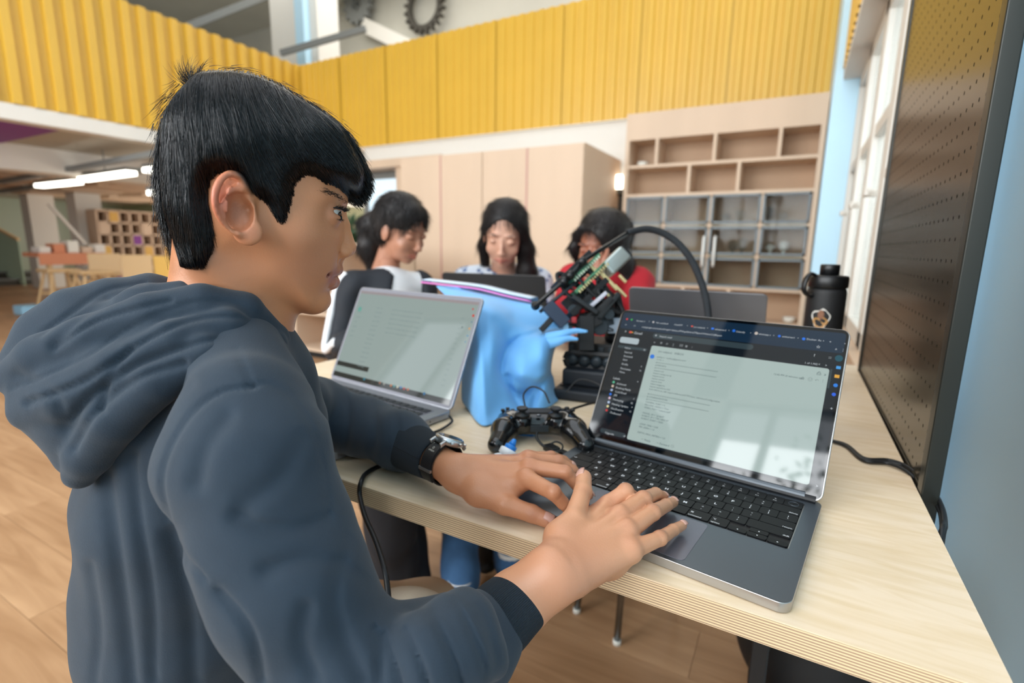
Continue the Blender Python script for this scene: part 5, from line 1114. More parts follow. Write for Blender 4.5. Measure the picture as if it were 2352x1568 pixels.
bump_(777, 489, .035, -.0075, .010); bump_(762, 460, .045, .0030, .009); bump_(715, 540, .055, .0035, .017); bump_(700, 610, .05, -.0025, .016); bump_(745, 575, .035, -.002, .008); bump_(640, 560, .06, .0015, .02); bump_(668, 440, .06, -.002, .014); bump_(775, 600, .02, .002, .008); bump_(752, 628, .03, -.0015, .006); bump_(600, 640, .05, .002, .012); bump_(555, 600, .055, -.006, .016)
Hf = np.where(Hf > 0, hs_**2, Hf)
def samp(G, a, b):
    i = np.clip((a-GA[0])/.0016, 0, len(GA)-1.001); j = np.clip((b-GB[0])/.0016, 0, len(GB)-1.001); i0 = i.astype(int); j0 = j.astype(int); fi, fj = i-i0, j-j0
    return G[i0, j0]*(1-fi)*(1-fj)+G[i0+1, j0]*fi*(1-fj)+G[i0, j0+1]*(1-fi)*fj+G[i0+1, j0+1]*fi*fj
f = Field((-.115, -.21, -.085), (.115, .11, .095), .0016)
def headfn(a, b, c):
    H_ = samp(Hf, a+0*b, b+0*a); return (c**2-H_)/(2*.052)
f.fn(headfn, (-.115, -.17, -.085), (.115, .11, .085))
hp = lambda u, v, c=0.0: hl(u, v, c)
# nose, lips, lids
f.chain([hp(780, 482), hp(786, 518), hp(790, 548), hp(795, 567)], [.0055, .0068, .0080, .0100], .005)
for s_ in (1, -1):
    f.ell(hp(785, 577, s_*.0105), (.0100, .0068, .0065), k=.0035); f.ell(hp(798, 589, s_*.006), (.0042, .0032, .0026), k=.002, op='s')
    f.ell(hp(777, 590, s_*.0165), (.002, .006, .002), k=.003, op='s')
f.chain([hp(782, 592, 0), hp(776, 606, 0)], [.004, .004], .004)
for s_ in (1, -1):
    f.chain([hp(773, 618, 0), hp(768, 620, s_*.009), hp(755, 629, s_*.0195)], [.0062, .0054, .0028], .002)
    f.chain([hp(763, 647, 0), hp(758, 645, s_*.010), hp(753, 635, s_*.018)], [.0072, .0060, .0026], .002)
    f.chain([hp(779, 633, 0), hp(768, 633, s_*.010), hp(752, 631, s_*.020)], [.0012, .0011, .0009], .0012, op='s')
    f.ell(hp(750, 629, s_*.0235), (.003, .003, .002), k=.003, op='s')
f.ell(hp(728, 690, 0), (.012, .010, .014), k=.012)
EC = hp(754, 489, .031); ER = .0118
for s_ in (1, -1):
    ec = EC*[1, 1, s_]; f.ell(ec, (ER+.0016,)*3, k=.004)
    f.chain([ec+[.0040, .0035, s_*.0135], ec+[.0118, .0012, s_*.0065], ec+[.0140, .0004, -s_*.002]], [.0022, .0030, .0026], .0012, op='s')
    f.chain([ec+[.004, .0085, s_*.0120], ec+[.0105, .0078, s_*.0050]], [.0009, .0009], .0015, op='s')
# ear (near side then mirrored)
def e1(x, y, c): x = 530+(x-530)*.90; y = 925+(y-925)*.92; return hl(340+x/2.6125, 120+y/2.6125, c)
def ear(s_):
    def E(x, y, c): p = e1(x, y, c); return p*[1, 1, s_]
    f.chain([E(600, 850, .064), E(560, 960, .066), E(600, 1060, .063)], [.008, .010, .008], .006)
    slab_ = [(595, 800), (540, 735), (480, 730), (425, 775), (402, 850), (408, 930), (440, 1000), (500, 1060), (570, 1110), (620, 1115), (640, 1060), (610, 960)]
    Pp = closed([e1(x, y, .072)[:2] for x, y in slab_], 4)
    lo_ = Pp.min(0)-.004; hi_ = Pp.max(0)+.004; cent = e1(600, 930, .07)[0]
    def fn(a, b, c):
        sd = polysdf(Pp, a+0*b, b+0*a); mid_ = .0685+np.clip((cent-a), 0, .06)*.32; return np.maximum(-sd, np.abs(c*s_-mid_)-.0030)
    f.fn(fn, (lo_[0], lo_[1], min(s_*.055, s_*.095)), (hi_[0], hi_[1], max(s_*.055, s_*.095)), k=.004)
    hx = [(585, 905, .068), (600, 840, .070), (592, 790, .074), (548, 728, .078), (485, 715, .081), (425, 755, .085), (392, 835, .088), (394, 925, .088), (430, 1005, .085), (490, 1065, .082), (545, 1105, .079)]
    f.chain([E(*p) for p in catmull(hx, 3)], [.0027]*40, .0015)
    ax_ = [(560, 800, .075), (500, 860, .080), (462, 930, .083), (480, 1000, .081), (530, 1040, .078), (580, 1050, .075)]
    f.chain([E(*p) for p in catmull(ax_, 3)], [.0034]*30, .003); f.chain([E(500, 860, .080), E(490, 800, .080)], [.003, .0025], .003)
    f.ell(E(605, 1085, .074), (.0115, .0120, .0048), k=.004); f.chain([E(622, 940, .072), E(628, 990, .073)], [.0042, .0046], .003)
    f.chain([E(*p) for p in catmull([(560, 765, .082), (490, 770, .086), (440, 840, .090), (432, 930, .090), (468, 1020, .087), (520, 1078, .084)], 3)], [.0026]*30, .0015, op='s'); f.ell(E(548, 960, .0775), (.0105, .0150, .0105), k=.002, op='s'); f.ell(E(595, 945, .073), (.0045, .006, .008), k=.002, op='s')
    f.ell(E(520, 820, .083), (.007, .010, .0045), k=.003, op='s')
ear(1); ear(-1)
# neck
nb = [hp(548, 540, -.0), hp(532, 640, 0), hp(520, 740, 0), hp(500, 860, 0)]
f.chain(nb, [.045, .0435, .047, .060], .022)
f.chain([hp(585, 640, .0), hp(590, 760, 0)], [.028, .030], .02)
for s_ in (1, -1): f.chain([hp(480, 600, s_*.040), hp(548, 690, s_*.032), hp(608, 770, s_*.018)], [.012, .011, .010], .010)
V, Q = f.mesh(1)
def skincol(V, seeds, base=(208, 138, 94)):
    """colour per vertex: base with soft patches (centre, radius, rgb, weight)"""
    c = np.tile(np.array(lin(base)), (len(V), 1))
    for p, r, rgb, w_ in seeds:
        g = np.exp(-((V-np.asarray(p))**2).sum(1)/(2*r*r))[:, None]*w_; c = c*(1-g)+np.array(lin(rgb))*g
    return c
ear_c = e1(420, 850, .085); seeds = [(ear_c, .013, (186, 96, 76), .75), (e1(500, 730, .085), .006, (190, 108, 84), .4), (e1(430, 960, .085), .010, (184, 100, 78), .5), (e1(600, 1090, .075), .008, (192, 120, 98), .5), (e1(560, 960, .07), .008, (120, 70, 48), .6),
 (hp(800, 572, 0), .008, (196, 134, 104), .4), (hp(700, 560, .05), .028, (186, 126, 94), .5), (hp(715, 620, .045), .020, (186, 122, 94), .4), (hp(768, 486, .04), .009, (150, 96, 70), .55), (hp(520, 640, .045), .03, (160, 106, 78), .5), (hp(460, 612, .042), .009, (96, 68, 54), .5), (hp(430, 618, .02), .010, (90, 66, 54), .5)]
for s_ in (1, -1):
    for t in np.linspace(0, 1, 6):
        seeds.append((hp(773-16*t, 618+11*t, s_*.0195*t), .0042, (150, 88, 76), .8)); seeds.append((hp(764-10*t, 647-10*t, s_*.018*t), .0046, (172, 106, 94), .85))
cols = skincol(V, seeds)
dd = polysdf(closed(hl2(hair_edge+hair_out)), V[:, 0], V[:, 1]); low_ = np.clip((hl(480, 560)[1]-V[:, 1])/.012, 0, 1); scal = np.clip((dd-.001-.005*low_)/(.0035+.006*low_), 0, 1)[:, None]; cols = cols*(1-scal*.97)+np.array(lin((14, 13, 13)))*scal*.97
BV, BQ, BC = [V@HR.T+C0], [Q], [cols]
def add_body(V, Q, cols): n = sum(len(v) for v in BV); BV.append(V); BQ.append(Q+n); BC.append(cols)

boy = thing('person', 'boy with short black hair in a dark blue-grey hoodie typing on a laptop', 'person', (-.50, .20, 0))
# eyes
for s_ in (1, -1):
    ec = (EC*[1, 1, s_])@HR.T+C0; gz = nrm(np.array([.84, -.24, s_*.40]))@HR.T
    eb = wc(MB().sph(ec, ER, 24).build('eye', mat('eye_white', (188, 180, 172), .15) if s_ == 1 else MATS['eye_white'], boy, smooth=True))
    x_ = nrm(np.cross(gz, HU)); y_ = np.cross(x_, gz); 
    for r, dd_, rgb, nm in ((.0058, .0004, (44, 28, 20), 'iris'), (.0026, .0007, (6, 6, 8), 'pupil')):
        pts = []
        mbx = MB(); mbx.lathe([(r, 0), (r*.7, .0006+(.0058-r)*.08), (0.0001, .0012+(.0058-r)*.1)], n=20, M=frame(ec+gz*(math.sqrt(ER**2-r*r)+dd_), x_, y_, gz)); wc(mbx.build(nm, mat('boy_'+nm, rgb, .08) if s_ == 1 else MATS['boy_'+nm], eb, smooth=True))
# hair: outer mass and combed strands
Po = closed(hl2(hair_out+face_in), 3); SO = polysdf(Po, AA, BB); Ho = Hmap(SO, WW+.009, np.clip(RR, .05, .08)); ho = np.sqrt(np.maximum(Ho, 0))
Ph = closed(hl2(hair_edge+hair_out), 3); SH = polysdf(Ph, AA, BB)
hskin = np.sqrt(np.maximum(Hf, 0)); tt_ = np.clip(SH/.013, 0, 1); tt_ = tt_*tt_*(3-2*tt_)
hh_ = hskin-.003+(np.maximum(ho, hskin)-hskin+.003)*tt_
Hh = np.where(SO > 0, hh_**2, Ho); Hh = np.where(SH > -.001, Hh, -.001)
fh = Field((-.115, -.12, -.088), (.115, .115, .088), .0024)
fh.fn(lambda a, b, c: (c**2-samp(Hh, a+0*b, b+0*a))/(2*.06), (-.115, -.12, -.088), (.115, .115, .088))
V, Q = fh.mesh(2, level=-.0002); hmass = np_obj('hair', V@HR.T+C0, Q, M_haircap, boy)
def px_of(a, b):
    P = C0+HF*a[..., None]+HU*b[..., None]; d = P-CAM; z = d@FW; return 1176+FPX*(d@RT)/z, 784-FPX*(d@UP)/z
def boyhair(n, side):
    lo_, hi_ = Ph.min(0), Ph.max(0); out = []; got = 0
    while got < n:
        a = rng.uniform(lo_[0], hi_[0], n*2); b = rng.uniform(lo_[1], hi_[1], n*2); m = samp(SH, a, b) > .0015; a, b = a[m][:n-got], b[m][:n-got]; k = 11; N = len(a); elim = rng.uniform(0, 1, N)**2*.0075+.0008
        L = rng.uniform(.035, .075, N); st = L/(k-1); S = np.zeros((N, k, 3)); lift = rng.uniform(.0002, .0030, N)*(rng.random(N)**.5); u0_, v0_ = px_of(a, b); elim = elim*np.where((v0_ > 540) & (u0_ < 520), 2.4, 1); alive = np.ones(N, bool); clump = rng.normal(0, 4, N)
        wig = np.sin(a*420+b*60)*6+np.sin(a*900+b*130)*4+np.sin(a*1700)*3; lift = lift+.0012*np.clip(np.sin(a*640+b*90)+np.sin(a*1310-b*70), 0, 2)
        for i in range(k):
            h_ = np.sqrt(np.maximum(samp(Hh, a, b), 1e-6)); t = i/(k-1)
            S[:, i, 0] = a; S[:, i, 1] = b; S[:, i, 2] = side*(h_+lift*(math.sin(PI*min(t*1.1, 1))*.8+.2))
            u, v = px_of(a, b); th = np.interp(u, [380, 450, 520, 600, 680, 760, 835], [96, 90, 82, 68, 54, 44, 62])+np.clip((v-400)/60, 0, 1)*np.interp(u, [560, 640, 700, 780], [0, 6, 20, -12])+np.where((u < 470) & (v > 540), -14, 0)
            th = np.radians(th+clump+wig); da, db = np.cos(th)*st, -np.sin(th)*st; a2, b2 = a+da, b+db; sh = samp(SH, a2, b2); ok = sh > -elim
            alive &= ok; a = np.where(alive, a2, a+da*.05); b = np.where(alive, b2, b+db*.05)
        out.append(S); got += N
    return np.concatenate(out)
S = np.concatenate([boyhair(25000, 1), boyhair(4500, -1)])
# strands over the crown ridge and a tuft
def ridge(n, pts, spread, L0, L1, th0, th1):
    P = np.array([hl(u, v)[:2] for u, v in pts]); P = catmull(P, 12); idx = rng.integers(0, len(P), n); a = P[idx, 0]+rng.normal(0, .001, n); b = P[idx, 1]-.003+rng.normal(0, .001, n); c = rng.uniform(-spread, spread, n); k = 11
    tg_ = np.gradient(P, axis=0)[idx]; th = (np.arctan2(tg_[:, 1], tg_[:, 0])+np.radians(rng.uniform(th0, th1, n))) if th0 < 50 else np.radians(rng.uniform(th0, th1, n)); L = rng.uniform(L0, L1, n); cur = rng.normal(0, .5, n); S = np.zeros((n, k, 3))
    for i in range(k):
        S[:, i] = np.stack([a, b, c], 1); st = L/(k-1); a = a+np.cos(th)*st; b = b+np.sin(th)*st; th = th-cur*.05-(.10 if th0 > 50 else .02); c = c*1.02
    return S
S2 = ridge(260, [(480, 164), (560, 162), (650, 195), (740, 252), (800, 305), (832, 372)], .03, .008, .020, -2, 7)
S3 = ridge(150, [(436, 194), (447, 188), (455, 184)], .006, .010, .024, 98, 172); S4 = ridge(16, [(452, 176), (458, 172)], .003, .014, .024, 72, 92)
S5 = ridge(260, [(425, 190), (400, 222), (374, 270), (366, 330), (366, 400), (376, 480), (396, 550)], .03, .008, .020, -4, 1)
hc0 = np.array([*hl(600, 340)[:2], 0]); S = hc0+(S-hc0)*1.017
ribbonhair(np.concatenate([S, S2, S3, S4, S5])@HR.T+C0, .00021, 'hair_strands', M_hair, hmass)['kind'] = 'stuff'
# brow and lashes
def wisps(name, pts, n, L, dirv, w_, jit=.0006):
    P = catmull(np.array(pts), 10); i = rng.integers(0, len(P), n); R0 = P[i]+rng.normal(0, jit, (n, 3)); d = nrm(dirv); k = 5; S = np.stack([R0+(d+rng.normal(0, .22, (n, 3)))*L*t*rng.uniform(.6, 1.1, (n, 1)) for t in np.linspace(0, 1, k)], 1)
    return ribbonhair(S@HR.T+C0, w_, name, M_hair, boy)
def surf(u, v, lift=.0006):
    q = hl(u, v, .045); c = math.sqrt(max(float(samp(Hf, np.array(q[0]), np.array(q[1]))), 1e-6)); q = hl(u, v, c); c = math.sqrt(max(float(samp(Hf, np.array(q[0]), np.array(q[1]))), 1e-6)); return np.array([q[0], q[1], c+lift])
wisps('eyebrow', [surf(748, 440), surf(765, 446), surf(783, 456), surf(797, 464)], 260, .006, (-.8, .1, .3), .00016, .0011)
ecn = EC; wisps('eyelashes', [ecn+[.0055, .0058, .0105], ecn+[.0118, .0045, .0060], ecn+[.0142, .0030, .0015]], 90, .0065, (.9, .35, .2), .00016, .0003)
wisps('eyelashes', [ecn+[.0065, -.0040, .0100], ecn+[.0120, -.0042, .0050]], 40, .0032, (.8, -.5, .3), .00013, .0003)
wc(MB().tube([p@HR.T+C0 for p in catmull([ecn+[.0040, .0055, .0122], ecn+[.0092, .0052, .0085], ecn+[.0128, .0040, .0040], ecn+[.0140, .0028, -.001]], 5)], .0007, 6).build('eyelid_line', mat('lash_line', (22, 16, 14), .6), boy, smooth=True))
# ------------------------------------------------------------------ the boy: hands, body mesh, clothes
def T3(u, v, h): return ON(u, v, 2, TZ+h)
def hw(u, v, c=0.0): return hl(u, v, c)@HR.T+C0
def hand_right():
    W = T3(1302, 1292, .024); f = Field((0, 0, 0), (1, 1, 1), .5)
    J = dict(i=[(1397, 1160, .040), (1437, 1128, .052), (1453, 1140, .034), (1460, 1152, .021)], m=[(1424, 1184, .043), (1478, 1146, .046), (1506, 1134, .035), (1524, 1141, .0225)],
             r=[(1441, 1218, .039), (1499, 1177, .042), (1530, 1160, .031), (1546, 1153, .0225)], p=[(1450, 1262, .031), (1516, 1236, .030), (1546, 1217, .025), (1567, 1206, .0205)])
    R = dict(i=[.0098, .0080, .0068, .0058], m=[.0100, .0082, .0070, .0060], r=[.0096, .0078, .0067, .0058], p=[.0088, .0068, .0058, .0050])
    J = {k: [T3(*q) for q in v] for k, v in J.items()}; th = [T3(1288, 1232, .036), T3(1318, 1192, .046), T3(1339, 1128, .056), T3(1341, 1096, .060)]
    Fc = D(1185, 1385, .435); lo = np.array(list(J.values())).reshape(-1, 3).min(0); hi = np.array(list(J.values())).reshape(-1, 3).max(0)
    lo = np.minimum(lo, np.minimum(Fc, th[0]))-.035; hi = np.maximum(hi, np.maximum(Fc, th[3]))+.03
    f = Field(lo, hi, .0013)
    f.chain([D(1110, 1470, .415), Fc, T3(1268, 1322, .024), W], [.027, .0245, .0225, .0165], .016, flat=(-FW, .84))
    wi, wp = T3(1278, 1276, .030), T3(1322, 1316, .023)
    for k, w0, r0 in (('i', wi, .0150), ('m', (wi*.65+wp*.35), .0160), ('r', (wi*.3+wp*.7), .0160), ('p', wp, .0150)): f.cap(w0, J[k][0]-np.array([0, 0, .003]), r0, .0095, .012)
    f.chain([T3(1350, 1315, .015), T3(1402, 1292, .014), T3(1448, 1262, .019)], [.0115, .0120, .0100], .012)
    f.ell(T3(1375, 1245, .020), (.030, .026, .014), A=np.stack([nrm(J['m'][0]-W), nrm(np.cross((0, 0, 1), J['m'][0]-W)), (0, 0, 1)]), k=.010)
    for k in 'imrp': f.ell(J[k][0]+np.array([0, 0, .0012]), (.0078,)*3, k=.009)
    for k in 'imrp':
        f.chain(J[k], R[k], .0022)
        f.ell(J[k][1]+np.array([0, 0, .0008]), (R[k][1]*.94,)*3, k=.003)
    f.chain([th[0], th[1]], [.0150, .0105], .012); f.chain(th[1:], [.0102, .0090, .0083], .003); f.chain([th[0], T3(1362, 1182, .030)], [.011, .0085], .012)
    # wrist bone and tendons
    f.ell(T3(1322, 1338, .014), (.009, .009, .007), k=.010)
    for k in 'imr': f.cap(wi*.5+wp*.5+[0, 0, .010], J[k][0]+[0, 0, .0065], .0025, .0028, .006)
    V, Q = f.mesh(1); return V, Q, J, th
def hand_left():
    J = dict(i=[(1208, 1098, .046), (1270, 1130, .045), (1293, 1155, .031), (1304, 1168, .021)], m=[(1214, 1072, .051), (1299, 1084, .050), (1324, 1112, .035), (1352, 1136, .021)],
             r=[(1214, 1056, .047), (1284, 1060, .045), (1316, 1080, .034), (1336, 1098, .0215)], p=[(1212, 1052, .040), (1266, 1048, .038), (1295, 1056, .028), (1312, 1068, .020)])
    R = dict(i=[.0100, .0082, .0070, .0060], m=[.0098, .0080, .0069, .0059], r=[.0094, .0076, .0065, .0056], p=[.0086, .0068, .0057, .0050])
    J = {k: [T3(*q) for q in v] for k, v in J.items()}; th = [T3(1100, 1128, .026), T3(1158, 1158, .0215), T3(1222, 1179, .0145), T3(1256, 1194, .0100)]
    W = T3(1040, 1078, .040); Fc = T3(985, 1048, .040); E0 = T3(940, 1022, .042)
    A = np.array([p for v in J.values() for p in v]+th+[Fc, W, E0]); f = Field(A.min(0)-.03, A.max(0)+.03, .0014)
    f.chain([E0, Fc, W], [.0225, .0205, .0195], .01); wi, wp = T3(1062, 1092, .034), T3(1060, 1072, .044)
    for k, w0, r0 in (('i', wi, .0145), ('m', wi*.6+wp*.4, .0140), ('r', wi*.3+wp*.7, .0130), ('p', wp, .0125)): f.cap(w0, J[k][0]-np.array([0, 0, .004]), r0, .0098, .010)
    f.ell((W*.35+J['m'][0]*.65)-[0, 0, .016], (.028, .024, .013), A=np.stack([nrm(J['m'][0]-W), nrm(np.cross((0, 0, 1), J['m'][0]-W)), (0, 0, 1)]), k=.012)
    for k in 'imrp': f.chain(J[k], R[k], .0018); f.ell(J[k][0]+[0, 0, .001], (.0082,)*3, k=.008); f.ell(J[k][1]+[0, 0, .0006], (R[k][1]*.94,)*3, k=.003)
    f.chain([T3(1052, 1098, .030), th[0]], [.0165, .0145], .012); f.chain([th[0], th[1]], [.0145, .0112], .010); f.chain(th[1:], [.0110, .0096, .0082], .003); f.chain([th[0], T3(1180, 1120, .032)], [.012, .0095], .012)
    V, Q = f.mesh(1); return V, Q, J, th
def knuckle_seeds(J, th):
    s = []
    for k, v in J.items(): s += [(v[1]+[0, 0, .007], .0045, (156, 100, 76), .55), (v[0]+[0, 0, .009], .008, (188, 122, 92), .35), (v[3], .006, (196, 138, 112), .5)]
    s += [(th[2]+(-FW)*.007, .005, (158, 102, 78), .5), (th[3], .008, (196, 136, 110), .5)]; return s
VR, QR, JR, TR = hand_right(); add_body(VR, QR, skincol(VR, knuckle_seeds(JR, TR)+[(T3(1400, 1300, .01), .02, (196, 146, 112), .5), (T3(1290, 1300, .03), .03, (186, 124, 96), .5)], (206, 148, 112)))
VL, QL, JL, TLh = hand_left(); add_body(VL, QL, skincol(VL, knuckle_seeds(JL, TLh), (196, 134, 98)))
# torso core inside the clothes, so the body is one figure
Rsh, Lsh = hw(575, 945, .125), hw(515, 830, -.11)
Eb_r, Eb_l = D(835, 1600, .345), T3(738, 960, .040)
f = Field((-.85, -.05, .35), (-.05, .62, 1.02), .007)
tor = [hw(505, 850), hw(480, 1000), hw(468, 1250), hw(455, 1560), hw(450, 1800)]
f.chain(tor, [.06, .075, .075, .075, .08], .03); f.chain([Rsh, tor[0], Lsh], [.035, .05, .035], .03); f.chain([Rsh, D(690, 1370, .37), Eb_r, D(1080, 1478, .41), D(1130, 1440, .42)], [.036, .03, .026, .026, .02], .02); f.chain([Lsh, Eb_l, T3(940, 1022, .042)], [.036, .028, .018], .02)
V, Q = f.mesh(2); add_body(V, Q, skincol(V, []))
body = np_obj('body', np.concatenate(BV), np.concatenate(BQ), M_skin, boy, cols=np.concatenate(BC))
def nail(a, b, r, upv, l=.0105, w_=.0088):
    d = nrm(b-a); up = nrm(upv-d*(upv@d)); s_ = np.cross(d, up); V = []; n, m = 7, 7
    for i in range(n):
        for j in range(m):
            x = (i/(n-1)-.5); y = (j/(m-1)-.5)*2; ang = y*(w_/2)/r; sh = 1-.35*max(0, abs(x)*2-.55)*abs(y); rr_ = r+.0004-(.0010 if i == 0 else 0)
            V.append(b+d*(x*l+.0012)+(up*math.cos(ang*sh)+s_*math.sin(ang*sh))*rr_-up*max(0, x)*.0030)
    Q = [(i*m+j, i*m+j+1, (i+1)*m+j+1, (i+1)*m+j) for i in range(n-1) for j in range(m-1)]
    o = np_obj('fingernail', np.array(V), np.array(Q), M_nail, boy); sm = o.modifiers.new('s', 'SOLIDIFY'); sm.thickness = .0005; sm.offset = 1
Z = np.array([0, 0, 1.0])
for k in 'mrp': nail(JR[k][2], JR[k][3], .0058 if k != 'p' else .0050, Z*1.0+RT*.25-FW*.25, .0095, .0090 if k != 'p' else .0076)
nail(TR[2], TR[3], .0082, -FW*1.0-RT*.45, .0125, .0110); nail(TLh[2], TLh[3], .0080, Z*1.0-FW*.35, .0125, .0125); nail(JL['m'][2], JL['m'][3], .0058, Z+RT*.3, .009, .008); nail(JL['p'][2], JL['p'][3], .0050, Z-FW*.2, .009, .0075)

# hoodie
fz = Field((-.86, -.06, .44), (-.08, .60, 1.02), .0032)
def wp_(pts): return [hw(*p) for p in pts]
ch = wp_([(545, 850, 0), (492, 960, 0), (472, 1120, 0), (462, 1330, 0), (452, 1560, 0), (450, 1700, 0)])
fz.chain(ch, [.066, .092, .096, .095, .097, .10], .03)
fz.chain([p+HN*.045 for p in ch[1:]], [.066, .078, .078, .080, .084], .03); fz.chain([p-HN*.05 for p in ch[1:]], [.066, .078, .078, .080, .084], .03)
fz.chain(wp_([(610, 850, 0), (628, 960, .0), (640, 1120, .0), (640, 1300, 0)]), [.030, .034, .038, .034], .04)
fz.chain([Rsh+UP*.002, hw(535, 850, .06)], [.046, .050], .03); fz.chain([Lsh, hw(520, 830, -.05)], [.050, .050], .03)
arm = [D(562, 972, .385), D(568, 1062, .372), D(606, 1210, .362), D(686, 1372, .352), D(800, 1560, .345)]
fz.chain(arm, [.050, .0575, .0545, .0500, .0460], .010)
fz.chain([arm[-1], D(880, 1580, .350), D(965, 1535, .375), D(1060, 1486, .402), D(1118, 1446, .418)], [.048, .046, .042, .040, .031], .012)
fz.chain([Lsh, hw(600, 900, -.10), T3(735, 955, .058), T3(830, 978, .048), T3(915, 1012, .043), T3(962, 1036, .040)], [.050, .052, .048, .041, .037, .030], .014)
# fold rolls pushed up on both forearms
for (u, v, z, du, dv, r) in ((905, 1480, .345, 40, 150, .013), (958, 1436, .345, 62, 150, .016), (1020, 1404, .362, 75, 150, .016), (1062, 1388, .378, 78, 140, .013)):
    pa, pb = D(u, v, z), D(u+du, v+dv, z-.012); fz.chain(catmull([pa, (pa+pb)/2-FW*.010, pb], 3), [r*.6, r, r, r, r*.9, r*.8, r*.6], .012)
for (u, v, h, du, dv, r) in ((770, 925, .060, 10, 55, .008), (830, 950, .056, 10, 55, .008), (885, 972, .054, 8, 50, .008), (935, 992, .050, 8, 42, .007)):
    pa, pb = T3(u, v, h), T3(u+du, v+dv, h-.012); fz.chain([pa, (pa+pb)/2+UP*.004-FW*.006, pb], [r*.7, r, r*.7], .012)
# hood draped over the back
f2 = Field((-.86, -.06, .72), (-.14, .55, 1.04), .0025)
f2.chain(wp_([(560, 800, .03), (430, 810, .045), (310, 850, .05), (200, 900, .05), (130, 930, .045)]), [.026, .032, .034, .034, .028], .02)
f2.chain(wp_([(250, 900, .05), (210, 980, .06), (190, 1050, .065)]), [.036, .028, .016], .02)
f2.chain(wp_([(430, 672, -.03), (345, 664, -.02), (255, 682, -.01), (170, 712, 0), (102, 762, .01), (62, 826, .02)]), [.012, .013, .015, .016, .016, .015], .012)
f2.chain(wp_([(330, 740, 0), (220, 790, .01), (130, 840, .02)]), [.030, .032, .026], .02)
f2.chain(wp_([(655, 800, .0), (632, 775, .030), (560, 714, .050), (462, 702, .058), (345, 724, .062), (215, 776, .060), (105, 826, .052), (38, 866, .045)]), [.010, .0125, .0150, .0165, .0175, .0185, .0180, .0140], .0035)
f2.chain(wp_([(662, 812, .01), (625, 790, .045), (520, 752, .075), (400, 785, .088), (275, 850, .090), (165, 915, .082), (72, 945, .065)]), [.009, .0130, .0150, .0165, .0180, .0185, .0150], .0035)
f2.chain(wp_([(655, 828, .03), (590, 800, .075), (470, 812, .098), (355, 880, .104), (262, 965, .100), (205, 1045, .090), (185, 1085, .085)]), [.008, .0130, .0155, .0180, .0190, .0165, .0120], .0035)
f2.chain(wp_([(350, 760, .075), (240, 830, .080), (140, 890, .075), (55, 905, .06)]), [.006, .009, .009, .008], .010); f2.chain(wp_([(420, 850, .10), (320, 915, .108), (235, 1010, .10)]), [.005, .007, .006], .010)
f2.chain(wp_([(420, 668, .035), (330, 690, .03), (230, 735, .03)]), [.008, .012, .010], .010)
def folds(F, amp, seed):
    r_ = np.random.default_rng(seed); X = [F.ax[i].reshape([-1 if j == i else 1 for j in range(3)]) for i in range(3)]
    for _ in range(5):
        k = r_.normal(size=3)*26; k2 = r_.normal(size=3)*14; F.a += (amp*np.sin(k[0]*X[0]+k[1]*X[1]+k[2]*X[2]+1.6*np.sin(k2[0]*X[0]+k2[1]*X[1]+k2[2]*X[2]+r_.uniform(0, 6)))).astype(np.float32)
folds(fz, .0011, 3); folds(f2, .0007, 5)
V, Q = fz.mesh(3)
for (pts, w_, dep) in (([(240, 1090), (262, 1250), (285, 1420), (300, 1568)], 13, .0045), ([(300, 1050), (318, 1200), (345, 1380), (350, 1560)], 10, .0035), ([(205, 1300), (225, 1450), (215, 1568)], 9, .003), ([(390, 1230), (430, 1400), (440, 1560)], 14, .005),
    ([(748, 1195), (680, 1215), (600, 1212), (540, 1190)], 13, .0045), ([(838, 1335), (770, 1300), (690, 1290), (610, 1310)], 14, .0045), ([(800, 1245), (765, 1370), (790, 1480), (830, 1568)], 14, .0050), ([(520, 960), (470, 1030), (450, 1110)], 16, .004), ([(690, 1010), (640, 1100), (560, 1160)], 18, .0035),
    ([(858, 1450), (870, 1500), (868, 1568)], 8, .0055), ([(700, 1400), (690, 1480), (720, 1560)], 14, .0045), ([(1100, 1390), (1125, 1450), (1140, 1520)], 7, .003), ([(430, 880), (350, 960), (290, 1060)], 14, .0035)):
    V = groove(V, pts, w_, dep, .52)
for (pts, w_, dep) in (([(790, 890), (800, 960), (790, 1040)], 8, .004), ([(850, 905), (862, 980), (850, 1060)], 8, .004), ([(905, 940), (915, 1000), (905, 1075)], 7, .0035), ([(745, 880), (750, 950), (742, 1020)], 8, .004)): V = groove(V, pts, w_, dep, .9)
V = groove(V, [(578, 888), (505, 902), (440, 950), (392, 1025), (370, 1100), (380, 1170), (412, 1262), (470, 1335)], 5.0, .0034, .40)
V = groove(V, [(578, 888), (612, 882), (660, 905), (705, 960), (735, 1040), (750, 1120), (756, 1180)], 5.0, .0024, .48)
V = groove(V, [(578, 888), (560, 840), (540, 800)], 4.0, .0022, .42)
V = groove(V, [(600, 1568), (585, 1490), (560, 1430), (500, 1360)], 9.0, .004, .39)
for (u, v, du, dv) in ((880, 1460, 50, 170), (930, 1450, 60, 160), (990, 1408, 70, 170), (1044, 1378, 72, 165)): V = groove(V, [(u, v), (u+du*.5+6, v+dv*.5), (u+du, v+dv)], 5.5, .0045, .45)
hoodie = np_obj('hoodie', V, Q, M_hood, boy)
V, Q = f2.mesh(2)
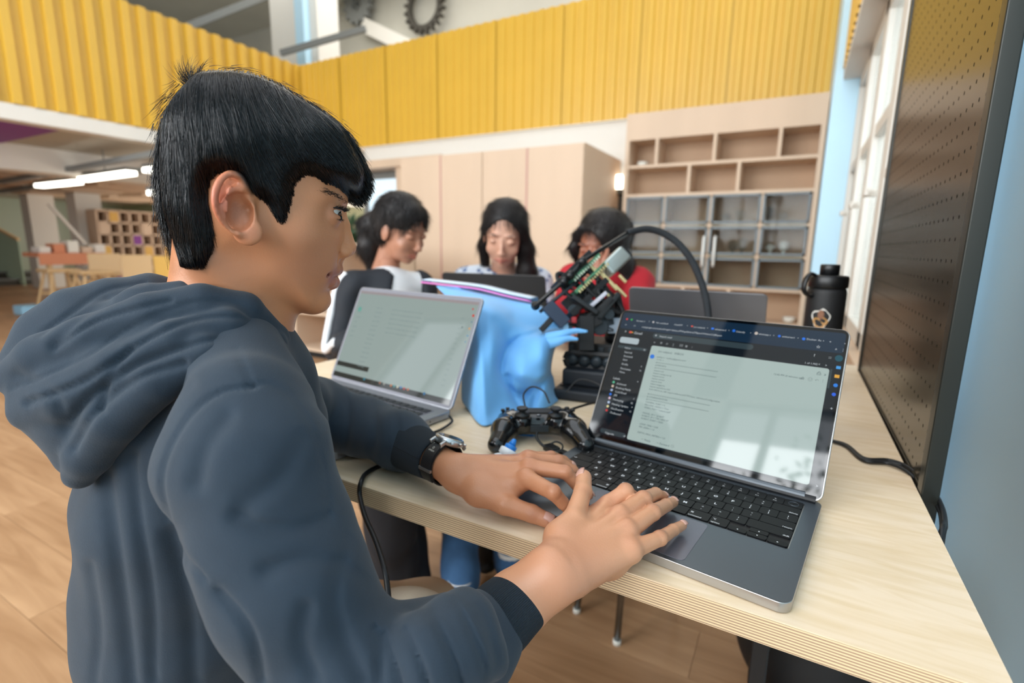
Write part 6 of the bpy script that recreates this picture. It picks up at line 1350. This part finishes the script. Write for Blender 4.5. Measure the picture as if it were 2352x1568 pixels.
for (pts, w_, dep) in (([(25, 892), (90, 868), (200, 818), (300, 752), (400, 706), (480, 690), (560, 702), (625, 745)], 3.0, .0022), ([(60, 925), (180, 880), (270, 822), (345, 775), (430, 738), (520, 728), (590, 745), (640, 785)], 5.0, .0045),
    ([(160, 960), (215, 900), (290, 850), (380, 812), (480, 782), (560, 778)], 6.0, .0045), ([(165, 1030), (205, 960), (262, 905), (330, 862), (420, 835)], 7.0, .0045), ([(120, 800), (210, 742), (300, 712), (390, 690)], 4.5, .0035), ([(90, 770), (170, 712), (240, 668), (330, 650)], 4.0, .0025), ([(245, 690), (180, 730), (120, 790)], 8, .003), ([(40, 860), (120, 905), (150, 980)], 10, .002), ([(300, 800), (250, 860), (232, 940)], 6, .003)):
    V = groove(V, pts, w_, dep*1.15, .60)
V = relax(V, Q, 1)
np_obj('hood', V, Q, M_hood, hoodie)
def cuff(name, P, R, nrib, flat_=None, par=boy):
    P = catmull(P, 6); R = np.interp(np.linspace(0, 1, len(P)), np.linspace(0, 1, len(R)), R); n = 96; T = np.gradient(P, axis=0); T /= np.linalg.norm(T, axis=1)[:, None]; V = []; att = []
    P = np.vstack([P, P[-1:], P[-2:-1]]); T = np.vstack([T, T[-1:], T[-1:]]); R = np.concatenate([R, [R[-1]-.0025], [R[-1]-.003]])
    N = nrm(np.cross(T[0], (0.3, .2, 1)))
    for i in range(len(P)):
        N = nrm(N-T[i]*(N@T[i])); B = np.cross(T[i], N)
        for j in range(n): a = 2*PI*j/n; V.append(P[i]+(N*math.cos(a)+B*math.sin(a))*R[i]); att.append(a*nrib)
    m = len(P); Q = [(i*n+j, i*n+(j+1) % n, (i+1)*n+(j+1) % n, (i+1)*n+j) for i in range(m-1) for j in range(n)]
    o = np_obj(name, np.array(V), np.array(Q), M_rib, par); at = o.data.attributes.new('rib', 'FLOAT', 'POINT'); at.data.foreach_set('value', np.array(att, np.float32)); return o
cuff('cuff', [D(1112, 1456, .414), D(1160, 1408, .428), D(1208, 1366, .440)], [.0305, .0295, .0268], 120)
cuff('cuff', [T3(940, 1022, .042), T3(968, 1038, .041), T3(1000, 1056, .040)], [.033, .030, .0262], 120)
# trousers
tz = Field((-.85, -.1, .0), (-.1, .95, .72), .009)
hipc = hw(450, 1800); hipc[2] = .53
for s_, (ku, kv, kz) in ((1, (930, 1470, .60)), (-1, (965, 1432, .80))):
    hp_ = hipc+HN*.07*s_; kn = D(ku, kv, kz); kn[2] = min(kn[2], .60); ank = kn+np.array([.02, .05, 0]); ank[2] = .08; tz.chain([hp_, kn, ank], [.085, .062, .050], .02)
folds(tz, .002, 9)
V, Q = tz.mesh(3); np_obj('trousers', V, Q, M_khaki, boy)
M_trn = mat('trainer_white', (220, 216, 208), .6)
for s_, (ku, kv, kz) in ((1, (930, 1470, .60)), (-1, (965, 1432, .80))):
    kn = D(ku, kv, kz); c = np.array([kn[0]+.02, kn[1]+.05, .045]); fwd = nrm([HF[0], HF[1], 0]); mb = MB(); 
    wc(mb.tube([c-fwd*.04, c+fwd*.06+[0, 0, -.01], c+fwd*.15+[0, 0, -.015]], [.043, .040, .026], 14).build('shoe', M_trn, boy, smooth=True))
st2 = thing('stool', 'low round stool under the boy in the hoodie', 'stool', (hipc[0], hipc[1], 0))
MB().lathe([(.16, .41), (.17, .415), (.17, .435), (.16, .44)], n=28).build('seat', M_carton, st2, smooth=True)
for a_ in (-1, 1):
    for b_ in (-1, 1): MB().tube([(a_*.15, b_*.15, 0), (a_*.10, b_*.10, .41)], .014, 10).build('leg', M_chrome, st2, smooth=True)

# wristwatch on the far wrist
Wc_ = T3(1016, 1062, .040); axd = nrm(T3(1060, 1084, .038)-T3(985, 1048, .040)); M_strap = mat('black_strap', (20, 20, 22), .55); M_wst = mat('brushed_steel', (190, 194, 196), .28, .9); M_stitch = mat('pale_stitching', (214, 208, 196), .6)
wa = thing('wristwatch', 'steel wristwatch on a black stitched strap around the wrist of the boy', 'watch', Wc_)
tp = nrm(UP*.86+RT*.45-FW*.05); tp = nrm(tp-axd*(tp@axd)); sd_ = np.cross(axd, tp)
R_w = .0245
def wring(w_, r, a0, a1, name, m, n=40, th=.0016, par=wa, off=0.0):
    V = []; A = np.linspace(a0, a1, n)
    for a in A:
        d = tp*math.cos(a)+sd_*math.sin(a)
        for (x, q) in ((-w_/2, r), (w_/2, r), (w_/2, r+th), (-w_/2, r+th)): V.append(Wc_+axd*(x+off)+d*q)
    Q = [(i*4+j, i*4+(j+1) % 4, (i+1)*4+(j+1) % 4, (i+1)*4+j) for i in range(n-1) for j in range(4)]+[(3, 2, 1, 0), ((n-1)*4, (n-1)*4+1, (n-1)*4+2, (n-1)*4+3)]
    mbx = MB().add(V, Q); return wc(mbx.build(name, m, par))
wring(.019, R_w, .55, 2*PI-.55, 'strap', M_strap, 50); wring(.017, R_w+.0016, .8, 2.6, 'strap_flap', M_strap, 24, .0016)
for s_ in (-1, 1):
    for i in range(34): a = .62+i*.12; wring(.0006, R_w+.0017, a, a+.07, 'stitch', M_stitch, 3, .0004, off=s_*.0078)
wring(.021, R_w+.0012, 1.9, 2.02, 'keeper', M_wst, 6, .003); wring(.021, R_w+.0012, 4.2, 4.4, 'keeper', M_strap, 6, .0028)
wc(MB().lathe([(.0160, -.003), (.0180, -.001), (.0185, .004), (.0172, .0062), (.0158, .0066)], n=36, M=frame(Wc_+tp*(R_w+.0015), sd_, axd, tp)).build('watch_case', M_wst, wa, smooth=True))
wc(MB().lathe([(.0158, .0060), (.0150, .0072)], n=36, M=frame(Wc_+tp*(R_w+.0015), sd_, axd, tp)).build('watch_crystal', mat('watch_dial', (40, 44, 48), .05), wa))
for s_ in (-1, 1):
    for q in (-1, 1): wc(MB().bar(Wc_+tp*(R_w+.003)+axd*(q*.009)+sd_*s_*.014, Wc_+tp*(R_w-.003)+axd*(q*.009)+sd_*s_*.022, .0035, .005).build('lug', M_wst, wa, bevel=.001))
for a_ in (-.6, 0, .6): c = Wc_+tp*(R_w+.0035)+(axd*math.cos(a_)+sd_*math.sin(a_))*.0185; wc(MB().bar(c, c+(axd*math.cos(a_)+sd_*math.sin(a_))*.0035, .0035, .0035).build('pusher', M_wst, wa, bevel=.0006))
pt = wring(.013, R_w+.0018, .78, 1.22, 'strap_patch', M_strap, 8, .0012)
am = (.78+1.22)/2; dd_ = tp*math.cos(am)+sd_*math.sin(am); tg = -tp*math.sin(am)+sd_*math.cos(am)
tx = text_bm([('Ω', 0, .0004, .0042, 'CENTER'), ('OMEGA', 0, -.0032, .0028, 'CENTER')], 0).build('strap_lettering', M_stitch, wa); tx.matrix_world = Matrix(frame(Wc_+dd_*(R_w+.0032), axd, -tg if False else np.cross(dd_, axd), dd_).tolist())
# ------------------------------------------------------------------ the three girls at the far side of the table
M_skin2 = skin_mat('skin_plain', .45)
def hair_mat(name, rgb):
    m = mat(name, rgb, .5, spec=.4); nt = m.node_tree; b = nt.nodes['Principled BSDF']; tc = nt.nodes.new('ShaderNodeTexCoord'); mp = nt.nodes.new('ShaderNodeMapping'); mp.inputs['Scale'].default_value = (1, 1, .08)
    n = nt.nodes.new('ShaderNodeTexNoise'); n.inputs['Scale'].default_value = 220; nt.links.new(tc.outputs['Object'], mp.inputs[0]); nt.links.new(mp.outputs[0], n.inputs['Vector']); bb_ = nt.nodes.new('ShaderNodeBump'); bb_.inputs['Strength'].default_value = .8; bb_.inputs['Distance'].default_value = .003
    nt.links.new(n.outputs[0], bb_.inputs['Height']); nt.links.new(bb_.outputs[0], b.inputs['Normal']); return m
M_hair2 = hair_mat('dark_brown_hair', (26, 20, 19))
def patterned(name, base, spot, sc):
    m = mat(name, base, .8); nt = m.node_tree; b = nt.nodes['Principled BSDF']; tc = nt.nodes.new('ShaderNodeTexCoord'); v = nt.nodes.new('ShaderNodeTexVoronoi'); v.inputs['Scale'].default_value = sc; nt.links.new(tc.outputs['Object'], v.inputs['Vector'])
    cr = nt.nodes.new('ShaderNodeValToRGB'); cr.color_ramp.elements[0].position = .28; cr.color_ramp.elements[1].position = .36; cr.color_ramp.elements[0].color = (*lin(spot), 1); cr.color_ramp.elements[1].color = (*lin(base), 1); nt.links.new(v.outputs['Distance'], cr.inputs[0]); nt.links.new(cr.outputs[0], b.inputs['Base Color']); return m
M_tee = mat('white_cotton', (226, 226, 228), .85, noise=(8, .03)); M_jack = mat('black_track_fabric', (22, 26, 34), .75); M_red = mat('red_cotton', (178, 24, 38), .8, noise=(8, .05)); M_pat = patterned('blue_white_print', (214, 220, 230), (96, 116, 158), 34)
M_jean = mat('blue_denim', (58, 98, 140), .85, noise=(30, .12)); M_blk = mat('black_trouser_cloth', (20, 22, 28), .85)
def girl(label, hc, yaw, pitch, roll, scale, skin, build_hair, build_clothes):
    ray = nrm(hc-CAM); N = -ray; Rg = nrm(RT-N*(RT@N)); Uw = np.cross(N, Rg)
    Uz = nrm(np.array([0, 0, 1.0])-N*N[2]); Rg = np.cross(Uz, N)
    Fd = N*math.cos(yaw)+Rg*math.sin(yaw); Sd = np.cross(Uz, Fd); Fp = nrm(Fd*math.cos(pitch)-Uz*math.sin(pitch)); Up_ = np.cross(Fp, Sd)
    S2_ = Sd*math.cos(roll)+Up_*math.sin(roll); Up_ = np.cross(Fp, S2_); R = np.stack([S2_, Up_, Fp], 1)*scale
    Wd = lambda p: np.asarray(p, float)@R.T+hc
    root = thing('person', label, 'person', (hc[0], hc[1], 0))
    f = Field((-.10, -.21, -.12), (.10, .14, .13), .0027)
    f.ell((0, .035, -.015), (.072, .083, .088)); f.ell((0, -.015, .022), (.0585, .082, .064), k=.015); f.ell((0, -.060, .030), (.043, .040, .045), k=.02); f.ell((0, -.090, .056), (.017, .013, .014), k=.015)
    f.cap((0, -.05, -.02), (0, -.20, -.045), .043, .048, .02)
    for s_ in (-1, 1):
        f.ell((s_*.034, -.032, .056), (.023, .021, .020), k=.012); f.ell((s_*.031, .008, .094), (.016, .009, .011), k=.010, op='s'); f.ell((s_*.031, .004, .0735), (.0130, .0105, .0125), k=.003)
        f.ell((s_*.0095, -.036, .093), (.0065, .006, .008), k=.005); f.ell((s_*.071, -.008, -.004), (.007, .030, .018), k=.005); f.ell((s_*.030, .026, .078), (.019, .005, .008), k=.01)
        f.cap((0, -.0605, .0865), (s_*.021, -.0635, .0755), .0042, .0022, .003); f.cap((0, -.0705, .0850), (s_*.018, -.0660, .0755), .0056, .0025, .003)
    f.chain([(0, .010, .080), (0, -.012, .088), (0, -.033, .098)], [.006, .0068, .0095], .007)
    V, Q = f.mesh(1)
    sd = [((s_*.03*1, -.03, .07), .02, tuple(min(255, int(c*1.06)) for c in skin), .4) for s_ in (-1, 1)]
    lipc = (int(skin[0]*.86), int(skin[1]*.66), int(skin[2]*.68))
    for s_ in (-1, 1):
        for t in (0, .33, .66, 1): sd += [((s_*.019*t, -.0610-.003*t, .0875-.011*t), .0038, lipc, .8), ((s_*.016*t, -.0705+.004*t, .087-.010*t), .0046, lipc, .75)]
        for t in np.linspace(0, 1, 7): sd.append(((s_*(.013+.034*t), .0235+.0075*math.sin(PI*(t*.8+.05)), .089-.020*t*t), .0034, (36, 26, 22), .85))
        for t in np.linspace(0, 1, 7): sd.append(((s_*(.019+.025*t), -.0025-.0025*math.sin(PI*t), .0870-.008*t*t), .0022, (22, 16, 14), .95))
    cols = skincol(V, sd, skin)
    bodyV = [V@R.T+hc]; bodyQ = [Q]; bodyC = [cols]
    parts = build_clothes(root, Wd, hc, Rg, N)
    nk = Wd((0, -.12, -.03)); ptsW = parts.pop(); Fk = Field(np.array([nk]+ptsW).min(0)-.07, np.array([nk]+ptsW).max(0)+.07, .008); sL, eL, wL, sR, eR, wR = ptsW; ms = (sL+sR)/2; Fk.chain([nk, ms-[0, 0, .02], ms-[0, 0, .2]], [.035, .05, .06], .02); Fk.chain([ms, sL, eL, wL], [.04, .035, .026, .020], .01); Fk.chain([ms, sR, eR, wR], [.04, .035, .026, .020], .01); parts.append(Fk.mesh(2))
    for (V, Q) in parts: n = sum(len(v) for v in bodyV); bodyV.append(V); bodyQ.append(Q+n); bodyC.append(skincol(V, [], skin))
    np_obj('body', np.concatenate(bodyV), np.concatenate(bodyQ), M_skin2, root, cols=np.concatenate(bodyC))
    f = Field((-.16, -.34, -.20), (.16, .15, .13), .0042); build_hair(f); folds(f, .0006, 11); V, Q = f.mesh(2); hm = np_obj('hair', V@R.T+hc, Q, M_hair2, root)
    me = hm.data; nv = len(me.vertices); nn = np.zeros(nv*3, np.float32); me.vertex_normals.foreach_get('vector', nn); nn = nn.reshape(-1, 3); co = V@R.T+hc
    idx = rng.integers(0, nv, 9000); p = co[idx]+nn[idx]*.0012; n_ = nn[idx]; S = []; back_ = -Fd*.5; dn = np.array([0, 0, -1.0])+back_*.6
    d = dn-n_*(n_@dn)[:, None]; d /= np.linalg.norm(d, axis=1)[:, None]+1e-6; d = d+rng.normal(0, .10, d.shape); L = rng.uniform(.02, .045, (len(idx), 1))
    for t in np.linspace(0, 1, 6): S.append(p+d*L*t+n_*(.0016*math.sin(PI*t)-.004*t*t)+np.array([0, 0, -.006])*t*t)
    ribbonhair(np.stack(S, 1), .0006, 'hair_strands', M_hair2, hm)['kind'] = 'stuff'
    return root
def cap_hair(f, fr=.0):
    f.ell((0, .042, -.022), (.080, .087, .092)); f.ell((0, .0, -.045), (.076, .075, .065), k=.02)
    f.ell((0, -.035+fr, .090), (.060, .088, .075), k=.010, op='s')
def chainW(F, P, R, k=.02): F.chain(P, R, k); return F
def seat_under(p, lab): 
    s_ = thing('stool', lab, 'stool', (p[0], p[1], 0)); MB().lathe([(.16, .43), (.17, .435), (.17, .46), (.16, .465)], n=24).build('seat', M_carton, s_, smooth=True)
    for a_ in (-1, 1):
        for b_ in (-1, 1): MB().tube([(a_*.15, b_*.15, 0), (a_*.10, b_*.10, .43)], .014, 10).build('leg', M_carton, s_, smooth=True)
def bodyfield(lo, hi, h=.0075): return Field(lo, hi, h)
def mk(F, name, m, root, sm=3): V, Q = F.mesh(sm); return np_obj(name, V, Q, m, root)
def legs(root, hips, knees, ankles, m, r=(.085, .07, .055)):
    A = np.array(hips+knees+ankles); F = bodyfield(A.min(0)-.13, A.max(0)+.13, .01); F.a[:] = 1
    for h_, k_, a_ in zip(hips, knees, ankles): F.chain([h_, k_, a_], r, .02)
    folds(F, .002, 4); return mk(F, 'trousers', m, root)
def shoe(root, a, fwd, m): a = np.array([a[0], a[1], .045]); return wc(MB().tube([a-fwd*.05, a+fwd*.05+[0, 0, -.005], a+fwd*.13+[0, 0, -.018]], [.042, .038, .024], 14).build('shoe', m, root, smooth=True))
def hand_simple(F, w_, d, up):
    """a relaxed, slightly curled hand of five fingers"""
    s_ = np.cross(d, up); F.cap(w_, w_+d*.07, .022, .026, .01, flat=(up, .55))
    for i, (o_, l) in enumerate(((-.024, .060), (-.008, .070), (.008, .066), (.023, .052))): F.chain([w_+d*.07+s_*o_, w_+d*(.07+l*.5)+s_*o_*1.15+up*.006, w_+d*(.07+l)+s_*o_*1.2-up*.012], [.010, .0085, .007], .003)
    F.chain([w_+d*.02-s_*.022, w_+d*.055-s_*.042, w_+d*.085-s_*.046], [.012, .010, .008], .006)

# first girl: black jacket with white sleeve stripes
def g1_clothes(root, Wd, hc, Rg, N):
    nb_ = Wd((0, -.165, -.045)); sh_l = D(812, 662, 1.60); sh_r = D(962, 658, 1.72); hip = np.array([hc[0]-.06, hc[1]+.0, .52]); mid_ = (sh_l+sh_r)/2
    el_l = D(782, 800, 1.56); wr_l = D(800, 870, 1.45); wr_l[2] = max(wr_l[2], TZ+.03); el_r = sh_r+np.array([.10, -.06, -.20]); wr_r = np.array([-.93, 1.18, TZ+.03])
    A = np.array([nb_, sh_l, sh_r, hip, el_l, wr_l, el_r]); lo, hi = A.min(0)-.16, A.max(0)+.16
    F = bodyfield(lo, hi); c1 = mid_*.75+hip*.25; F.chain([mid_-[0, 0, .03], c1, hip], [.085, .105, .115], .03); F.chain([sh_l, mid_, sh_r], [.050, .06, .050], .03); mk(F, 't_shirt', M_tee, root)
    F = bodyfield(lo, hi); F.chain([mid_-[0, 0, .03], c1, hip], [.098, .120, .130], .03); F.chain([sh_l, mid_-[0, 0, .01], sh_r], [.054, .056, .054], .03)
    F.chain([sh_l, el_l, wr_l], [.054, .046, .034], .02); F.chain([sh_r, el_r], [.060, .048], .02); F.chain([el_r, wr_r], [.048, .034], .02)
    fwd_ = nrm(N*.75+Rg*.66); fwd_[2] = 0; fwd_ = nrm(fwd_); F.chain([nb_+fwd_*.06+[0, 0, .02], mid_+fwd_*.115-[0, 0, .06], c1+fwd_*.14, hip+fwd_*.14], [.055, .060, .060, .050], .02, op='s'); F.ell(nb_+[0, 0, .03], (.090, .090, .075), k=.01, op='s')
    folds(F, .002, 21); jk = mk(F, 'jacket', M_jack, root)
    out = -RT; P = catmull([sh_l+UP*.044-RT*.014-FW*.022, sh_l-RT*.044-FW*.030-UP*.01, (sh_l+el_l)/2-RT*.040-FW*.034, el_l-RT*.034-FW*.034, wr_l-RT*.024-FW*.024], 8); wc(MB().tube(P, .013, 8, flat=(1, .9)).build('sleeve_stripe', M_tee, jk, smooth=True))
    hp2 = [hip+np.array([.03, .08, 0]), hip+np.array([-.02, -.08, 0])]; kn = [D(895, 1105, 1.32), D(905, 1110, 1.50)]; an = [ON(905, 1345, 2, .09), ON(935, 1330, 2, .10)]
    legs(root, hp2, kn, an, M_blk, (.09, .078, .062)); d_ = nrm(np.array([.75, -.5, 0])); M_sand = mat('pale_sandal', (216, 206, 192), .5)
    for a in an: shoe(root, a-d_*.04, -d_, M_sand)
    F = Field(np.minimum(wr_l, wr_r)-.14, np.maximum(wr_l, wr_r)+.16, .004); hand_simple(F, wr_r+np.array([.0, 0, .0]), nrm(np.array([1, -.1, 0])), Z); hand_simple(F, wr_l, nrm(np.array([.8, .2, 0])), Z); seat_under(hip, 'stool under the girl in the black striped jacket'); return [F.mesh(1), [sh_l, el_l, wr_l, sh_r, el_r, wr_r]]
def g1_hair(f):
    cap_hair(f, .004); f.chain([(-.01, .02, -.10), (-.03, -.03, -.12), (-.035, -.10, -.105), (-.03, -.165, -.08)], [.030, .040, .036, .018], .02); f.ell((0, .05, .03), (.066, .062, .05), k=.01)
    f.ell((0, -.015, .088), (.056, .084, .060), k=.006, op='s')
girl('girl with tied-back dark hair in a black track jacket with white sleeve stripes', D(922, 528, 1.66), math.radians(46), math.radians(20), math.radians(2), .93, (172, 122, 98), g1_hair, g1_clothes)
# second girl: patterned shirt
def g2_clothes(root, Wd, hc, Rg, N):
    nb_ = Wd((0, -.165, -.045)); sh_l = nb_-Rg*.135-[0, 0, .035]; sh_r = nb_+Rg*.135-[0, 0, .035]; mid_ = (sh_l+sh_r)/2; hip = np.array([hc[0]+.02, hc[1]+.10, .52])
    el_l = sh_l+np.array([-.04, -.06, -.20])-N*0; el_r = sh_r+np.array([.06, -.06, -.20]); wr_l = np.array([hc[0]-.05, hc[1]-.26, TZ+.04]); wr_r = np.array([hc[0]+.14, hc[1]-.24, TZ+.04])
    A = np.array([nb_, sh_l, sh_r, hip, el_l, el_r, wr_l, wr_r]); F = bodyfield(A.min(0)-.15, A.max(0)+.15); F.chain([mid_-[0, 0, .02], mid_*.6+hip*.4, hip], [.085, .105, .11], .03); F.chain([sh_l, mid_+[0, 0, .012], sh_r], [.052, .055, .052], .03)
    F.chain([sh_l, el_l, wr_l], [.055, .045, .034], .02); F.chain([sh_r, el_r, wr_r], [.055, .045, .034], .02); F.ell(nb_+[0, 0, .055]+N*.02, (.068, .06, .075), k=.008, op='s'); folds(F, .0015, 22); mk(F, 'shirt', M_pat, root)
    kn = [D(1056, 1165, 1.62), D(1160, 1150, 1.72)]; an = [ON(1058, 1352, 2, .10), ON(1172, 1290, 2, .09)]; legs(root, [hip-Rg*.08, hip+Rg*.08], kn, an, M_jean, (.08, .062, .050))
    M_sock = mat('white_sock', (224, 222, 216), .8)
    for a in an: wc(MB().tube([a+[0, 0, .035], a-[0, 0, .05]], [.038, .036], 14).build('sock', M_sock, root, smooth=True)); shoe(root, a, nrm(np.array([.3, -1, 0])), M_trn)
    F = Field(np.minimum(wr_l, wr_r)-.14, np.maximum(wr_l, wr_r)+.14, .004); hand_simple(F, wr_l, nrm(np.array([.2, -1, 0])), Z); hand_simple(F, wr_r, nrm(np.array([-.2, -1, 0])), Z); seat_under(hip, 'stool under the girl in the patterned shirt'); return [F.mesh(1), [sh_l, el_l, wr_l, sh_r, el_r, wr_r]]
def g2_hair(f):
    cap_hair(f, -.002); f.chain([(.060, .03, .0), (.080, -.05, -.01), (.092, -.13, .0), (.095, -.22, .02), (.098, -.30, .02)], [.022, .030, .036, .036, .020], .02); f.chain([(-.062, .03, 0), (-.074, -.05, -.02), (-.070, -.12, -.03)], [.018, .020, .018], .02)
    f.ell((0, -.010, .088), (.0575, .092, .064), k=.006, op='s')
girl('girl in a white and blue patterned shirt with long dark centre-parted hair, looking down', D(1158, 540, 1.80), math.radians(-6), math.radians(20), math.radians(-4), .98, (206, 156, 132), g2_hair, g2_clothes)
# third girl: red top, chin lowered, hair over one shoulder
def g3_clothes(root, Wd, hc, Rg, N):
    nb_ = Wd((0, -.15, -.06)); sh_l = D(1318, 645, 1.82); sh_r = D(1462, 655, 1.80); mid_ = (sh_l+sh_r)/2; hip = np.array([hc[0]+.06, hc[1]+.14, .52]); el_l = D(1300, 715, 1.66); el_r = D(1475, 760, 1.66); wr_l = D(1365, 668, 1.58); wr_r = np.array([hc[0]+.02, hc[1]-.27, TZ+.04])
    A = np.array([nb_, sh_l, sh_r, hip, el_l, el_r, wr_l, wr_r]); F = bodyfield(A.min(0)-.15, A.max(0)+.15); F.chain([mid_-[0, 0, .02], mid_*.6+hip*.4, hip], [.085, .105, .11], .03); F.chain([sh_l, mid_+[0, 0, .01], sh_r], [.060, .055, .062], .03)
    F.chain([sh_l, el_l, wr_l], [.056, .046, .034], .02); F.chain([sh_r, el_r, wr_r], [.058, .046, .034], .02); folds(F, .0015, 23); mk(F, 'red_top', M_red, root)
    kn = [hip+np.array([-.06, -.38, 0]), hip+np.array([.12, -.38, 0])]; an = [k_*[1, 1, 0]+np.array([0, .1, .10]) for k_ in kn]; legs(root, [hip-Rg*.08, hip+Rg*.08], kn, an, M_blk, (.08, .062, .050))
    for a in an: shoe(root, a, nrm(np.array([.1, -1, 0])), M_blackm)
    F = Field(np.minimum(wr_l, wr_r)-.15, np.maximum(wr_l, wr_r)+.15, .004); hand_simple(F, wr_l, nrm(np.array([.1, .25, .9])), nrm(np.array([.3, -.9, .2]))); hand_simple(F, wr_r, nrm(np.array([.3, -1, 0])), Z); seat_under(hip, 'stool under the girl in the red top'); return [F.mesh(1), [sh_l, el_l, wr_l, sh_r, el_r, wr_r]]
def g3_hair(f):
    cap_hair(f, .0); f.ell((.02, .04, -.01), (.092, .090, .100), k=.01); f.chain([(.07, .02, .02), (.090, -.05, .02), (.105, -.12, .03), (.11, -.20, .03), (.10, -.27, .02)], [.034, .040, .044, .040, .022], .02); f.chain([(-.066, .03, .02), (-.088, -.01, .03), (-.082, -.05, .03)], [.018, .020, .012], .015)
    f.chain([(-.05, .075, .055), (-.078, .04, .03), (-.088, -.01, .01)], [.010, .013, .012], .012)
    f.ell((-.012, -.008, .090), (.058, .088, .078), k=.006, op='s'); f.chain([(.045, .07, .06), (.066, .02, .055), (.072, -.04, .045)], [.014, .016, .018], .01)
girl('girl in a red top with wavy black hair falling over one side, chin lowered', D(1378, 562, 1.80), math.radians(-24), math.radians(20), math.radians(-6), .98, (158, 100, 76), g3_hair, g3_clothes)
tg_ = ON(1112, 1320, 2, .0); tag(MB().tube(catmull([tg_+[0, 0, .20], tg_+[.01, 0, .12], tg_+[0, .01, .05], tg_+[.02, 0, .015]], 5), [.02]*5+[.03]*5+[.026]*5+[.012], 8).build('shoulder_bag', M_blackm, smooth=True), 'small black bag on the floor beside the blue jeans leg', 'bag')
